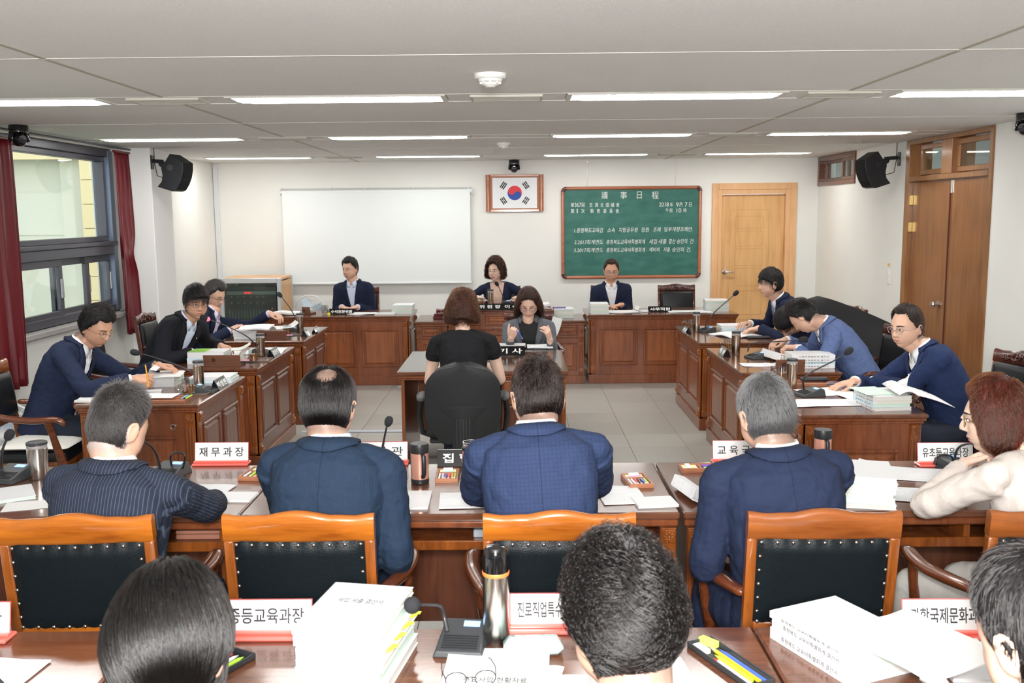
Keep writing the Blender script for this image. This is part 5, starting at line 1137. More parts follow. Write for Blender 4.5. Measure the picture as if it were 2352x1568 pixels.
        mb = MB(); mb.strip(A_, M_); mb.strip(M_, B_); me = mb.mesh('collar'); bb = bmesh.new(); bb.from_mesh(me); bmesh.ops.remove_doubles(bb, verts=bb.verts, dist=1e-5); bb.to_mesh(me); bb.free(); nn = len(me.vertices); qq = np.empty(nn*3); me.vertices.foreach_get('co', qq); qq = qq.reshape(-1, 3)-np.array(P); at = me.attributes.new('cloth', 'FLOAT_VECTOR', 'POINT'); at.data.foreach_set('vector', np.stack([qq@np.array(rt), qq@np.array(fr), qq@np.array(up)], 1).ravel()); sm(me, 180); finish(me)
        if lapel: o = new('collar', me, cloth, root); sl = o.modifiers.new('s', 'SOLIDIFY'); sl.thickness = .005
        if shirt is not None and collar != 'low':   # shirt collar stands a little higher
            mb = MB(); a1 = []; a2 = []; a3 = []
            for i in range(21):
                th = math.radians(-168+336*i/20); dx = math.sin(th); dy = -math.cos(th); f_ = max(0, -math.cos(th)); 
                a1.append(cN+rt*(dx*nr*.98)+fr*(dy*nr*.98+.006*f_)+up*(.028-.030*f_)); a2.append(cN+rt*(dx*(nr+.006))+fr*(dy*(nr+.008)+.008*f_)+up*(.010-.036*f_)); a3.append(cN+rt*(dx*(nr+.010)*(1+.30*f_))+fr*(dy*(nr+.010)+.014*f_)-up*(.004+.072*f_))
            mb.strip(a1, a2); mb.strip(a2, a3); me = mb.mesh('shirt_collar'); bb = bmesh.new(); bb.from_mesh(me); bmesh.ops.remove_doubles(bb, verts=bb.verts, dist=1e-5); bb.to_mesh(me); bb.free(); sm(me, 180); finish(me); o = new('shirt_collar', me, shirt, root); sl = o.modifiers.new('s', 'SOLIDIFY'); sl.thickness = .003
    if tie is not None:
        pts = [N+fr*.055-up*.02+up*0, N+fr*.10-up*.08, bot+fr*.10+up*.05]; q = [(lambda h: h[0]+h[1]*.006)(bvh.find_nearest(p)) for p in spline(pts, 4)]; mb = MB().tube(q, [.016, .014, .016, .018, .021, .024, .027, .030, .030][:len(q)], 8, flat=.22, up=fr); new('necktie', finish(sm(mb.mesh('necktie'), 60)), tie, root)
    if do_v and shirt is not None and lapel and tie is None and not fem:
        for k in range(3): 
            p = bot.lerp(N, .25+.25*k)+fr*.15; h = bvh.find_nearest(p); pk = MB().ell(tuple(h[0]+h[1]*-.002), (.0045, .0045, .0045), 8, 5); new('shirt_button', finish(sm(pk.mesh('shirt_button'), 180)), WHITEP, root)
    if pin:
        h = bvh.find_nearest(bot.lerp(N, .72)-rt*.085+fr*.12); pk = MB().ell(tuple(h[0]+h[1]*.010), (.007, .007, .007), 10, 6); new('lapel_pin', finish(sm(pk.mesh('lapel_pin'), 180)), BRASS, root)
    # cuffs
    for side, (S, E, W, fdir, upv, sp) in A.items():
        if sp.get('bare', short) or sp.get('nocuff') or not cuffs: continue
        ax = (W-E).normalized(); mb = MB().tube([W-ax*.045, W-ax*.004, W+ax*.003], [.034, .036, .035] if not fem else [.031, .032, .031], 16); new('cuff', finish(sm(mb.mesh('cuff'), 50)), shirt if shirt is not None and shirt is not SH_K else cloth, root)
        mb = MB(); u_ = (upv-ax*upv.dot(ax)).normalized(); v_ = ax.cross(u_)
    # ---------- legs
    if legs:
        lb = MB(); kn = knees or {}
        cb_ = P+Vector((0, 0, -.03)); lb.tube([P+up*.06, cb_, cb_+fd*.08], [.13, .145, .13], 16, round_=True)
        for s in (-1, 1):
            hp_ = P+rt*(s*.085)+Vector((0, 0, -.035)); K = kn.get(s) or (hp_+fd*.40+rt*(s*.05)+Vector((0, 0, .0))); K = Vector(K); F_ = K+Vector((0, 0, 0))+fd*.0; F_ = Vector((K.x, K.y, .09))+fd*.02
            lb.tube(spline([hp_, hp_.lerp(K, .5), K, K.lerp(F_, .5), F_], 3), [.088, .088, .086, .083, .080, .076, .073, .070, .066, .062, .058, .055, .053], 14, round_=True)
            sh_ = MB(); sh_.tube([F_+Vector((0, 0, -.055))-fd*.06, F_+Vector((0, 0, -.045)), F_+Vector((0, 0, -.055))+fd*.09, F_+Vector((0, 0, -.06))+fd*.17], [.034, .042, .040, .030], 12, flat=.8, up=(0, 0, 1), round_=True); new('shoe', finish(sm(sh_.mesh('shoe'), 60)), SHOE, root)
        pm = remesh(lb, .014, 4, [(.07, .012)]); n = len(pm.vertices); co = np.empty(n*3); pm.vertices.foreach_get('co', co); co = co.reshape(-1, 3); at = pm.attributes.new('cloth', 'FLOAT_VECTOR', 'POINT'); at.data.foreach_set('vector', co.ravel()); sm(pm, 180); finish(pm); new('trousers', pm, pants, root)
    # ---------- hair
    if hair:
        dv, df = ico(5); P_ = dict(style='short'); P_.update(hair); m_ = scalp_mask(dv, P_['style'], 9 if fem else 15); bald = P_.get('bald'); hp = head_pts(dv, fem)
        if bald:
            bd = np.array(bald[0], float); bd /= np.linalg.norm(bd); ang = np.degrees(np.arccos(np.clip(dv@bd, -1, 1))); m_ = m_*sstep(bald[1]-4, bald[1]+9, ang)
        th = hair_thick(dv, P_); lump = np.array([noise.noise(Vector(d*P_.get('lf', 5.0))) for d in dv])*P_.get('lump', .25); th_ = th*(1+lump)
        if P_['style'] == 'bob': drop = P_.get('drop', .0)
        rad = -.0025+(th_*.80+.0025)*sstep(0, .9, m_); pts = hp+dv*rad[:, None]
        if P_['style'] == 'bob':
            az, el = dir_angles(dv); lw = sstep(0, -45, el)*sstep(50, 90, az)*m_; pts[:, 2] -= lw*P_.get('drop', .03); pts[:, 0] *= 1+.12*lw
        keep = m_ > .02; fs = [f for f in df if keep[f[0]] and keep[f[1]] and keep[f[2]]]; used = sorted({i for f in fs for i in f}); ix = {j: i for i, j in enumerate(used)}
        hm = bpy.data.meshes.new('hair'); hm.from_pydata([tuple(pts[j]) for j in used], [], [tuple(ix[i] for i in f) for f in fs]); sm(hm, 180); hm.transform(HMs); finish(hm); ho = new('hair', hm, P_.get('mat', HB), root)
        # strands following the shell away from the whorl
        ns = int(P_.get('n', 2600)*strands); K = 7; rng = np.random.RandomState(int(abs(H.x*1000)+abs(H.y*7919)) % 100000)
        wv = np.array(P_.get('whorl', (0.05, -.45, .88)), float); wv /= np.linalg.norm(wv); r = rng.normal(size=(ns*4, 3)); r /= np.linalg.norm(r, axis=1, keepdims=True)
        mk = scalp_mask(r, P_['style'], 6)
        if bald: ang = np.degrees(np.arccos(np.clip(r@bd, -1, 1))); mk = mk*sstep(bald[1]-10, bald[1]+10, ang)
        r = r[rng.rand(len(r)) < mk][:ns]; ns = len(r)
        if ns > 10:
            tdir = r-(r@wv)[:, None]*wv; tdir = r*(r@wv)[:, None]-wv; tdir /= np.maximum(1e-6, np.linalg.norm(tdir, axis=1, keepdims=True))
            sw = P_.get('swirl', .35); cr = np.cross(r, tdir); tdir = tdir+cr*(sw+rng.normal(size=(ns, 1))*P_.get('mess', .22)); tdir /= np.linalg.norm(tdir, axis=1, keepdims=True)
            ln = P_.get('len', .34)*(.6+.8*rng.rand(ns)); base = rng.rand(ns)*.55+.35; pos = np.zeros((ns, K, 3)); curlp = rng.rand(ns)*6.28; cu = P_.get('curl', 0)
            for k in range(K):
                t = k/(K-1); a = ln*t; dd = r*np.cos(a)[:, None]+tdir*np.sin(a)[:, None]
                if cu: dd = dd+cr*(np.sin(t*9+curlp)*cu*t)[:, None]; dd /= np.linalg.norm(dd, axis=1, keepdims=True)
                mk2 = scalp_mask(dd, P_['style'], 9); sh = hair_thick(dd, P_); h = head_pts(dd, fem); lift = (base*(1-.0*t)+ (P_.get('lift', .35)*math.sin(math.pi*t)+.25*t)*rng.rand(ns)*0+P_.get('lift', .35)*(t**1.0)*(.2+.8*((curlp*7) % 1)))
                rr_ = sh*np.clip(lift, 0, 1.9)*(.35+.65*np.minimum(1, mk2+.25))*(.25+.75*min(1, t*3+.4)); p = h+dd*rr_[:, None]+dd*.001
                if P_['style'] == 'bob':
                    az, el = dir_angles(dd); lw = sstep(0, -45, el)*sstep(50, 90, az); p[:, 2] -= lw*P_.get('drop', .03); p[:, 0] *= 1+.12*lw
                if k > 0 and P_['style'] != 'fringe':
                    az_, el_ = dir_angles(dd); fz = (mk2 < .12) & (az_ < 100); p = np.where(fz[:, None], pos[:, k-1]+(p-pos[:, k-1])*.02, p)
                pos[:, k] = p
            M3 = np.array(off @ HMs); pw = pos.reshape(-1, 3)@M3[:3, :3].T+M3[:3, 3]
            try:
                hc = bpy.data.hair_curves.new('hair_strands'); hc.add_curves([K]*ns); hc.attributes['position'].data.foreach_set('vector', pw.astype(np.float32).ravel())
                ra = hc.attributes.new('radius', 'FLOAT', 'POINT') if 'radius' not in hc.attributes else hc.attributes['radius']; rd = P_.get('r', .00055); ra.data.foreach_set('value', np.tile(rd*np.array([1, 1, 1, .95, .85, .7, .35]), ns).astype(np.float32))
                hc.materials.append(STR[P_.get('mat', HB).name]); so = bpy.data.objects.new('hair_strands', hc); COL.objects.link(so); so.parent = root; so['kind'] = 'stuff'
            except Exception as ex: print('HAIR FAIL', ex)
    root['_n'] = 0; del root['_n']
    return root, A
GOLD = mat('wire_gold', (.62, .45, .22), .25, metal=1); SILV = mat('wire_silver', (.55, .55, .57), .25, metal=1); BLKW = mat('frame_black', (.02, .02, .022), .3); RTOR = mat('frame_wine', (.22, .04, .05), .3); TEAL = mat('frame_teal', (.03, .12, .14), .3)
def hx(px, py, Y): return PY(px, py, Y)
PE = {}
ONLY = globals().get('ONLY_P')
def mk(k, *a, **kw):
    if ONLY and k not in ONLY: return
    r, A = person(*a, **kw); PE[k] = (r, A)
# --- left column
mk('m1', 'person with curly black hair and round glasses in navy, holding a pencil', hx(222, 752, 5.98), dirv(112, -24), (-2.83, 5.98, .985), (-3.0, 5.92, .54), 97, S_NAVY, shirt=SH_W, vb=.45, vox=.0037, cvox=.0105, tone=2,
   hair=dict(style='short', thick=.034, top=.35, n=4200, curl=.22, mess=.5, len=.34, lump=.5, r=.0007, whorl=(0, -.6, .8), side=.2), glasses=(GOLD, (.022, .021)), eyes='down', wide=1.02,
   arms=dict(R=dict(w=PY(302, 872, 5.80), hint=(-.2, -.6, -.6), dir=(.95, .12, .08), up=(.1, -.5, .85), pose='pen'), L=dict(w=PY(362, 840, 6.16), hint=(-.4, .5, -.6), dir=(.95, .1, -.05), up=(-.1, .3, .9), pose='pinch', nocuff=True)), knees={1: (-2.5, 5.80, .5), -1: (-2.5, 6.12, .5)})
mk('m2', 'person in a charcoal jacket speaking into the microphone at the middle left desk', hx(450, 696, 7.25), dirv(143, -6), (-2.60, 7.32, .965), (-2.87, 7.35, .54), 118, S_DK, shirt=SH_B, pin=True, vb=.35, vox=.0037, cvox=.01055, tone=2,
   hair=dict(style='fringe', thick=.026, n=3200, len=.42, r=.0007, top=.4, mess=.35), glasses=(BLKW, (.023, .014)), arms=dict(R=dict(w=(-2.47, 7.18, .815), hint=(-.3, -.6, -.6), dir=(.9, .5, -.1), pose='relax'), L=dict(w=(-2.36, 7.52, .815), hint=(-.2, .8, -.4), dir=(.7, -.7, 0), pose='pinch', nocuff=True)))
mk('m3', 'person in a navy jacket and lilac shirt reaching over papers at the far left desk', hx(492, 678, 8.75), dirv(112, -22), (-2.80, 8.72, .96), (-3.0, 8.62, .54), 105, S_DNAVY, shirt=SH_L, vb=.30, vw=.07, vox=.0045, tone=0,
   hair=dict(style='short', thick=.030, n=2200, mat=HG2, r=.0007), glasses=(BLKW, (.023, .015)), eyes='down', arms=dict(R=dict(w=(-2.60, 8.55, .82), hint=(-.2, -.5, -.6), pose='relax'), L=dict(w=(-2.33, 8.92, .93), hint=(-.2, .6, -.6), dir=(.95, -.2, -.1), pose='pinch')))
# --- back row
mk('b4', 'person in a navy jacket and pale blue open shirt seated before the projection screen', hx(804, 618, 11.02), dirv(205, -3), (-1.90, 11.06, 1.035), (-1.88, 11.12, .54), 187, S_DNAVY, shirt=SH_B, vb=.32, vw=.066, vox=.0045, tone=0,
   hair=dict(style='short', thick=.024, n=1800, r=.0007), arms=dict(R=dict(w=(-2.00, 10.84, .80), hint=(-.22, .3, -.9), dir=(.7, -.5, -.1), pose='relax'), L=dict(w=(-1.83, 10.84, .80), hint=(.22, .3, -.9), dir=(-.7, -.5, -.1), pose='relax')))
mk('b5', 'person with permed dark brown hair in a navy cardigan chairing under the flag', hx(1138, 621, 11.05), dirv(203, -3), (-.235, 11.10, 1.02), (-.22, 11.16, .56), 183, S_DNAVY, shirt=SH_PK, vb=.0, vw=.085, vox=.0045, tone=3, fem=1, lapel=False, collar=False,
   hair=dict(style='bob', thick=.044, bell=.25, drop=-.01, n=2600, curl=.22, mess=.5, mat=HDB, lump=.5, r=.0008, top=.3, side=0), arms=dict(R=dict(w=(-.46, 10.84, .90), hint=(-1, .3, -.5), dir=(.8, -.4, -.1), pose='fist', nocuff=True), L=dict(w=(.02, 10.86, .90), hint=(1, .3, -.5), dir=(-.8, -.4, -.1), pose='fist', nocuff=True)))
mk('b6', 'person in a dark navy jacket and white open shirt seated before the chalkboard', hx(1404, 622, 11.02), dirv(184, -10), (1.075, 11.06, 1.02), (1.10, 11.12, .54), 181, S_DNAVY, shirt=SH_W, vb=.28, vw=.075, vox=.0045, tone=2,
   hair=dict(style='high', thick=.018, n=1500, mat=HDB, r=.0007), glasses=(SILV, (.022, .015)), eyes='down', arms=dict(R=dict(w=(.96, 10.84, .79), hint=(-.22, .3, -.9), dir=(.8, -.3, 0), pose='flat'), L=dict(w=(1.17, 10.84, .80), hint=(.22, .3, -.9), dir=(-.85, -.4, -.1), pose='relax', nocuff=True)))
# --- centre
mk('st', 'person with wavy brown hair in a black short-sleeved top on the swivel chair', hx(1062, 712, 6.42), dirv(3, -34), (-.368, 6.34, .985), (-.36, 6.26, .54), 2, S_BLK, pants=T_DK, tone=3, fem=1, lapel=False, short=True, vox=.0055, cvox=.0055, wide=1.02, open_face=False, collar=False, shirt=None,
   hair=dict(style='bob', thick=.034, bell=.45, drop=.0, n=5200, curl=.20, mess=.42, mat=HBR, len=.45, lump=.4, r=.0007, top=.4, side=0), arms=dict(R=dict(w=(-.20, 6.68, .775), hint=(.35, -.4, -.8), dir=(-.2, 1, 0), pose='relax'), L=dict(w=(-.52, 6.68, .775), hint=(-.35, -.4, -.8), dir=(.2, 1, 0), pose='relax')))
mk('rec', 'person with a brown bob and wine-red glasses in a grey jacket turning a sheet', hx(1214, 696, 8.0), dirv(183, -28), (.085, 8.06, .925), (.10, 8.18, .54), 181, S_GREY, shirt=SH_K, vb=-.05, vw=.085, tone=1, fem=1, vox=.0037, cvox=.0105, collar='low', hs=.98,
   hair=dict(style='bob', thick=.028, bell=.9, drop=.045, n=4200, curl=.08, mess=.22, mat=HDB, len=.6, r=.0007, side=0, whorl=(.05, .25, .97), top=.2), glasses=(RTOR, (.025, .017)), eyes='down',
   arms=dict(R=dict(w=(-.06, 7.80, .82), hint=(-.15, .5, -.9), dir=(.3, -.3, .9), up=(-.3, -.8, -.3), pose='fist', nocuff=True), L=dict(w=(.26, 7.76, .81), hint=(.15, .5, -.9), dir=(-.2, -.4, .85), up=(.7, -.5, 0), pose='pinch', nocuff=True)))
# --- right column
mk('r9', 'person in profile with a navy suit and patterned tie at the farthest right desk', hx(1771, 652, 8.50), dirv(272, -3), (2.36, 8.52, 1.0), (2.62, 8.56, .54), 268, S_DNAVY, shirt=SH_W, pin=True, vb=.35, vox=.0045, tone=0, tie=suit_mat('tie_dotted', (.02, .03, .09), 'check', (.15, .18, .30)),
   hair=dict(style='fringe', thick=.026, n=2600, len=.4, r=.0007), arms=dict(R=dict(w=(2.12, 8.72, .82), hint=(.2, .6, -.6), pose='relax'), L=dict(w=(2.13, 8.42, .815), hint=(.2, -.6, -.6), dir=(-.95, .1, -.1), pose='relax', nocuff=True)))
mk('r10', 'person bowed low with teal-framed glasses in a dark suit, behind the light blue jacket', hx(1808, 740, 7.72), dirv(215, -52), (2.42, 7.84, .90), (2.72, 7.98, .56), 245, S_DNAVY, vox=.0045, tone=2, vb=.4, shirt=None, lapel=True, legs=False,
   hair=dict(style='fringe', thick=.030, n=3000, r=.0007, mess=.4), glasses=(TEAL, (.023, .015)), eyes='down', arms=dict(R=dict(w=(2.28, 8.0, .62), hint=(.3, .5, -.5), nocuff=True), L=dict(w=(2.25, 7.75, .62), hint=(.3, -.5, -.5), nocuff=True)))
mk('r11', 'person in a light blue linen jacket bowing over an open book', hx(1846, 727, 7.02), dirv(312, -50), (2.27, 7.00, 1.0), (2.60, 6.98, .54), 275, S_LINEN, shirt=SH_W, vb=.4, tone=0, cvox=.0055,
   hair=dict(style='short', thick=.030, n=3400, r=.0007, mess=.35), open_face=False, arms=dict(R=dict(w=(2.05, 7.28, .86), hint=(.2, .6, -.6), dir=(-.9, -.1, -.1), pose='pinch'), L=dict(w=(2.06, 7.0, .84), hint=(.2, -.5, -.7), dir=(-.95, .2, .1), pose='grip')))
mk('r12', 'person in bright navy suit and round glasses at the near right desk', hx(2082, 752, 5.68), dirv(243, -5), (2.43, 5.66, .985), (2.62, 5.60, .54), 262, S_NAVY2, shirt=SH_W, vb=.38, vw=.068, tone=0, vox=.0037, cvox=.0105, wide=1.04,
   hair=dict(style='high', thick=.020, n=4200, len=.3, mat=HB2, r=.0006), glasses=(SILV, (.0235, .0205)), arms=dict(R=dict(w=(2.06, 5.80, .80), hint=(.1, .7, -.5), dir=(-.98, -.1, -.15), pose='flat'), L=dict(w=(2.20, 5.88, .785), hint=(.1, -.5, -.9), dir=(-.3, 1, 0), pose='relax')))
# --- front officials' row, backs to the camera
mk('f13', 'person with cropped greying hair in a pinstripe suit, back turned', hx(271, 984, 3.0), dirv(26, -20), (-1.285, 2.95, 1.045), (-1.31, 2.93, .54), 6, S_PIN, shirt=SH_W, pants=S_PIN, tone=0, vox=.0055, cvox=.0055, wide=1.02, open_face=False, nk=.120,
   hair=dict(style='short', thick=.017, top=.9, side=.6, n=6500, mat=HG2, len=.20, mess=.5, r=.00042, stubble=(.32, .30, .30), lift=.7), arms=dict(R=dict(w=(-1.13, 3.44, .79), hint=(.9, -.5, -.5), dir=(-.5, .9, 0)), L=dict(w=(-1.42, 3.43, .79), hint=(-.35, -.3, -.9), dir=(.5, .9, 0))))
mk('f14', 'person with a bald crown in a dark blue suit, back turned', hx(752, 936, 3.03), dirv(2, -11), (-.60, 2.975, 1.085), (-.62, 2.93, .54), 3, S_FINE, shirt=SH_B, pants=S_FINE, tone=0, vox=.0055, cvox=.0055, wide=1.0, open_face=False, nk=.120,
   hair=dict(style='short', thick=.022, top=-.2, side=.45, n=9000, len=.34, mess=.12, swirl=.0, r=.00050, bald=((.06, -.40, .9), 25), whorl=(0, .0, 1)), arms=dict(R=dict(w=(-.45, 3.20, .66), hint=(.25, -.8, -.5), dir=(-.3, .9, -.3), nocuff=True), L=dict(w=(-.70, 3.42, .785), hint=(-.4, -.1, -.9), dir=(.5, .9, 0))))
mk('f15', 'person with short black hair in a mid-blue check suit leaning on the table, back turned', hx(1236, 915, 3.14), dirv(-8, -16), (.055, 3.045, 1.095), (.09, 2.95, .54), -1, S_CHK, shirt=SH_W, pants=S_CHK, tone=0, vox=.0055, cvox=.0055, wide=1.03, open_face=False, nk=.120, glasses=(BLKW, (.023, .015)),
   hair=dict(style='short', thick=.016, top=.7, side=.4, n=7500, mat=HB2, len=.22, mess=.45, r=.00045, lift=.6), arms=dict(R=dict(w=(.20, 3.52, .79), hint=(.8, .0, -.5), dir=(-.9, .4, 0)), L=dict(w=(-.04, 3.50, .79), hint=(-.8, .0, -.5), dir=(.9, .4, 0))))
mk('f16', 'person with salt-and-pepper hair in a plain navy suit, back turned, at the right table', hx(1760, 958, 3.0), dirv(-12, -13), (.815, 2.935, 1.07), (.855, 2.92, .54), -4, S_NAVY, shirt=SH_W, pants=S_NAVY, tone=0, vox=.0055, cvox=.0055, wide=1.04, open_face=False, nk=.120,
   hair=dict(style='short', thick=.018, top=.3, side=.3, n=7500, mat=HG, len=.26, mess=.2, swirl=.25, r=.00048, whorl=(-.1, -.35, .9)), arms=dict(R=dict(w=(.96, 3.42, .79), hint=(.2, -.3, -.9), dir=(-.5, .9, 0)), L=dict(w=(.66, 3.20, .67), hint=(-.3, -.8, -.5), dir=(.2, .9, -.3), nocuff=True)))
mk('w17', 'person with wine-brown hair and round glasses in a beige blouse, chin on hand, at right', hx(2287, 962, 3.22), dirv(296, -4), (1.70, 3.13, 1.03), (1.72, 2.98, .54), -32, S_BEI, pants=T_CR, tone=3, fem=1, vox=.0037, cvox=.0105, lapel=False, shirt=None, collar=False, wide=1.0, glasses=(GOLD, (.022, .021)), cuffs=False,
   hair=dict(style='bob', thick=.030, bell=.35, drop=.01, n=8000, curl=.06, mess=.25, mat=HRD, len=.5, r=.0006, side=0, top=.35, whorl=(.0, -.3, .95)), arms=dict(L=dict(w=PY(2212, 1068, 3.36), hint=(-.8, .5, -.7), dir=(.6, -.4, .55), up=(-.5, .7, .3), pose='grip', puff=1, nocuff=True), R=dict(w=(1.75, 3.44, .80), hint=(.9, -.1, -.5), dir=(-.7, .6, 0), puff=1, nocuff=True)))
# --- nearest heads
mk('n18', 'person with glossy straight black hair at the bottom left, seen from behind', hx(386, 1500, 1.42), dirv(-3, -26), (-.56, 1.33, 1.00), (-.56, 1.22, .50), 0, S_DK, shirt=SH_W, tone=0, vox=.0055, cvox=.012, open_face=False, nk=.128, legs=False,
   hair=dict(style='fringe', thick=.022, n=15000, len=.75, mess=.14, swirl=.35, r=.00045, whorl=(-.12, .25, .95), side=.0, top=.2, lump=.15, lift=.25), arms=dict(R=dict(w=(-.40, 1.78, .80)), L=dict(w=(-.72, 1.78, .80))))
mk('n19', 'person with tousled thinning black hair and glasses at the bottom centre, seen from behind', hx(1432, 1432, 1.50), dirv(-24, -10), (.19, 1.40, 1.0), (.19, 1.28, .50), -5, S_DK, shirt=SH_W, tone=0, vox=.0055, cvox=.012, open_face=False, nk=.150, legs=False, glasses=(BLKW, (.024, .017)),
   hair=dict(style='short', thick=.022, n=12000, len=.30, mess=.75, swirl=.9, curl=.12, r=.00055, whorl=(.02, -.34, .94), bald=((.02, -.36, .93), 8), lift=.9, side=.1, lump=.4), arms=dict(R=dict(w=(.37, 1.83, .80)), L=dict(w=(.02, 1.83, .80))))
mk('n20', 'person with short black hair cut off by the right picture edge, seen from behind', hx(2392, 1470, 1.40), dirv(-20, -18), (.84, 1.30, 1.0), (.86, 1.20, .50), 0, S_DK, shirt=SH_W, tone=1, vox=.0055, cvox=.012, open_face=False, nk=.128, legs=False,
   hair=dict(style='short', thick=.022, n=5000, len=.3, mess=.3, r=.0005), arms=dict(R=dict(w=(1.0, 1.75, .80)), L=dict(w=(.70, 1.75, .80))))
mk('n21', 'person whose writing hand alone shows at the bottom left picture corner', (-1.33, 1.42, 1.22), dirv(20, -20), (-1.33, 1.34, 1.04), (-1.32, 1.2, .54), 10, S_DK, shirt=SH_W, tone=0, vox=.0055, cvox=.013, open_face=False, legs=False,
   hair=dict(style='short', thick=.022, n=600), arms=dict(R=dict(w=(-1.225, 1.98, .795), hint=(.8, -.2, -.5), dir=(.15, .95, -.1), pose='pen')))
# ------------------------------------------------------------------ things on the desks
def sheet(lab, c, w_, h_, rz, m_=None, n=1, curl=0, name='paper_sheet', cat='paper', group=None, z=None, warp=.002, lift=None):
    """a sheet or thin bundle; w_ across, h_ along local y"""
    c = Vector(c); th = max(.0008, .0006*n); mb = MB(); nx, ny = 8, 10; rnd = random.Random(int(abs(c.x*991+c.y*77)*10)); a0, a1 = rnd.random()*6, rnd.random()*6
    def zf(u, v):
        q = warp*(1+math.sin(u*3+a0)*math.sin(v*4+a1))
        if lift: q += lift*max(0, (u if lift > 0 else -u))**2
        return q
    top = [[Vector((w_*(i/nx-.5), h_*(j/ny-.5), th+zf(i/nx*2-1, j/ny*2-1))) for i in range(nx+1)] for j in range(ny+1)]
    if curl:   # roll the far edge over
        R = curl
        for j in range(ny+1):
            for i in range(nx+1):
                p = top[j][i]; u = (i/nx)
                if u < .35: a = (.35-u)/.35*4.2; x0 = w_*(.35-.5); top[j][i] = Vector((x0-R*math.sin(a), p.y, th+R*(1-math.cos(a))))
    mb.loft(top, close=False, cap=False)
    bot = [[p-Vector((0, 0, th)) for p in r] for r in top]; mb.loft([r[::-1] for r in bot], close=False, cap=False)
    E1 = [r[0] for r in top]; E2 = [r[0] for r in bot]; mb.strip(E1, E2); mb.strip([r[-1] for r in bot], [r[-1] for r in top]); mb.strip(bot[0], top[0]); mb.strip(top[-1], bot[-1])
    o = mb.build(name, m_ or PAPER, smooth=30); o.location = c; o.rotation_euler = (0, 0, rz); return tag(o, lab, cat, group)
def report(lab, c, w_, d_, t_, rz, edge=EDGE_W, cover=COVER_W, group=None, title=None, spine=None):
    t = thing('bound_report', lab, 'book', c, rz, group)
    MB().box(-w_/2+.002, w_/2-.003, -d_/2+.002, d_/2-.002, .0012, t_-.0012).build('page_block', edge, t)
    m = MB().box(-w_/2, w_/2, -d_/2, d_/2, t_-.0012, t_).box(-w_/2, w_/2, -d_/2, d_/2, 0, .0012).box(-w_/2-.001, -w_/2+.0012, -d_/2, d_/2, 0, t_); m.build('cover', cover, t)
    if title: put_text(title, .03, t, Matrix.Translation((0, d_*.12, t_+.0002)), INK, 'cover_lettering', width=w_*.55, ext=.0002)
    if spine: put_text(spine, .02, t, Matrix.Translation((-w_/2-.0014, 0, t_/2)) @ Euler((math.pi/2, 0, -math.pi/2)).to_matrix().to_4x4(), INK, 'spine_lettering', width=d_*.7, height=t_*.45, ext=.0002)
    return t
ORD = ['top', 'second from top', 'third from top', 'fourth from top', 'fifth from top', 'sixth from top', 'seventh from top']
def stack(where, c, n, w_, d_, ths, rz, edges=None, group=None, title=None, spine=None):
    z = 0; rnd = random.Random(int(abs(c[0]*313+c[1]*17)*100)); tot = n
    for k in range(n):
        th = ths[k % len(ths)]; e = (edges or [EDGE_W, EDGE_G, EDGE_C])[k % (len(edges) if edges else 3)]
        report(f'white bound report, {ORD[n-1-k]} in stack {where}', (c[0]+rnd.uniform(-.006, .006), c[1]+rnd.uniform(-.006, .006), c[2]+z), w_-.004*rnd.random(), d_-.004*rnd.random(), th, rz+rnd.uniform(-.03, .03), e, [COVER_W, COVER_W, COVER_B][(k+n) % 3] if k < n-1 else COVER_W, group or ('bound reports stacked '+where)[:60], title if k == n-1 else None, spine)
        z += th+.0004
    return z
def tumbler(lab, c, m_=BRONZE_S, h=.185, r=.034, lid=PLASTIC_G, group=None):
    t = thing('tumbler', lab, 'tumbler', c, 0, group)
    MB().lathe([(r*.86, 0), (r*.9, .004), (r*.95, h*.5), (r*.98, h*.82), (r*.93, h*.83), (r*.90, h*.835)], 28).build('cup_body', m_, t, smooth=40)
    MB().lathe([(r*.93, h*.832), (r*.95, h*.84), (r*.95, h*.91), (r*.90, h*.915)], 28).build('collar_band', mat('tumbler_band', (.42, .40, .40), .4, metal=.3), t, smooth=40)
    MB().lathe([(r*.97, h*.912), (r*1.0, h*.92), (r*1.0, h*.975), (r*.92, h*.99), (.001, h)], 28).box(-r*.3, r*.3, -r*1.15, -r*.85, h*.915, h*.97, .003).build('lid', lid, t, smooth=40)
    return t
def mug(lab, c, rz=0, group='glass mugs of brown tea', level=.62):
    t = thing('glass_mug', lab, 'mug', c, rz, group); h, r = .098, .036
    MB().lathe([(.001, .0), (r*.92, 0), (r*.95, .006), (r, h*.5), (r*1.02, h), (r*.96, h), (r*.93, h*.5), (r*.88, .012), (.001, .011)], 24).build('glass_body', GLASS_MUG, t, smooth=40)
    for k in range(8):
        a = k*math.pi/4; MB().tube([(r*.97*math.cos(a), r*.97*math.sin(a), .015), (r*1.0*math.cos(a), r*1.0*math.sin(a), h*.60)], .006, 6, round_=True).build('facet', GLASS_MUG, t, smooth=60)
    MB().lathe([(.001, .0125), (r*.87, .0125), (r*.92, h*level), (.001, h*level)], 24).build('tea', TEA, t, smooth=40)
    MB().tube([(-r*.95, 0, h*.80), (-r*1.5, 0, h*.82), (-r*1.85, 0, h*.60), (-r*1.7, 0, h*.34), (-r*.95, 0, h*.22)], .0055, 8, round_=True).build('handle', GLASS_MUG, t, smooth=60)
    return t
TRAYP = mat('tray_brown_plastic', (.16, .11, .09), .4)
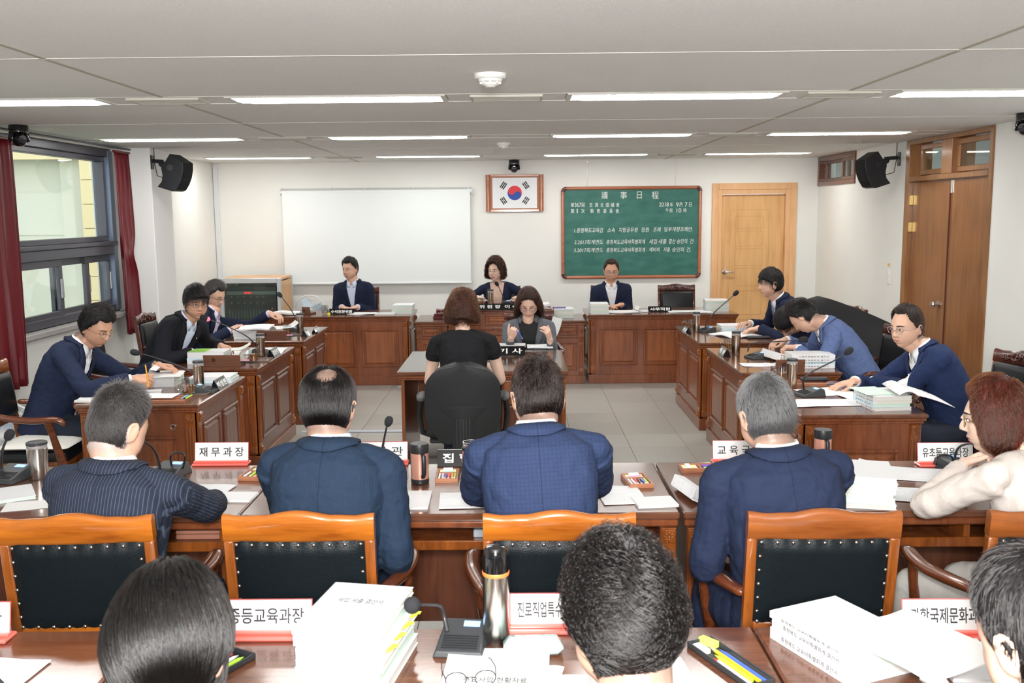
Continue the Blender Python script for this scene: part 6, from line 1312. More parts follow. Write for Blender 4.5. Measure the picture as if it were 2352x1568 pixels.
def servtray(lab, c, w_, d_, rz): 
    m = MB().box(-w_/2, w_/2, -d_/2, d_/2, 0, .004).box(-w_/2, w_/2, -d_/2, -d_/2+.006, .004, .011, .001).box(-w_/2, w_/2, d_/2-.006, d_/2, .004, .011, .001).box(-w_/2, -w_/2+.006, -d_/2, d_/2, .004, .011, .001).box(w_/2-.006, w_/2, -d_/2, d_/2, .004, .011, .001)
    o = m.build('drink_tray', TRAYP); o.location = c; o.rotation_euler = (0, 0, rz); return tag(o, lab, 'tray')
LCDM = mat('lcd_blue', (.25, .42, .75), .3, emit=((.35, .55, .95), .5)); RINGR = mat('mic_ring', (.6, .02, .04), .4, emit=((1, .06, .10), 3.5))
def mic(lab, c, rz, neck, ball=.019, ring=False, sc=1.0, base=True, group='gooseneck microphones'):
    c = Vector(c); t = thing('microphone', lab, 'microphone', c, 0, group); Rz = Matrix.Rotation(rz, 4, 'Z') @ Matrix.Scale(sc, 4)
    if base:
        mb = MB(); v = [(-.065, -.075, 0), (.065, -.075, 0), (.065, .075, 0), (-.065, .075, 0), (-.058, -.070, .016), (.058, -.070, .016), (.050, .055, .048), (-.050, .055, .048), (.052, .072, .040), (-.052, .072, .040)]
        mb.add(v, [(3, 2, 1, 0), (0, 1, 5, 4), (4, 5, 6, 7), (7, 6, 8, 9), (9, 8, 2, 3), (1, 2, 8, 6, 5), (0, 4, 7, 9, 3)], Rz); b = mb.build('base', PLASTIC_G, t); bv = b.modifiers.new('b', 'BEVEL'); bv.width = .004; bv.segments = 2
        TL = Rz @ Matrix.Translation((0, -.005, .0335)) @ Matrix.Rotation(math.atan2(.032, .125), 4, 'X')
        MB().box(.0, .042, .030, .050, .0, .0022, M=TL).build('display', LCDM, t)
        for k in range(6): MB().box(-.045, .045, -.055+k*.009, -.052+k*.009, .0, .0018, M=TL).build('speaker_slot', PLASTIC, t)
    P = spline([Vector(p)-c for p in neck], 5); MB().tube(P, [.0062*sc*max(.62, 1-.5*i/len(P)) for i in range(len(P))], 8).build('gooseneck', mat('gooseneck_dark', (.05, .05, .055), .35, metal=.5), t, smooth=60)
    d = (P[-1]-P[-2]).normalized(); MB().tube([P[-1]-d*.005, P[-1]+d*.012], ball*.45, 10).build('capsule', PLASTIC, t, smooth=50)
    MB().tube([P[-1]+d*.008, P[-1]+d*ball*.9, P[-1]+d*ball*1.5], [ball*.85, ball, ball*.95], 16, round_=True).build('foam_windscreen', FOAM, t, smooth=180)
    if ring: MB().tube([P[-1]-d*.004, P[-1]+d*.006], ball*.75, 12, round_=True).build('light_ring', RINGR, t, smooth=60)
    return t
def plate_black(lab, c, rz, W, text, h=.062, group=None, tsz=None):
    t = thing('nameplate', lab, 'nameplate', c, rz, group); d = .05
    MB().add([(-W/2, -d, 0), (W/2, -d, 0), (W/2, d*.2, 0), (-W/2, d*.2, 0), (-W/2, -d*.35, h), (W/2, -d*.35, h), (W/2, -d*.25, h), (-W/2, -d*.25, h)], [(3, 2, 1, 0), (0, 1, 5, 4), (4, 5, 6, 7), (7, 6, 2, 3), (1, 2, 6, 5), (0, 4, 7, 3)]).build('plate', GLOSSB, t)
    a = math.atan2(h, d*.65); M = Matrix.Translation((0, -d*.675-.0008, h/2)) @ Matrix.Rotation(a, 4, 'X'); put_text(text, h*.6, t, M, WHITEP, width=W*.86, height=h*.62, bold=.0008); return t
def plate_white(lab, c, W, text, h=.082, rz=0):
    t = thing('nameplate', lab, 'nameplate', c, rz, 'white desk nameplates on red stands')
    MB().box(-W/2-.006, W/2+.006, -.032, .032, 0, .010, .003).box(-W/2-.004, W/2+.004, -.012, .012, .010, .018, .002).build('red_stand', RED_AC, t)
    T = Matrix.Rotation(math.radians(-10), 4, 'X'); MB().box(-W/2, W/2, -.002, .002, .014, .014+h, .0008, M=T).build('card', mat('card_white', (.74, .74, .74), .5), t)
    MB().box(-W/2-.002, W/2+.002, .0022, .0034, .014, .016+h, M=T).box(-W/2-.001, W/2+.001, -.004, .004, .014+h, .016+h, M=T).build('acrylic_back', mat('acrylic_rose', (.55, .12, .12), .15, coat=.5), t)
    put_text(text, .05, t, T @ Matrix.Translation((0, -.0024, .014+h*.5)) @ FACE_CAM, INK, width=W*.84, height=h*.50, ext=.0003, bold=.0006); return t
def pen(lab, a, b, col, r=.0045, cap=None, cat='pen', group=None):
    a, b = Vector(a), Vector(b); d = (b-a).normalized(); t = thing(cat, lab, cat, a, 0, group)
    MB().tube([Vector(), (b-a)*.86], r, 10).build('barrel', mat('pen_'+'_'.join('%02d' % int(q*99) for q in col), col, .3, coat=.3), t, smooth=50)
    cm = cap or col; MB().tube([(b-a)*.86, (b-a)*.97, b-a], [r*.95, r*.35, r*.12], 10).build('tip', mat('pentip_'+'_'.join('%02d' % int(q*99) for q in cm), cm, .35), t, smooth=50); return t
def pentray(lab, c, rz, w_, d_, m_=W_TRAY, h=.018):
    t = thing('pen_tray', lab, 'tray', c, rz); e = .009
    MB().box(-w_/2, w_/2, -d_/2, d_/2, 0, .005).build('tray_floor', m_, t)
    MB().box(-w_/2, w_/2, -d_/2, -d_/2+e, .004, h, .002).box(-w_/2, w_/2, d_/2-e, d_/2, .004, h, .002).box(-w_/2, -w_/2+e, -d_/2+e, d_/2-e, .004, h, .002).box(w_/2-e, w_/2, -d_/2+e, d_/2-e, .004, h, .002).box(-w_/2+e, w_/2-e, d_*.12, d_*.12+e, .004, h*.9, .002).build('rim', m_, t); return t
def local(c, rz, p): q = Matrix.Rotation(rz, 3, 'Z') @ Vector(p); return Vector(c)+q
def post_its(lab, c, rz, w_, d_, col, th=.008, cat='note pad', name='note_pad'):
    o = MB().box(-w_/2, w_/2, -d_/2, d_/2, 0, th, .0008).build(name, mat('note_'+'_'.join('%02d' % int(q*99) for q in col), col, .6)); o.location = c; o.rotation_euler = (0, 0, rz); return tag(o, lab, cat)
Zt = .7505
def filled_tray(where, c, rz, w_, d_, pens, pad=(.82, .82, .45), tab=None):
    pentray(f'brown wooden pen tray {where}', c, rz, w_, d_)
    post_its(f'yellow sticky note pad in the pen tray {where}', local(c, rz, (0, d_*.32, .006)), rz, w_*.72, d_*.26, pad)
    post_its(f'white eraser in the tray {where}', local(c, rz, (0, d_*.36, .0145)), rz, w_*.42, d_*.08, (.85, .85, .88), .010, 'eraser', 'eraser')
    if tab: post_its(f'{tab[0]} index tab strip in the tray {where}', local(c, rz, (.0, d_*.27, .0145)), rz, w_*.55, d_*.06, tab[1], .002, 'index tabs', 'index_tabs')
    n = len(pens)
    for k, (cn, col) in enumerate(pens):
        x = -w_*.34+w_*.68*k/(n-1); pen(f'{cn} pen in the wooden tray {where}', local(c, rz, (x, d_*.08, .0105)), local(c, rz, (x+.003*math.sin(k*2), -d_*.38, .0105)), col, min(.0048, w_*.32/n), (.8, .8, .8), group=f'pens in the tray {where}')
WHT, BLU, RDD, ORG, LIM, BLK = (.82, .82, .86), (.06, .08, .55), (.75, .04, .05), (.90, .38, .02), (.45, .80, .05), (.03, .03, .03)
# ---- front officials' table
filled_tray('left of the pink handled flasks', PZ(1028, 1096, Zt), .02, .095, .165, [('white', WHT), ('clear-barrelled', (.70, .70, .80)), ('blue', BLU), ('red', RDD), ('orange', ORG), ('lime green', LIM)], tab=('pale blue', (.45, .78, .85)))
filled_tray('right of the man in the check suit', PZ(1463, 1108, Zt), .12, .098, .165, [('white', WHT), ('clear-barrelled', (.70, .70, .80)), ('red', RDD), ('black', BLK), ('blue', BLU), ('lime green', LIM)], tab=('pink', (.85, .25, .60)))
filled_tray('left of the man with the bald crown', PZ(590, 1092, Zt), -.12, .10, .165, [('white', WHT), ('lime green', LIM), ('orange', ORG), ('red', RDD)])
filled_tray('before the grey-haired man', PZ(1625, 1078, Zt), R90+.05, .085, .24, [('orange', ORG), ('lime green', LIM), ('blue', BLU), ('purple', (.30, .10, .55))])
def flask(lab, c, open_=False, rz=0):
    t = thing('handled_flask', lab, 'flask', c, rz, 'rose gold handled flasks'); r, h = .037, .165 if not open_ else .150
    MB().lathe([(r*.9, 0), (r, .004), (r, .02), (r*.97, .021)], 28).build('foot_ring', PLASTIC, t, smooth=40); MB().lathe([(r*.97, .02), (r*.99, .06), (r*.97, h*.78)], 28, cap=False).build('flask_body', ROSE, t, smooth=40)
    if open_:
        MB().lathe([(r*.98, h*.78), (r, h*.79), (r, h*.87), (r*.92, h*.88)], 28).build('shoulder_ring', PLASTIC, t, smooth=40); MB().lathe([(r*.86, h*.87), (r*.86, h*.93), (r*.90, h*.94), (r*.86, h*.96), (r*.90, h*.98), (r*.88, h*1.02), (r*.80, h*1.02), (r*.78, h*.6)], 28, cap=False).build('steel_neck', CHROME, t, smooth=30)
    else: MB().lathe([(r*.99, h*.77), (r*1.02, h*.79), (r*1.02, h*.95), (r*.97, h), (.001, h*1.005)], 28).build('lid', PLASTIC, t, smooth=40)
    MB().tube([(r*.1, -r*.9, h*.75), (r*.1, -r*1.35, h*.74), (r*.1, -r*1.5, h*.62), (r*.1, -r*1.45, h*.30), (r*.1, -r*1.0, h*.20)], .0095, 8, flat=.8, round_=True).build('handle', PLASTIC, t, smooth=60); return t
flask('closed rose gold flask with black handle between the desk microphone and pen tray', PZ(965, 1108, Zt), rz=.35); flask('open rose gold flask with bare steel rim left of the check suit', PZ(1082, 1096, Zt), True, rz=-.1)
o = MB().lathe([(.001, 0), (.037, 0), (.038, .008), (.036, .012), (.030, .012), (.029, .004), (.001, .004)], 24).build('flask_lid', PLASTIC, smooth=40); o.location = PZ(1084, 1103, Zt)+Vector((.005, -.075, 0)); tag(o, 'round black flask lid set down before the open flask', 'lid')
flask('black-lidded rose gold flask behind the shoulder of the grey-haired man', PZ(1888, 1072, Zt), rz=0)
t = tumbler('tall brushed steel tumbler left of the pinstripe suit', PZ(90, 1098, Zt), STEEL, .16, .042, PLASTIC_G)
plate_white('white nameplate on red stand beside the pinstripe suit', PZ(509, 1066, Zt), .235, '재 무 과 장'); plate_white('white nameplate on red stand behind the table microphone', PZ(876, 1062, Zt)+V(0, -.02, 0), .235, '기 획 관'); plate_white('white nameplate on red stand left of the grey-haired man', PZ(1700, 1062, Zt), .235, '교 육 국 장'); plate_white('white nameplate on red stand left of the beige blouse', PZ(2172, 1068, Zt), .235, '유초등교육과장')
plate_black('large black nameplate with white lettering behind the handled flasks', PZ(1090, 1064, Zt), 0, .32, '집 행 기 관', .068)
mic('table microphone with ball windscreen beside the closed flask', PZ(900, 1090, Zt), .15, [PZ(880, 1078, .785), PY(876, 1045, 4.0), PY(880, 1020, 3.98), PY(887, 985, 3.95), PY(890, 975, 3.94)], .018, sc=1.0)
mic('table microphone with cable loop right of the pinstripe suit', PZ(388, 1092, Zt), -.15, [PZ(368, 1078, .785), PY(362, 1050, 3.9), PY(352, 1030, 3.85), PY(338, 1018, 3.8), PY(325, 1012, 3.75)], .018, sc=1.05)
mic('table microphone cut by the left picture edge', PZ(24, 1100, Zt), -.2, [PZ(2, 1072, .785), PY(4, 1040, 3.7), PY(12, 1016, 3.66), PY(17, 1006, 3.65)], .019, sc=1.1)
mic('table microphone in front of the beige blouse', PZ(2195, 1075, Zt), .5, [PZ(2193, 1062, .79), PY(2195, 1040, 3.9), PY(2205, 1025, 3.85), PY(2225, 1019, 3.8), PY(2245, 1020, 3.7)], .017, sc=.95)
for lab, pts in (('black cable loop behind the microphone by the pinstripe suit', [PZ(395, 1075, .76), PY(392, 1048, 3.85), PY(400, 1040, 3.85), PY(418, 1040, 3.85), PY(425, 1052, 3.85), PZ(418, 1083, .752)]), ('black cable loop before the microphone of the woman in beige', [PZ(2150, 1068, .752), PY(2152, 1052, 3.85), PY(2165, 1044, 3.85), PY(2185, 1048, 3.9), PZ(2190, 1060, .76)])):
    o = MB().tube(spline(pts, 5), .0045, 8).build('cable', PLASTIC, smooth=60); tag(o, lab, 'cable')
sheet('two-page printed sheets right of the pinstripe sleeve', PZ(455, 1135, Zt), .21, .25, -.12, PAPER_P, 6); sheet('small stack of tabbed pages behind the printed sheets', PZ(480, 1148, Zt-.0002)+V(.02, .02, 0), .15, .12, -.5, PAPER_B, 2, warp=.0004)
report('blank white notebook left of the dark blue suit', PZ(535, 1143, Zt), .17, .115, .008, -.05, EDGE_W, COVER_W); report('green-edged booklet at the far left of the front table', PZ(10, 1140, Zt), .21, .20, .012, .55, EDGE_G, COVER_W)
sheet('loose white sheet under the pinstripe elbow at left', PZ(75, 1160, Zt), .2, .12, .3, PAPER_B, 1, warp=.0005)
report('thin white report right of the dark blue suit', PZ(940, 1150, Zt), .16, .22, .008, .02, EDGE_W, COVER_W); sheet('wide printed schedule under the left arm in check', PZ(1085, 1150, Zt), .25, .20, .05, PAPER_P, 8); sheet('printed sheets under the right elbow in check', PZ(1425, 1138, Zt), .17, .235, .1, PAPER_P, 6)
report('blank white pad lying askew by the table joint', PZ(1504, 1155, Zt), .155, .12, .008, .12, EDGE_W, COVER_W); sheet('curled printed bundle at the table joint', PZ(1600, 1138, Zt), .24, .21, .22, PAPER_P, 8, curl=.030)
stack('between grey-haired man and beige blouse', PZ(1985, 1145, Zt), 6, .20, .26, [.018, .024, .014, .022, .018, .02], -.25); sheet('rolled page on the desk edge behind the tall stack', PZ(2010, 1080, Zt), .14, .14, .3, PAPER_B, 1, curl=.02)
sheet('printed sheets before the chin-resting woman', PZ(2105, 1090, Zt), .26, .21, -.25, PAPER_P, 3); sheet('highlighted printed sheet beside her elbow', PZ(2130, 1140, Zt), .25, .20, -.32, PAPER, 2)
o = MB().box(-.10, .10, -.14, .14, 0, .03, .004).build('ring_binder', mat('binder_grey', (.38, .42, .46), .4)); o.location = (-.075, 3.62, .629); tag(o, 'pale grey ring binder on the shelf under the front table', 'binder')
o = MB().box(-.12, .10, -.12, .12, 0, .02, .004).box(-.12, .10, -.12, .12, .022, .035, .003).build('document_case', mat('case_tan', (.34, .15, .10), .5)); o.location = (-1.18, 3.60, .629); tag(o, 'tan document case on the shelf beside the pinstripe elbow', 'case')
o = MB().box(-.008, .008, -.12, .12, 0, .25, .003).box(.012, .024, -.12, .12, 0, .24, .003).build('folder_pair', mat('folder_dark', (.06, .075, .08), .5)); o.location = (.597, 3.7, .35); 
bpy.data.objects.remove(o)
# ---- nearest row table
N2 = 2.36
plate_white('white nameplate on red stand in the nearest row beside the glossy black hair', PZ(612, 1462, Zt)+V(0, .0, 0), .235, '중등교육과장'); plate_white('white nameplate on red stand behind the steel vacuum flask', PZ(1275, 1447, Zt), .235, '진로직업특수교육과장'); plate_white('white nameplate on red stand at the lower right beside the black hair', PZ(2180, 1462, Zt), .235, '과학국제문화과장'); plate_white('white nameplate cut by the lower left picture edge', PZ(-82, 1468, Zt), .235, '감 사 관')
t = thing('vacuum_flask', 'brushed steel vacuum flask with black cup and orange ring', 'flask', PZ(1140, 1487, Zt)+V(0, .03, 0)); r = .034
MB().lathe([(r*.92, 0), (r, .004), (r, .175), (r*.97, .185)], 32).build('flask_body', STEEL, t, smooth=40); MB().lathe([(r*1.0, .183), (r*1.03, .186), (r*1.03, .191), (r, .193)], 32).build('orange_ring', mat('ring_orange', (.85, .20, .05), .4), t, smooth=40)
MB().lathe([(r*.98, .192), (r*.96, .23), (r*.90, .246), (r*.70, .256), (r*.3, .259), (.001, .259)], 32).build('cup_lid', GLOSSB, t, smooth=40)
mic('near table microphone with bent neck beside the vacuum flask', PZ(1062, 1482, Zt), -.1, [PZ(1027, 1450, .795), PY(1020, 1415, 2.32), PY(1012, 1393, 2.31), PY(985, 1389, 2.30), PY(952, 1389, 2.28), PY(948, 1389, 2.27)], .021, sc=1.0)
c0 = PZ(815, 1560, Zt)
hh = stack('left of the bent near microphone', (c0.x, 2.21, Zt), 6, .21, .28, [.026, .03, .022, .026, .030, .016], -.18, title='세입·세출 결산서')
YEL = mat('tab_yellow', (.80, .82, .08), .5); t = thing('index_tabs', 'row of yellow index tabs sticking out of the tall near stack', 'index tabs', (c0.x, 2.21, Zt), -.18)
for k in range(12): MB().box(-.09+k*.0155, -.078+k*.0155, .132, .150+.002*(k % 3), .135-.0006*(k % 2), .1362).build('tab', YEL, t)
for k in range(12): MB().box(.096, .118+.002*(k % 3), -.12+k*.021, -.104+k*.021, .10-.004*(k % 3), .1012-.004*(k % 3)).build('tab', YEL, t)
sheet('large white questionnaire under the folded spectacles', V(-.06, 2.13, Zt), .25, .30, -.05, PAPER_B, 14)
put_text('주요사업 현황자료', .03, COL.objects[-1], Matrix.Translation((0, -.02, .012)), INK, 'title_lettering', width=.15, ext=.0002)
t = thing('spectacles', 'thin dark spectacles lying open on the white questionnaire', 'spectacles', (-.115, 2.075, Zt+.011), .15); g = MB()
for s in (-1, 1):
    g.tube([(s*.034+.024*math.cos(a), .004*abs(math.cos(a)), .020+.019*math.sin(a)) for a in [i*2*math.pi/20 for i in range(21)]], .0012, 6); g.tube([(s*.058, .002, .025), (s*.063, .05, .022), (s*.060, .11, .012), (s*.056, .14, .002)], .0012, 6)
g.tube([(-.010, 0, .024), (0, -.002, .027), (.010, 0, .024)], .0012, 6).build('rims', BLKW, t, smooth=60)
for s in (-1, 1): l = MB(); l.add([(s*.034+.022*math.cos(a), .002, .020+.0175*math.sin(a)) for a in [i*2*math.pi/18 for i in range(18)]], [tuple(range(18))]); l.build('lens', LENS, t)
o = MB().box(-.075, .075, -.04, .04, 0, .035, .016).build('wipes_pack', mat('pack_mint', (.58, .78, .76), .25, coat=.4), smooth=50); o.location = PZ(1225, 1505, Zt)+V(0, .02, 0); o.rotation_euler = (0, 0, .05); tag(o, 'mint and white plastic wipes pack before the near nameplate', 'pack')
sheet('striped pastel leaflet right of the questionnaire', V(.06, 2.12, Zt), .06, .16, -.2, paper_mat('leaflet_pastel', (.86, .82, .70), (.80, .45, .60), .9, 30), 1); sheet('white page between pack and tousled head', V(.115, 2.09, Zt), .09, .12, .05, PAPER_B, 2)
sheet('pale page half hidden right of the tousled head', V(.36, 2.12, Zt), .10, .22, .15, PAPER_P, 2); 
def blacktray(lab, c, rz, w_, d_):
    t = thing('pen_case', lab, 'tray', c, rz); MB().box(-w_/2, w_/2, -d_/2, d_/2, 0, .004, .001).build('tray_floor', PLASTIC, t)
    MB().box(-w_/2, w_/2, -d_/2, -d_/2+.004, .003, .016, .001).box(-w_/2, w_/2, d_/2-.004, d_/2, .003, .016, .001).box(-w_/2, -w_/2+.004, -d_/2, d_/2, .003, .016, .001).box(w_/2-.004, w_/2, -d_/2, d_/2, .003, .016, .001).build('rim', PLASTIC_G, t)
bc = V(.505, 2.20, Zt); br = .42; blacktray('open black pen tray with highlighters at the lower right', bc, br, .075, .25)
for (lab, x, y0, y1, col, tp) in (('red-capped white pen in the black tray', -.024, .03, -.11, (.85, .85, .88), (.8, .05, .05)), ('lime green highlighter in the black tray', -.010, .045, -.10, LIM, LIM), ('orange yellow pencil in the black tray', .004, .085, -.11, (.95, .50, .02), (.75, .55, .35)), ('blue pen in the black tray', .017, .065, -.12, (.05, .12, .60), (.05, .12, .6)), ('black pen in the black tray', .029, .05, -.12, BLK, BLK)): pen(lab, local(bc, br, (x, y1, .009)), local(bc, br, (x, y0, .009)), col, .0052, tp, group='pens in the black tray at the lower right')
post_its('white and blue eraser in the black tray', local(bc, br, (-.022, .085, .004)), br+.1, .022, .045, (.80, .82, .88), .012, 'eraser', 'eraser'); post_its('lime correction tape at the head of the black tray', local(bc, br, (.014, .105, .004)), br+.3, .020, .05, (.62, .85, .15), .016, 'correction tape', 'correction_tape')
blacktray('black pen tray behind the glossy black hair', V(-.735, 2.20, Zt), -.5, .09, .16)
for k, (cn, col) in enumerate((('blue', BLU), ('red', RDD), ('white', WHT), ('lime green', LIM))): pen(f'{cn} pen in the tray behind the glossy black hair', local((-.735, 2.20, Zt), -.5, (-.03+k*.018, -.06, .009)), local((-.735, 2.20, Zt), -.5, (-.03+k*.018, .06, .009)), col, .005, group='pens behind the glossy black hair')
stack('at the lower right', (.80, 2.26, Zt), 3, .22, .29, [.03, .026, .018], .42, spine='충청북도 교육비특별회계 결산서'); sheet('large turned-over page over the lower right stack', V(.93, 2.14, Zt+.076), .26, .30, .45, PAPER_B, 6, warp=.006)
report('spiral-bound report before the lower right nameplate', V(1.14, 2.20, Zt), .26, .20, .010, -.05, EDGE_W, COVER_W)
t = thing('spiral_binding', 'white comb binding along the spiral report at the lower right', 'binding', (1.14, 2.305, Zt), -.05)
for k in range(14): MB().box(-.12+k*.018, -.110+k*.018, -.006, .008, .002, .014, .002).build('comb_tooth', WPL, t)
o = MB().lathe([(.024, 0), (.033, .085), (.035, .088), (.032, .088), (.023, .004)], 24).build('paper_cup', WHITEP, smooth=50); o.location = V(-.80, 2.37, Zt-.0); tag(o, 'white paper cup just behind the glossy black hair', 'cup')
sheet('open notebook under the writing hand at the lower left', V(-1.28, 2.12, Zt), .21, .26, -.1, PAPER_P, 6); pen('black pen in the writing hand at the lower left', (-1.235, 2.06, .84), (-1.20, 2.10, .757), BLK, .004, (.7, .7, .7))
# ---- left column desks
mic('microphone arching towards the curly-haired man at left', PZ(470, 900, Zt), R90, [PZ(455, 884, .78), PY(440, 855, 5.95), PY(400, 836, 5.93), PY(350, 819, 5.91), PY(318, 811, 5.90)], .021)
mic('microphone with lit red ring at the middle left desk', PZ(604, 812, Zt), R90, [PZ(594, 804, .78), PY(582, 786, 7.2), PY(560, 768, 7.18), PY(510, 744, 7.15), PY(476, 732, 7.12)], .023, ring=True)
mic('microphone standing on the far left desk before the screen', PZ(684, 762, Zt), R90, [PZ(688, 754, .78), PY(682, 738, 8.8), PY(668, 710, 8.8), PY(650, 686, 8.8), PY(646, 681, 8.8)], .021)
for (lab, tx, ty, mx, my) in (('near left', 444, 898, 433, 902), ('middle left', 590, 823, 583, 827), ('far left', 690, 764, 660, 766)):
    p = PZ(tx, ty, Zt+.005); q = PZ(mx, my+4, Zt+.005); servtray(f'flat brown drink tray on the {lab} desk', V((p.x+q.x)/2+.02, (p.y+q.y)/2+.02, Zt), .19, .19, .1); p = p+V(.015, .07, 0) if lab != 'far left' else p
    tumbler(f'bronze steel tumbler with dark lid on the {lab} desk', p, group='bronze steel tumblers'); mug(f'glass mug of brown tea on the {lab} desk', q+V(-.0, .0, 0), .1)
plate_black('black nameplate on the near left desk edge', V(-1.93, 6.02, Zt), R90, .20, '박성원', .066); plate_black('black nameplate on the middle left desk edge', PZ(632, 817, Zt)+V(-.03, 0, 0), R90, .19, '김영주', .062); plate_black('first black nameplate on the far left desk edge', PZ(704, 770, Zt)+V(-.02, -.03, 0), R90, .13, '위 원', .058); plate_black('second black nameplate on the far left desk edge', PZ(724, 765, Zt)+V(-.02, .05, 0), R90, .13, '위 원', .058)
stack('under the left hand of the curly-haired man', (-2.36, 6.18, Zt), 3, .21, .27, [.024, .028, .02], R90); sheet('curled white page rolling off the near left stack', V(-2.30, 6.08, Zt+.078), .26, .24, .2, PAPER_B, 2, curl=.03, warp=.002)
stack('at the far corner of near left desk', (-2.03, 6.30, Zt), 2, .20, .27, [.022, .018], R90+.05); sheet('printed sheet under the pencil at the near left desk', V(-2.33, 5.82, Zt), .22, .28, .3, PAPER_P, 4); sheet('folded white papers at the left corner of the near left desk', V(-2.55, 5.62, Zt), .17, .12, .1, PAPER_B, 22)
pentray('flat wooden desk tray at the front edge of the near left desk', V(-2.15, 5.61, Zt), 0, .36, .15); sheet('white printed paper lying over the near left wooden tray', V(-2.18, 5.66, Zt+.019), .24, .16, .02, PAPER_P, 2)
for k, (cn, col) in enumerate((('sky blue', (.20, .60, .80)), ('black', BLK), ('lime', LIM))): pen(f'{cn} marker in the near left wooden tray', (-1.99+k*.012, 5.56, Zt+.024), (-1.99+k*.012, 5.67, Zt+.024), col, .005, group='markers in the near left tray')
MM = PE['m1'][1]['R'][5].get('M') if 'm1' in PE else I4; hp_ = PE['m1'][1]['R'][2] if 'm1' in PE else V(-2.5, 5.8, .85)
pen('orange pencil held upright by the curly-haired man', PY(334, 838, 5.74), PY(343, 896, 5.78), (.92, .42, .03), .0042, (.12, .08, .05), cat='pencil')
if 'm1' in PE:
    S_, E_, W_, f_, u_, _s = PE['m1'][1]['L']; ax = (W_-E_).normalized(); base = PE['m1'][0]; P0 = V(-3.0, 5.92, 0)
    w_ = MB().tube([W_-ax*.014-P0, W_+ax*.008-P0], [.031, .030], 18).build('watch_strap', mat('strap_brown', (.16, .05, .03), .5), base, smooth=50); u2 = (V(0, -.5, .8)-ax*ax.dot(V(0, -.5, .8))).normalized()
    MB().tube([W_-ax*.003-P0+u2*.028, W_-ax*.003-P0+u2*.036], .014, 16).build('watch_case', GOLD, w_, smooth=40)
stack('before the speaking man', (-2.33, 7.13, Zt), 4, .21, .27, [.026, .018, .022, .02], R90+.03, edges=[EDGE_W, EDGE_C, EDGE_G]); sheet('cream page held up by the speaking man', V(-2.20, 7.42, Zt+.055), .20, .16, .3, mat('paper_cream', (.80, .82, .74), .6), 1, lift=.04)
post_its('green-printed report cover at the top of the middle left stack', (-2.40, 7.13, Zt+.088), 0, .13, .19, (.30, .62, .10), .0014, 'report cover', 'report_cover')
sheet('open newspaper-like sheets at the far end of the middle left desk', V(-2.05, 7.68, Zt), .30, .36, .1, PAPER_P, 4); sheet('white sheet under the hands of the speaking man', V(-2.33, 7.55, Zt), .21, .28, .2, PAPER_P, 3)
stack('under the reaching man at far left', (-2.40, 8.55, Zt), 3, .22, .28, [.026, .03, .022], R90); sheet('thick open pages on top of the far left stack', V(-2.36, 8.56, Zt+.082), .27, .36, .1, PAPER_P, 20, warp=.006); sheet('white page lifted by the reaching man', V(-2.13, 8.72, Zt+.07), .20, .24, .35, PAPER_B, 2, lift=.05, warp=.004)
def caddy(lab, c, rz, W=.26):
    t = thing('desk_caddy', lab, 'desk organiser', c, rz); DW = wood('wood_caddy', (.12, .050, .030), (.20, .09, .055), .4, .2, 0)
    MB().box(-W/2, W/2, -.012, .0, 0, .085, .002, M=Matrix.Rotation(.15, 4, 'X')).build('raised_lid', DW, t); MB().box(-W/2, W/2, .0, .12, 0, .018, .002).build('caddy_tray', DW, t)
    MB().lathe([(.014, .0), (.016, 0), (.016, .001), (.014, .001)], 20, Matrix.Rotation(.15, 4, 'X') @ XF((-W*.22, -.0125, .05), rx=math.pi/2)).build('emblem', mat('emblem_dark', (.05, .02, .015), .5), t)
    return t
caddy('brown wooden desk caddy with raised lid on the middle left desk', V(-2.17, 6.93, Zt), 0, .27); caddy('brown wooden desk caddy with raised lid on the far left desk', V(-2.18, 8.40, Zt), 0, .26)
for (x, y, w0) in ((-2.03, 6.98, 'middle left'), (-2.05, 8.45, 'far left')): post_its(f'pink sticky tabs in the {w0} desk caddy', (x, y+.06, Zt+.019), .2, .05, .03, (.85, .30, .50), .010, 'note pad'); pen(f'dark marker in the {w0} desk caddy', (x-.02, y-.01, Zt+.024), (x+.06, y+.0, Zt+.024), BLK, .006)
# ---- back desks
plate_black('black nameplate with white lettering before the man at the projection screen', PZ(784, 722, .756)+V(0, .045, 0), 0, .27, '수석전문위원', .062); plate_black('black nameplate with white lettering on the podium desk', PZ(1145, 711, .823)+V(0, .05, 0), 0, .48, '위 원 장  이 숙', .062); plate_black('black nameplate with white lettering before the empty chair', PZ(1516, 716, .751)+V(0, .045, 0), 0, .255, '사무직원', .060)
t = mug('clear glass mug beside the back left nameplate', V(-2.13, 10.52, .756), 0, level=.2)
stack('at right of the back left desk', (-1.27, 10.60, .756), 5, .22, .28, [.02, .022, .018, .016, .018], .0); sheet('white papers on the back desk right of the nameplate', V(-1.72, 10.50, .756), .30, .20, .0, PAPER_P, 10, warp=.004); report('thin white booklet before the stack on the back left desk', V(-1.45, 10.42, .756), .22, .12, .018, .0, EDGE_W, COVER_W)
sheet('heap of white papers at the left end of the back desk', V(-2.55, 10.50, .756), .30, .20, .05, PAPER_B, 30, warp=.012); caddy('brown wooden caddy with raised lid on the back left desk', V(-2.33, 10.50, .756), -.3, .10); post_its('yellow note cube beside the back left nameplate', (-2.07, 10.42, .756), .2, .03, .03, (.85, .75, .05), .024)
t = thing('gavel', 'dark red wooden gavel resting on its block on the podium desk', 'gavel', PZ(1020, 706, .78)+V(0, .2, 0)); RW = mat('gavel_wood', (.10, .012, .012), .2, coat=.6)
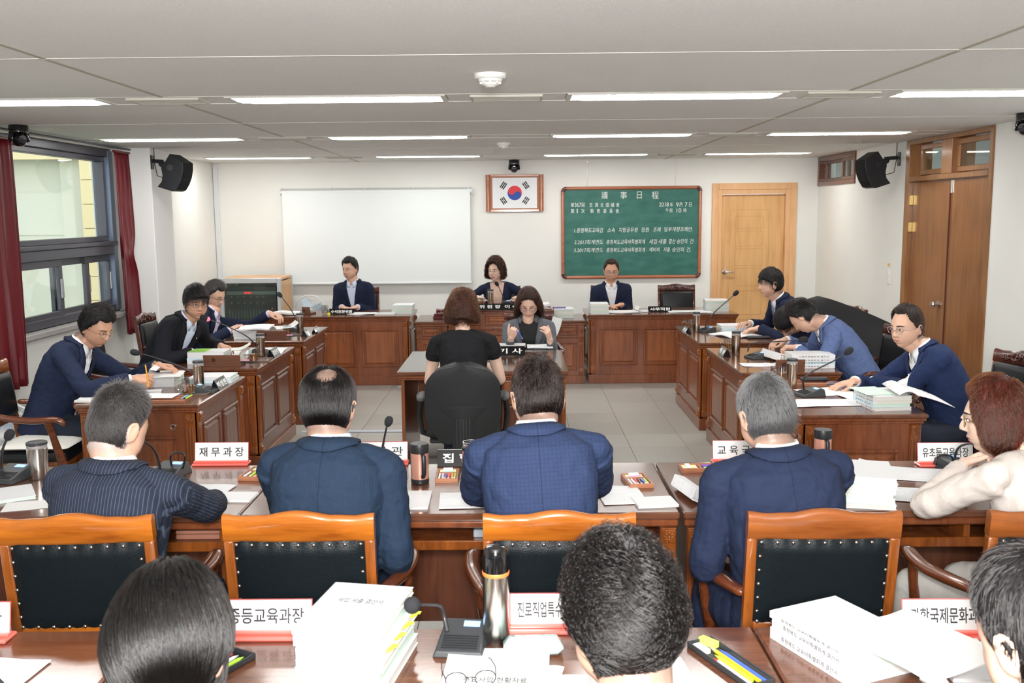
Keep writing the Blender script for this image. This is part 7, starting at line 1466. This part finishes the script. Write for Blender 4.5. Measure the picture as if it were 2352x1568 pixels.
MB().tube([(-.05, 0, .0), (-.035, 0, .0), (-.03, 0, 0), (.03, 0, 0), (.035, 0, 0), (.05, 0, 0)], [.022, .024, .021, .021, .024, .022], 16).build('gavel_head', RW, t, smooth=40); MB().tube([(0, 0, 0), (.02, -.12, -.012), (.03, -.20, -.014)], [.008, .009, .011], 10, round_=True).build('gavel_handle', RW, t, smooth=50); t.location = V(-.86, 10.62, .772)
o = MB().box(-.08, .08, -.10, .10, 0, .03, .006).box(-.07, .07, -.09, .09, .03, .055, .005).build('gavel_block', RW); o.location = (-.86, 10.60, .692); tag(o, 'dark red gavel block on the left wing of the podium desk', 'gavel block')
stack('on the right wing of the podium desk', (.50, 10.62, .692), 5, .22, .28, [.018, .022, .02, .018, .02], 0); post_its('violet booklet on top of the podium wing stack', (.46, 10.62, .793), .1, .14, .09, (.16, .10, .30), .008, 'booklet', 'booklet'); sheet('untidy bundle of papers right of the podium nameplate', V(.27, 10.55, .823), .16, .2, .2, PAPER_B, 40, warp=.01)
tumbler('bronze steel tumbler in front of the chairing woman', PY(1127, 700, 10.62)*1.0+V(0, 0, 0), group='bronze steel tumblers').location = V(PY(1127, 700, 10.62).x, 10.62, .823); mug('glass mug of brown tea in front of the chairing woman', V(PY(1106, 700, 10.55).x, 10.55, .823), 0)
mic('microphone at the mouth of the chairing woman', V(-.13, 10.72, .823), 0, [V(-.14, 10.74, .86), PY(1158, 695, 10.75), PY(1155, 680, 10.74), PY(1148, 664, 10.72), PY(1143, 655, 10.70)], .022)
stack('at left of the back right desk', (.885, 10.45, .751), 6, .20, .27, [.018, .016, .02, .018, .016, .02], 0); sheet('white papers under the hand of the man at the chalkboard', V(1.16, 10.55, .751), .36, .28, .05, PAPER_P, 6); sheet('rolled white page left of the back right nameplate', V(1.37, 10.6, .751), .2, .2, .1, PAPER_B, 2, curl=.03)
sheet('long white papers right of the back right nameplate', V(1.86, 10.50, .751), .42, .22, 0, PAPER_P, 10); stack('at right of the back right desk', (2.20, 10.62, .751), 6, .25, .28, [.022, .02, .018, .022, .02, .018], -.1); sheet('small white papers before the back right stack', V(2.03, 10.4, .751), .16, .14, .1, PAPER_B, 12)
# ---- recorder's table
plate_black('black nameplate with white lettering on the glass-topped table', PZ(1157, 816, Zt)+V(-.0, .03, 0), 0, .33, '속 기 사', .07)
sheet('white transcript sheets before the recorder woman', PZ(1240, 796, Zt), .21, .22, .0, PAPER_P, 8); sheet('tall white sheet turned by the recorder woman', PZ(1285, 780, Zt)+V(-.09, -.02, .03), .16, .22, .35, PAPER_B, 1, lift=.16); report('white book behind the black nameplate', PZ(1175, 795, Zt), .23, .12, .018, 0, EDGE_W, COVER_W); sheet('paper edge right of the stenographer arm', V(-.19, 6.85, Zt), .12, .2, 0, PAPER_B, 3)
t = thing('voice_recorder', 'slim silver voice recorder with a cable on the glass-topped table', 'recorder', PZ(1219, 828, Zt), -.15)
MB().box(-.018, .018, -.085, .075, 0, .016, .004).build('recorder_body', mat('recorder_silver', (.66, .67, .70), .3, metal=.6), t); MB().box(-.011, .011, .0, .045, .0155, .017).build('display', PLASTIC, t); MB().box(-.02, .02, .072, .09, .002, .015, .005).build('microphone_head', CHROME, t)
MB().tube(spline([(-.018, .04, .006), (-.06, .05, .004), (-.085, .01, .003), (-.06, -.03, .003), (-.02, -.05, .004)], 5), .0022, 6).build('cable', mat('cable_grey', (.45, .45, .48), .5), t, smooth=60); MB().tube(spline([(.01, -.085, .006), (.06, -.10, .003), (.10, -.13, .003)], 5), .0022, 6).build('cable', MATS['cable_grey'], t, smooth=60)
pen('blue pen held by the recorder woman', PY(1186, 758, 7.72), PY(1201, 779, 7.70), (.06, .10, .60), .005, (.8, .8, .8))
# ---- right column
mic('microphone before the man in profile at the far right desk', PZ(1622, 762, Zt), -R90+.4, [PZ(1620, 752, .79), PY(1626, 735, 8.25), PY(1646, 712, 8.25), PY(1676, 686, 8.25), PY(1686, 677, 8.25)], .021)
mic('microphone lying nearly level over the middle right desk', PZ(1738, 822, Zt), -R90+.3, [PZ(1718, 806, .79), PY(1722, 792, 6.75), PY(1740, 786, 6.75), PY(1790, 784, 6.75), PY(1838, 780, 6.75)], .023)
mic('microphone rising over the near right desk', PZ(1858, 908, Zt), -R90+.3, [PZ(1846, 893, .79), PY(1846, 870, 5.5), PY(1868, 852, 5.5), PY(1912, 830, 5.5), PY(1942, 811, 5.5)], .021)
for (lab, tx, ty, mx, my) in (('far right', 1599, 762, 1584, 758), ('middle right', 1690, 815, 1676, 808), ('near right', 1818, 890, 1800, 880)):
    tumbler(f'bronze steel tumbler with dark lid on the {lab} desk', PZ(tx, ty, Zt), group='bronze steel tumblers'); mug(f'glass mug of brown tea on the {lab} desk', PZ(mx, my, Zt)+V(0, .06, 0), .3)
plate_black('black nameplate on the far right desk edge', PZ(1574, 764, Zt)+V(.03, 0, 0), -R90, .17, '위 원', .058); plate_black('black nameplate on the middle right desk edge', PZ(1660, 815, Zt)+V(.03, 0, 0), -R90, .19, '위 원', .062)
stack('before the man with the patterned tie', (2.0, 8.85, Zt), 2, .21, .27, [.024, .026], R90); sheet('open printed sheets under the hands in profile', V(1.92, 8.42, Zt), .32, .34, .5, PAPER_P, 12, warp=.008); o = MB().box(-.10, .10, -.04, .04, 0, .02, .009).build('pen_pouch', mat('pouch_black', (.02, .02, .025), .5), smooth=50); o.location = PZ(1742, 777, Zt); tag(o, 'black zipped pouch on the far right desk', 'pouch')
sheet('open white book curling on the middle right desk', V(1.92, 6.98, Zt), .30, .30, .2, PAPER_B, 12, curl=.035, warp=.006); sheet('printed colour sheet on the front of the middle right desk', PZ(1738, 838, Zt), .22, .16, 0, paper_mat('paper_colour_print', (.86, .87, .90), (.45, .35, .60), .7, 60), 1); stack('before the light blue jacket', PZ(1868, 845, Zt)+V(0, .1, 0), 4, .21, .30, [.024, .02, .022, .026], R90, spine='교육비특별회계 결산서')
sheet('loose sheet between book and stack on the middle right desk', V(1.88, 6.72, Zt), .21, .26, .6, PAPER_B, 1); caddy('brown wooden caddy on the near corner of the middle right desk', V(1.86, 6.50, Zt), 0, .2)
pentray('brown wooden tray on the near right desk', V(1.83, 6.00, Zt), 0, .24, .14); o = MB().box(-.09, .09, -.035, .035, 0, .022, .01).build('pen_pouch', MATS['pouch_black'], smooth=50); o.location = (1.88, 6.01, Zt+.019); tag(o, 'black zipped pouch in the tray on the near right desk', 'pouch')
sheet('white sheet under the resting hand at the near right desk', V(1.86, 5.72, Zt), .30, .24, .3, PAPER_B, 3); sheet('pale lilac printed sheet by the hand at the near right desk', V(2.02, 5.56, Zt+.003), .24, .18, .2, PAPER_P, 3)
sheet('wide white sheets at the near edge of the near right desk', PZ(1905, 925, Zt), .38, .20, .05, PAPER_P, 3); sheet('colour-printed sheet at the inner corner of the near right desk', PZ(1860, 930, Zt)+V(0, .0, .003), .20, .13, .1, MATS['paper_colour_print'], 1)
rp = PZ(2040, 915, Zt); stack('at the near right desk corner', (2.04, 5.30, Zt), 4, .21, .27, [.018, .02, .018, .022], .1, spine='충청북도 결산서'); post_its('pale green inside cover of the open report on the near right desk', (1.985, 5.32, Zt+.0815), .1, .16, .24, (.58, .84, .64), .002, 'report cover', 'report_cover')
mb = MB(); rows = []
for i in range(13):
    u = i/12; x = .30*u; z = .020*math.sin(min(1, u*3)*math.pi)+(-.055*max(0, u-.25)**1.4*1.9); rows.append([Vector((x, -.145+.012*u, z)), Vector((x, .145-.0*u, z+.01))])
mb.loft(rows, close=False, cap=False); o = mb.build('open_page', paper_mat('page_red_print', (.86, .87, .88), (.60, .40, .42), .5, 14), smooth=60); s_ = o.modifiers.new('s', 'SOLIDIFY'); s_.thickness = .003; o.location = (2.07, 5.26, Zt+.094); o.rotation_euler = (0, 0, -.05); tag(o, 'white open page with red print drooping over the near right desk corner', 'page')
pen('black pen under the resting hand at the near right desk', (1.90, 5.83, Zt+.03), (2.06, 5.74, Zt+.04), BLK, .004)
# ---- floor fans
WW = mat('fan_white', (.75, .76, .78), .35)
def fan(lab, loc, rz, r, zc):
    t = thing('floor_fan', lab, 'fan', loc, rz); MB().lathe([(.001, 0), (.17, 0), (.17, .02), (.05, .04), (.02, .05)], 24).build('base', WW, t, smooth=40); MB().tube([(0, 0, .04), (0, 0, zc)], .014, 10).build('stem', WW, t)
    T = Matrix.Translation((0, 0, zc)) @ Matrix.Rotation(R90, 4, 'X')
    g = MB()
    for q in (1, .8, .6, .4): 
        for zz in (-.05*(1.1-q)-.02, .05*(1.1-q)+.02): g.tube([T @ Vector((r*q*math.cos(a), r*q*math.sin(a), zz)) for a in [i*2*math.pi/28 for i in range(29)]], .0022, 5)
    g.tube([T @ Vector((r*math.cos(a), r*math.sin(a), 0)) for a in [i*2*math.pi/28 for i in range(29)]], .006, 6)
    for k in range(36):
        a = k*math.pi/18; 
        for s in (-1, 1): g.tube([T @ Vector((r*math.cos(a), r*math.sin(a), 0)), T @ Vector((r*.6*math.cos(a), r*.6*math.sin(a), s*.045)), T @ Vector((r*.2*math.cos(a), r*.2*math.sin(a), s*.065))], .0014, 4)
    g.build('guard', WW, t, smooth=60); MB().tube([T @ Vector((0, 0, -.07)), T @ Vector((0, 0, .09))], .035, 14, round_=True).build('motor', WW, t, smooth=50)
    for k in range(4): a = k*R90+.4; MB().box(.03, r*.85, -.05, .05, -.003, .003, M=T @ Matrix.Rotation(a, 4, 'Z') @ Matrix.Rotation(.5, 4, 'X')).build('blade', mat('fan_blade', (.55, .68, .78), .3), t)
fan('white floor fan behind the chair at the left picture edge', (-3.31, 6.0, 0), .5, .20, .47); fan('white fan standing behind the left end of the back desk', (-2.50, 11.45, 0), .1, .19, .70)
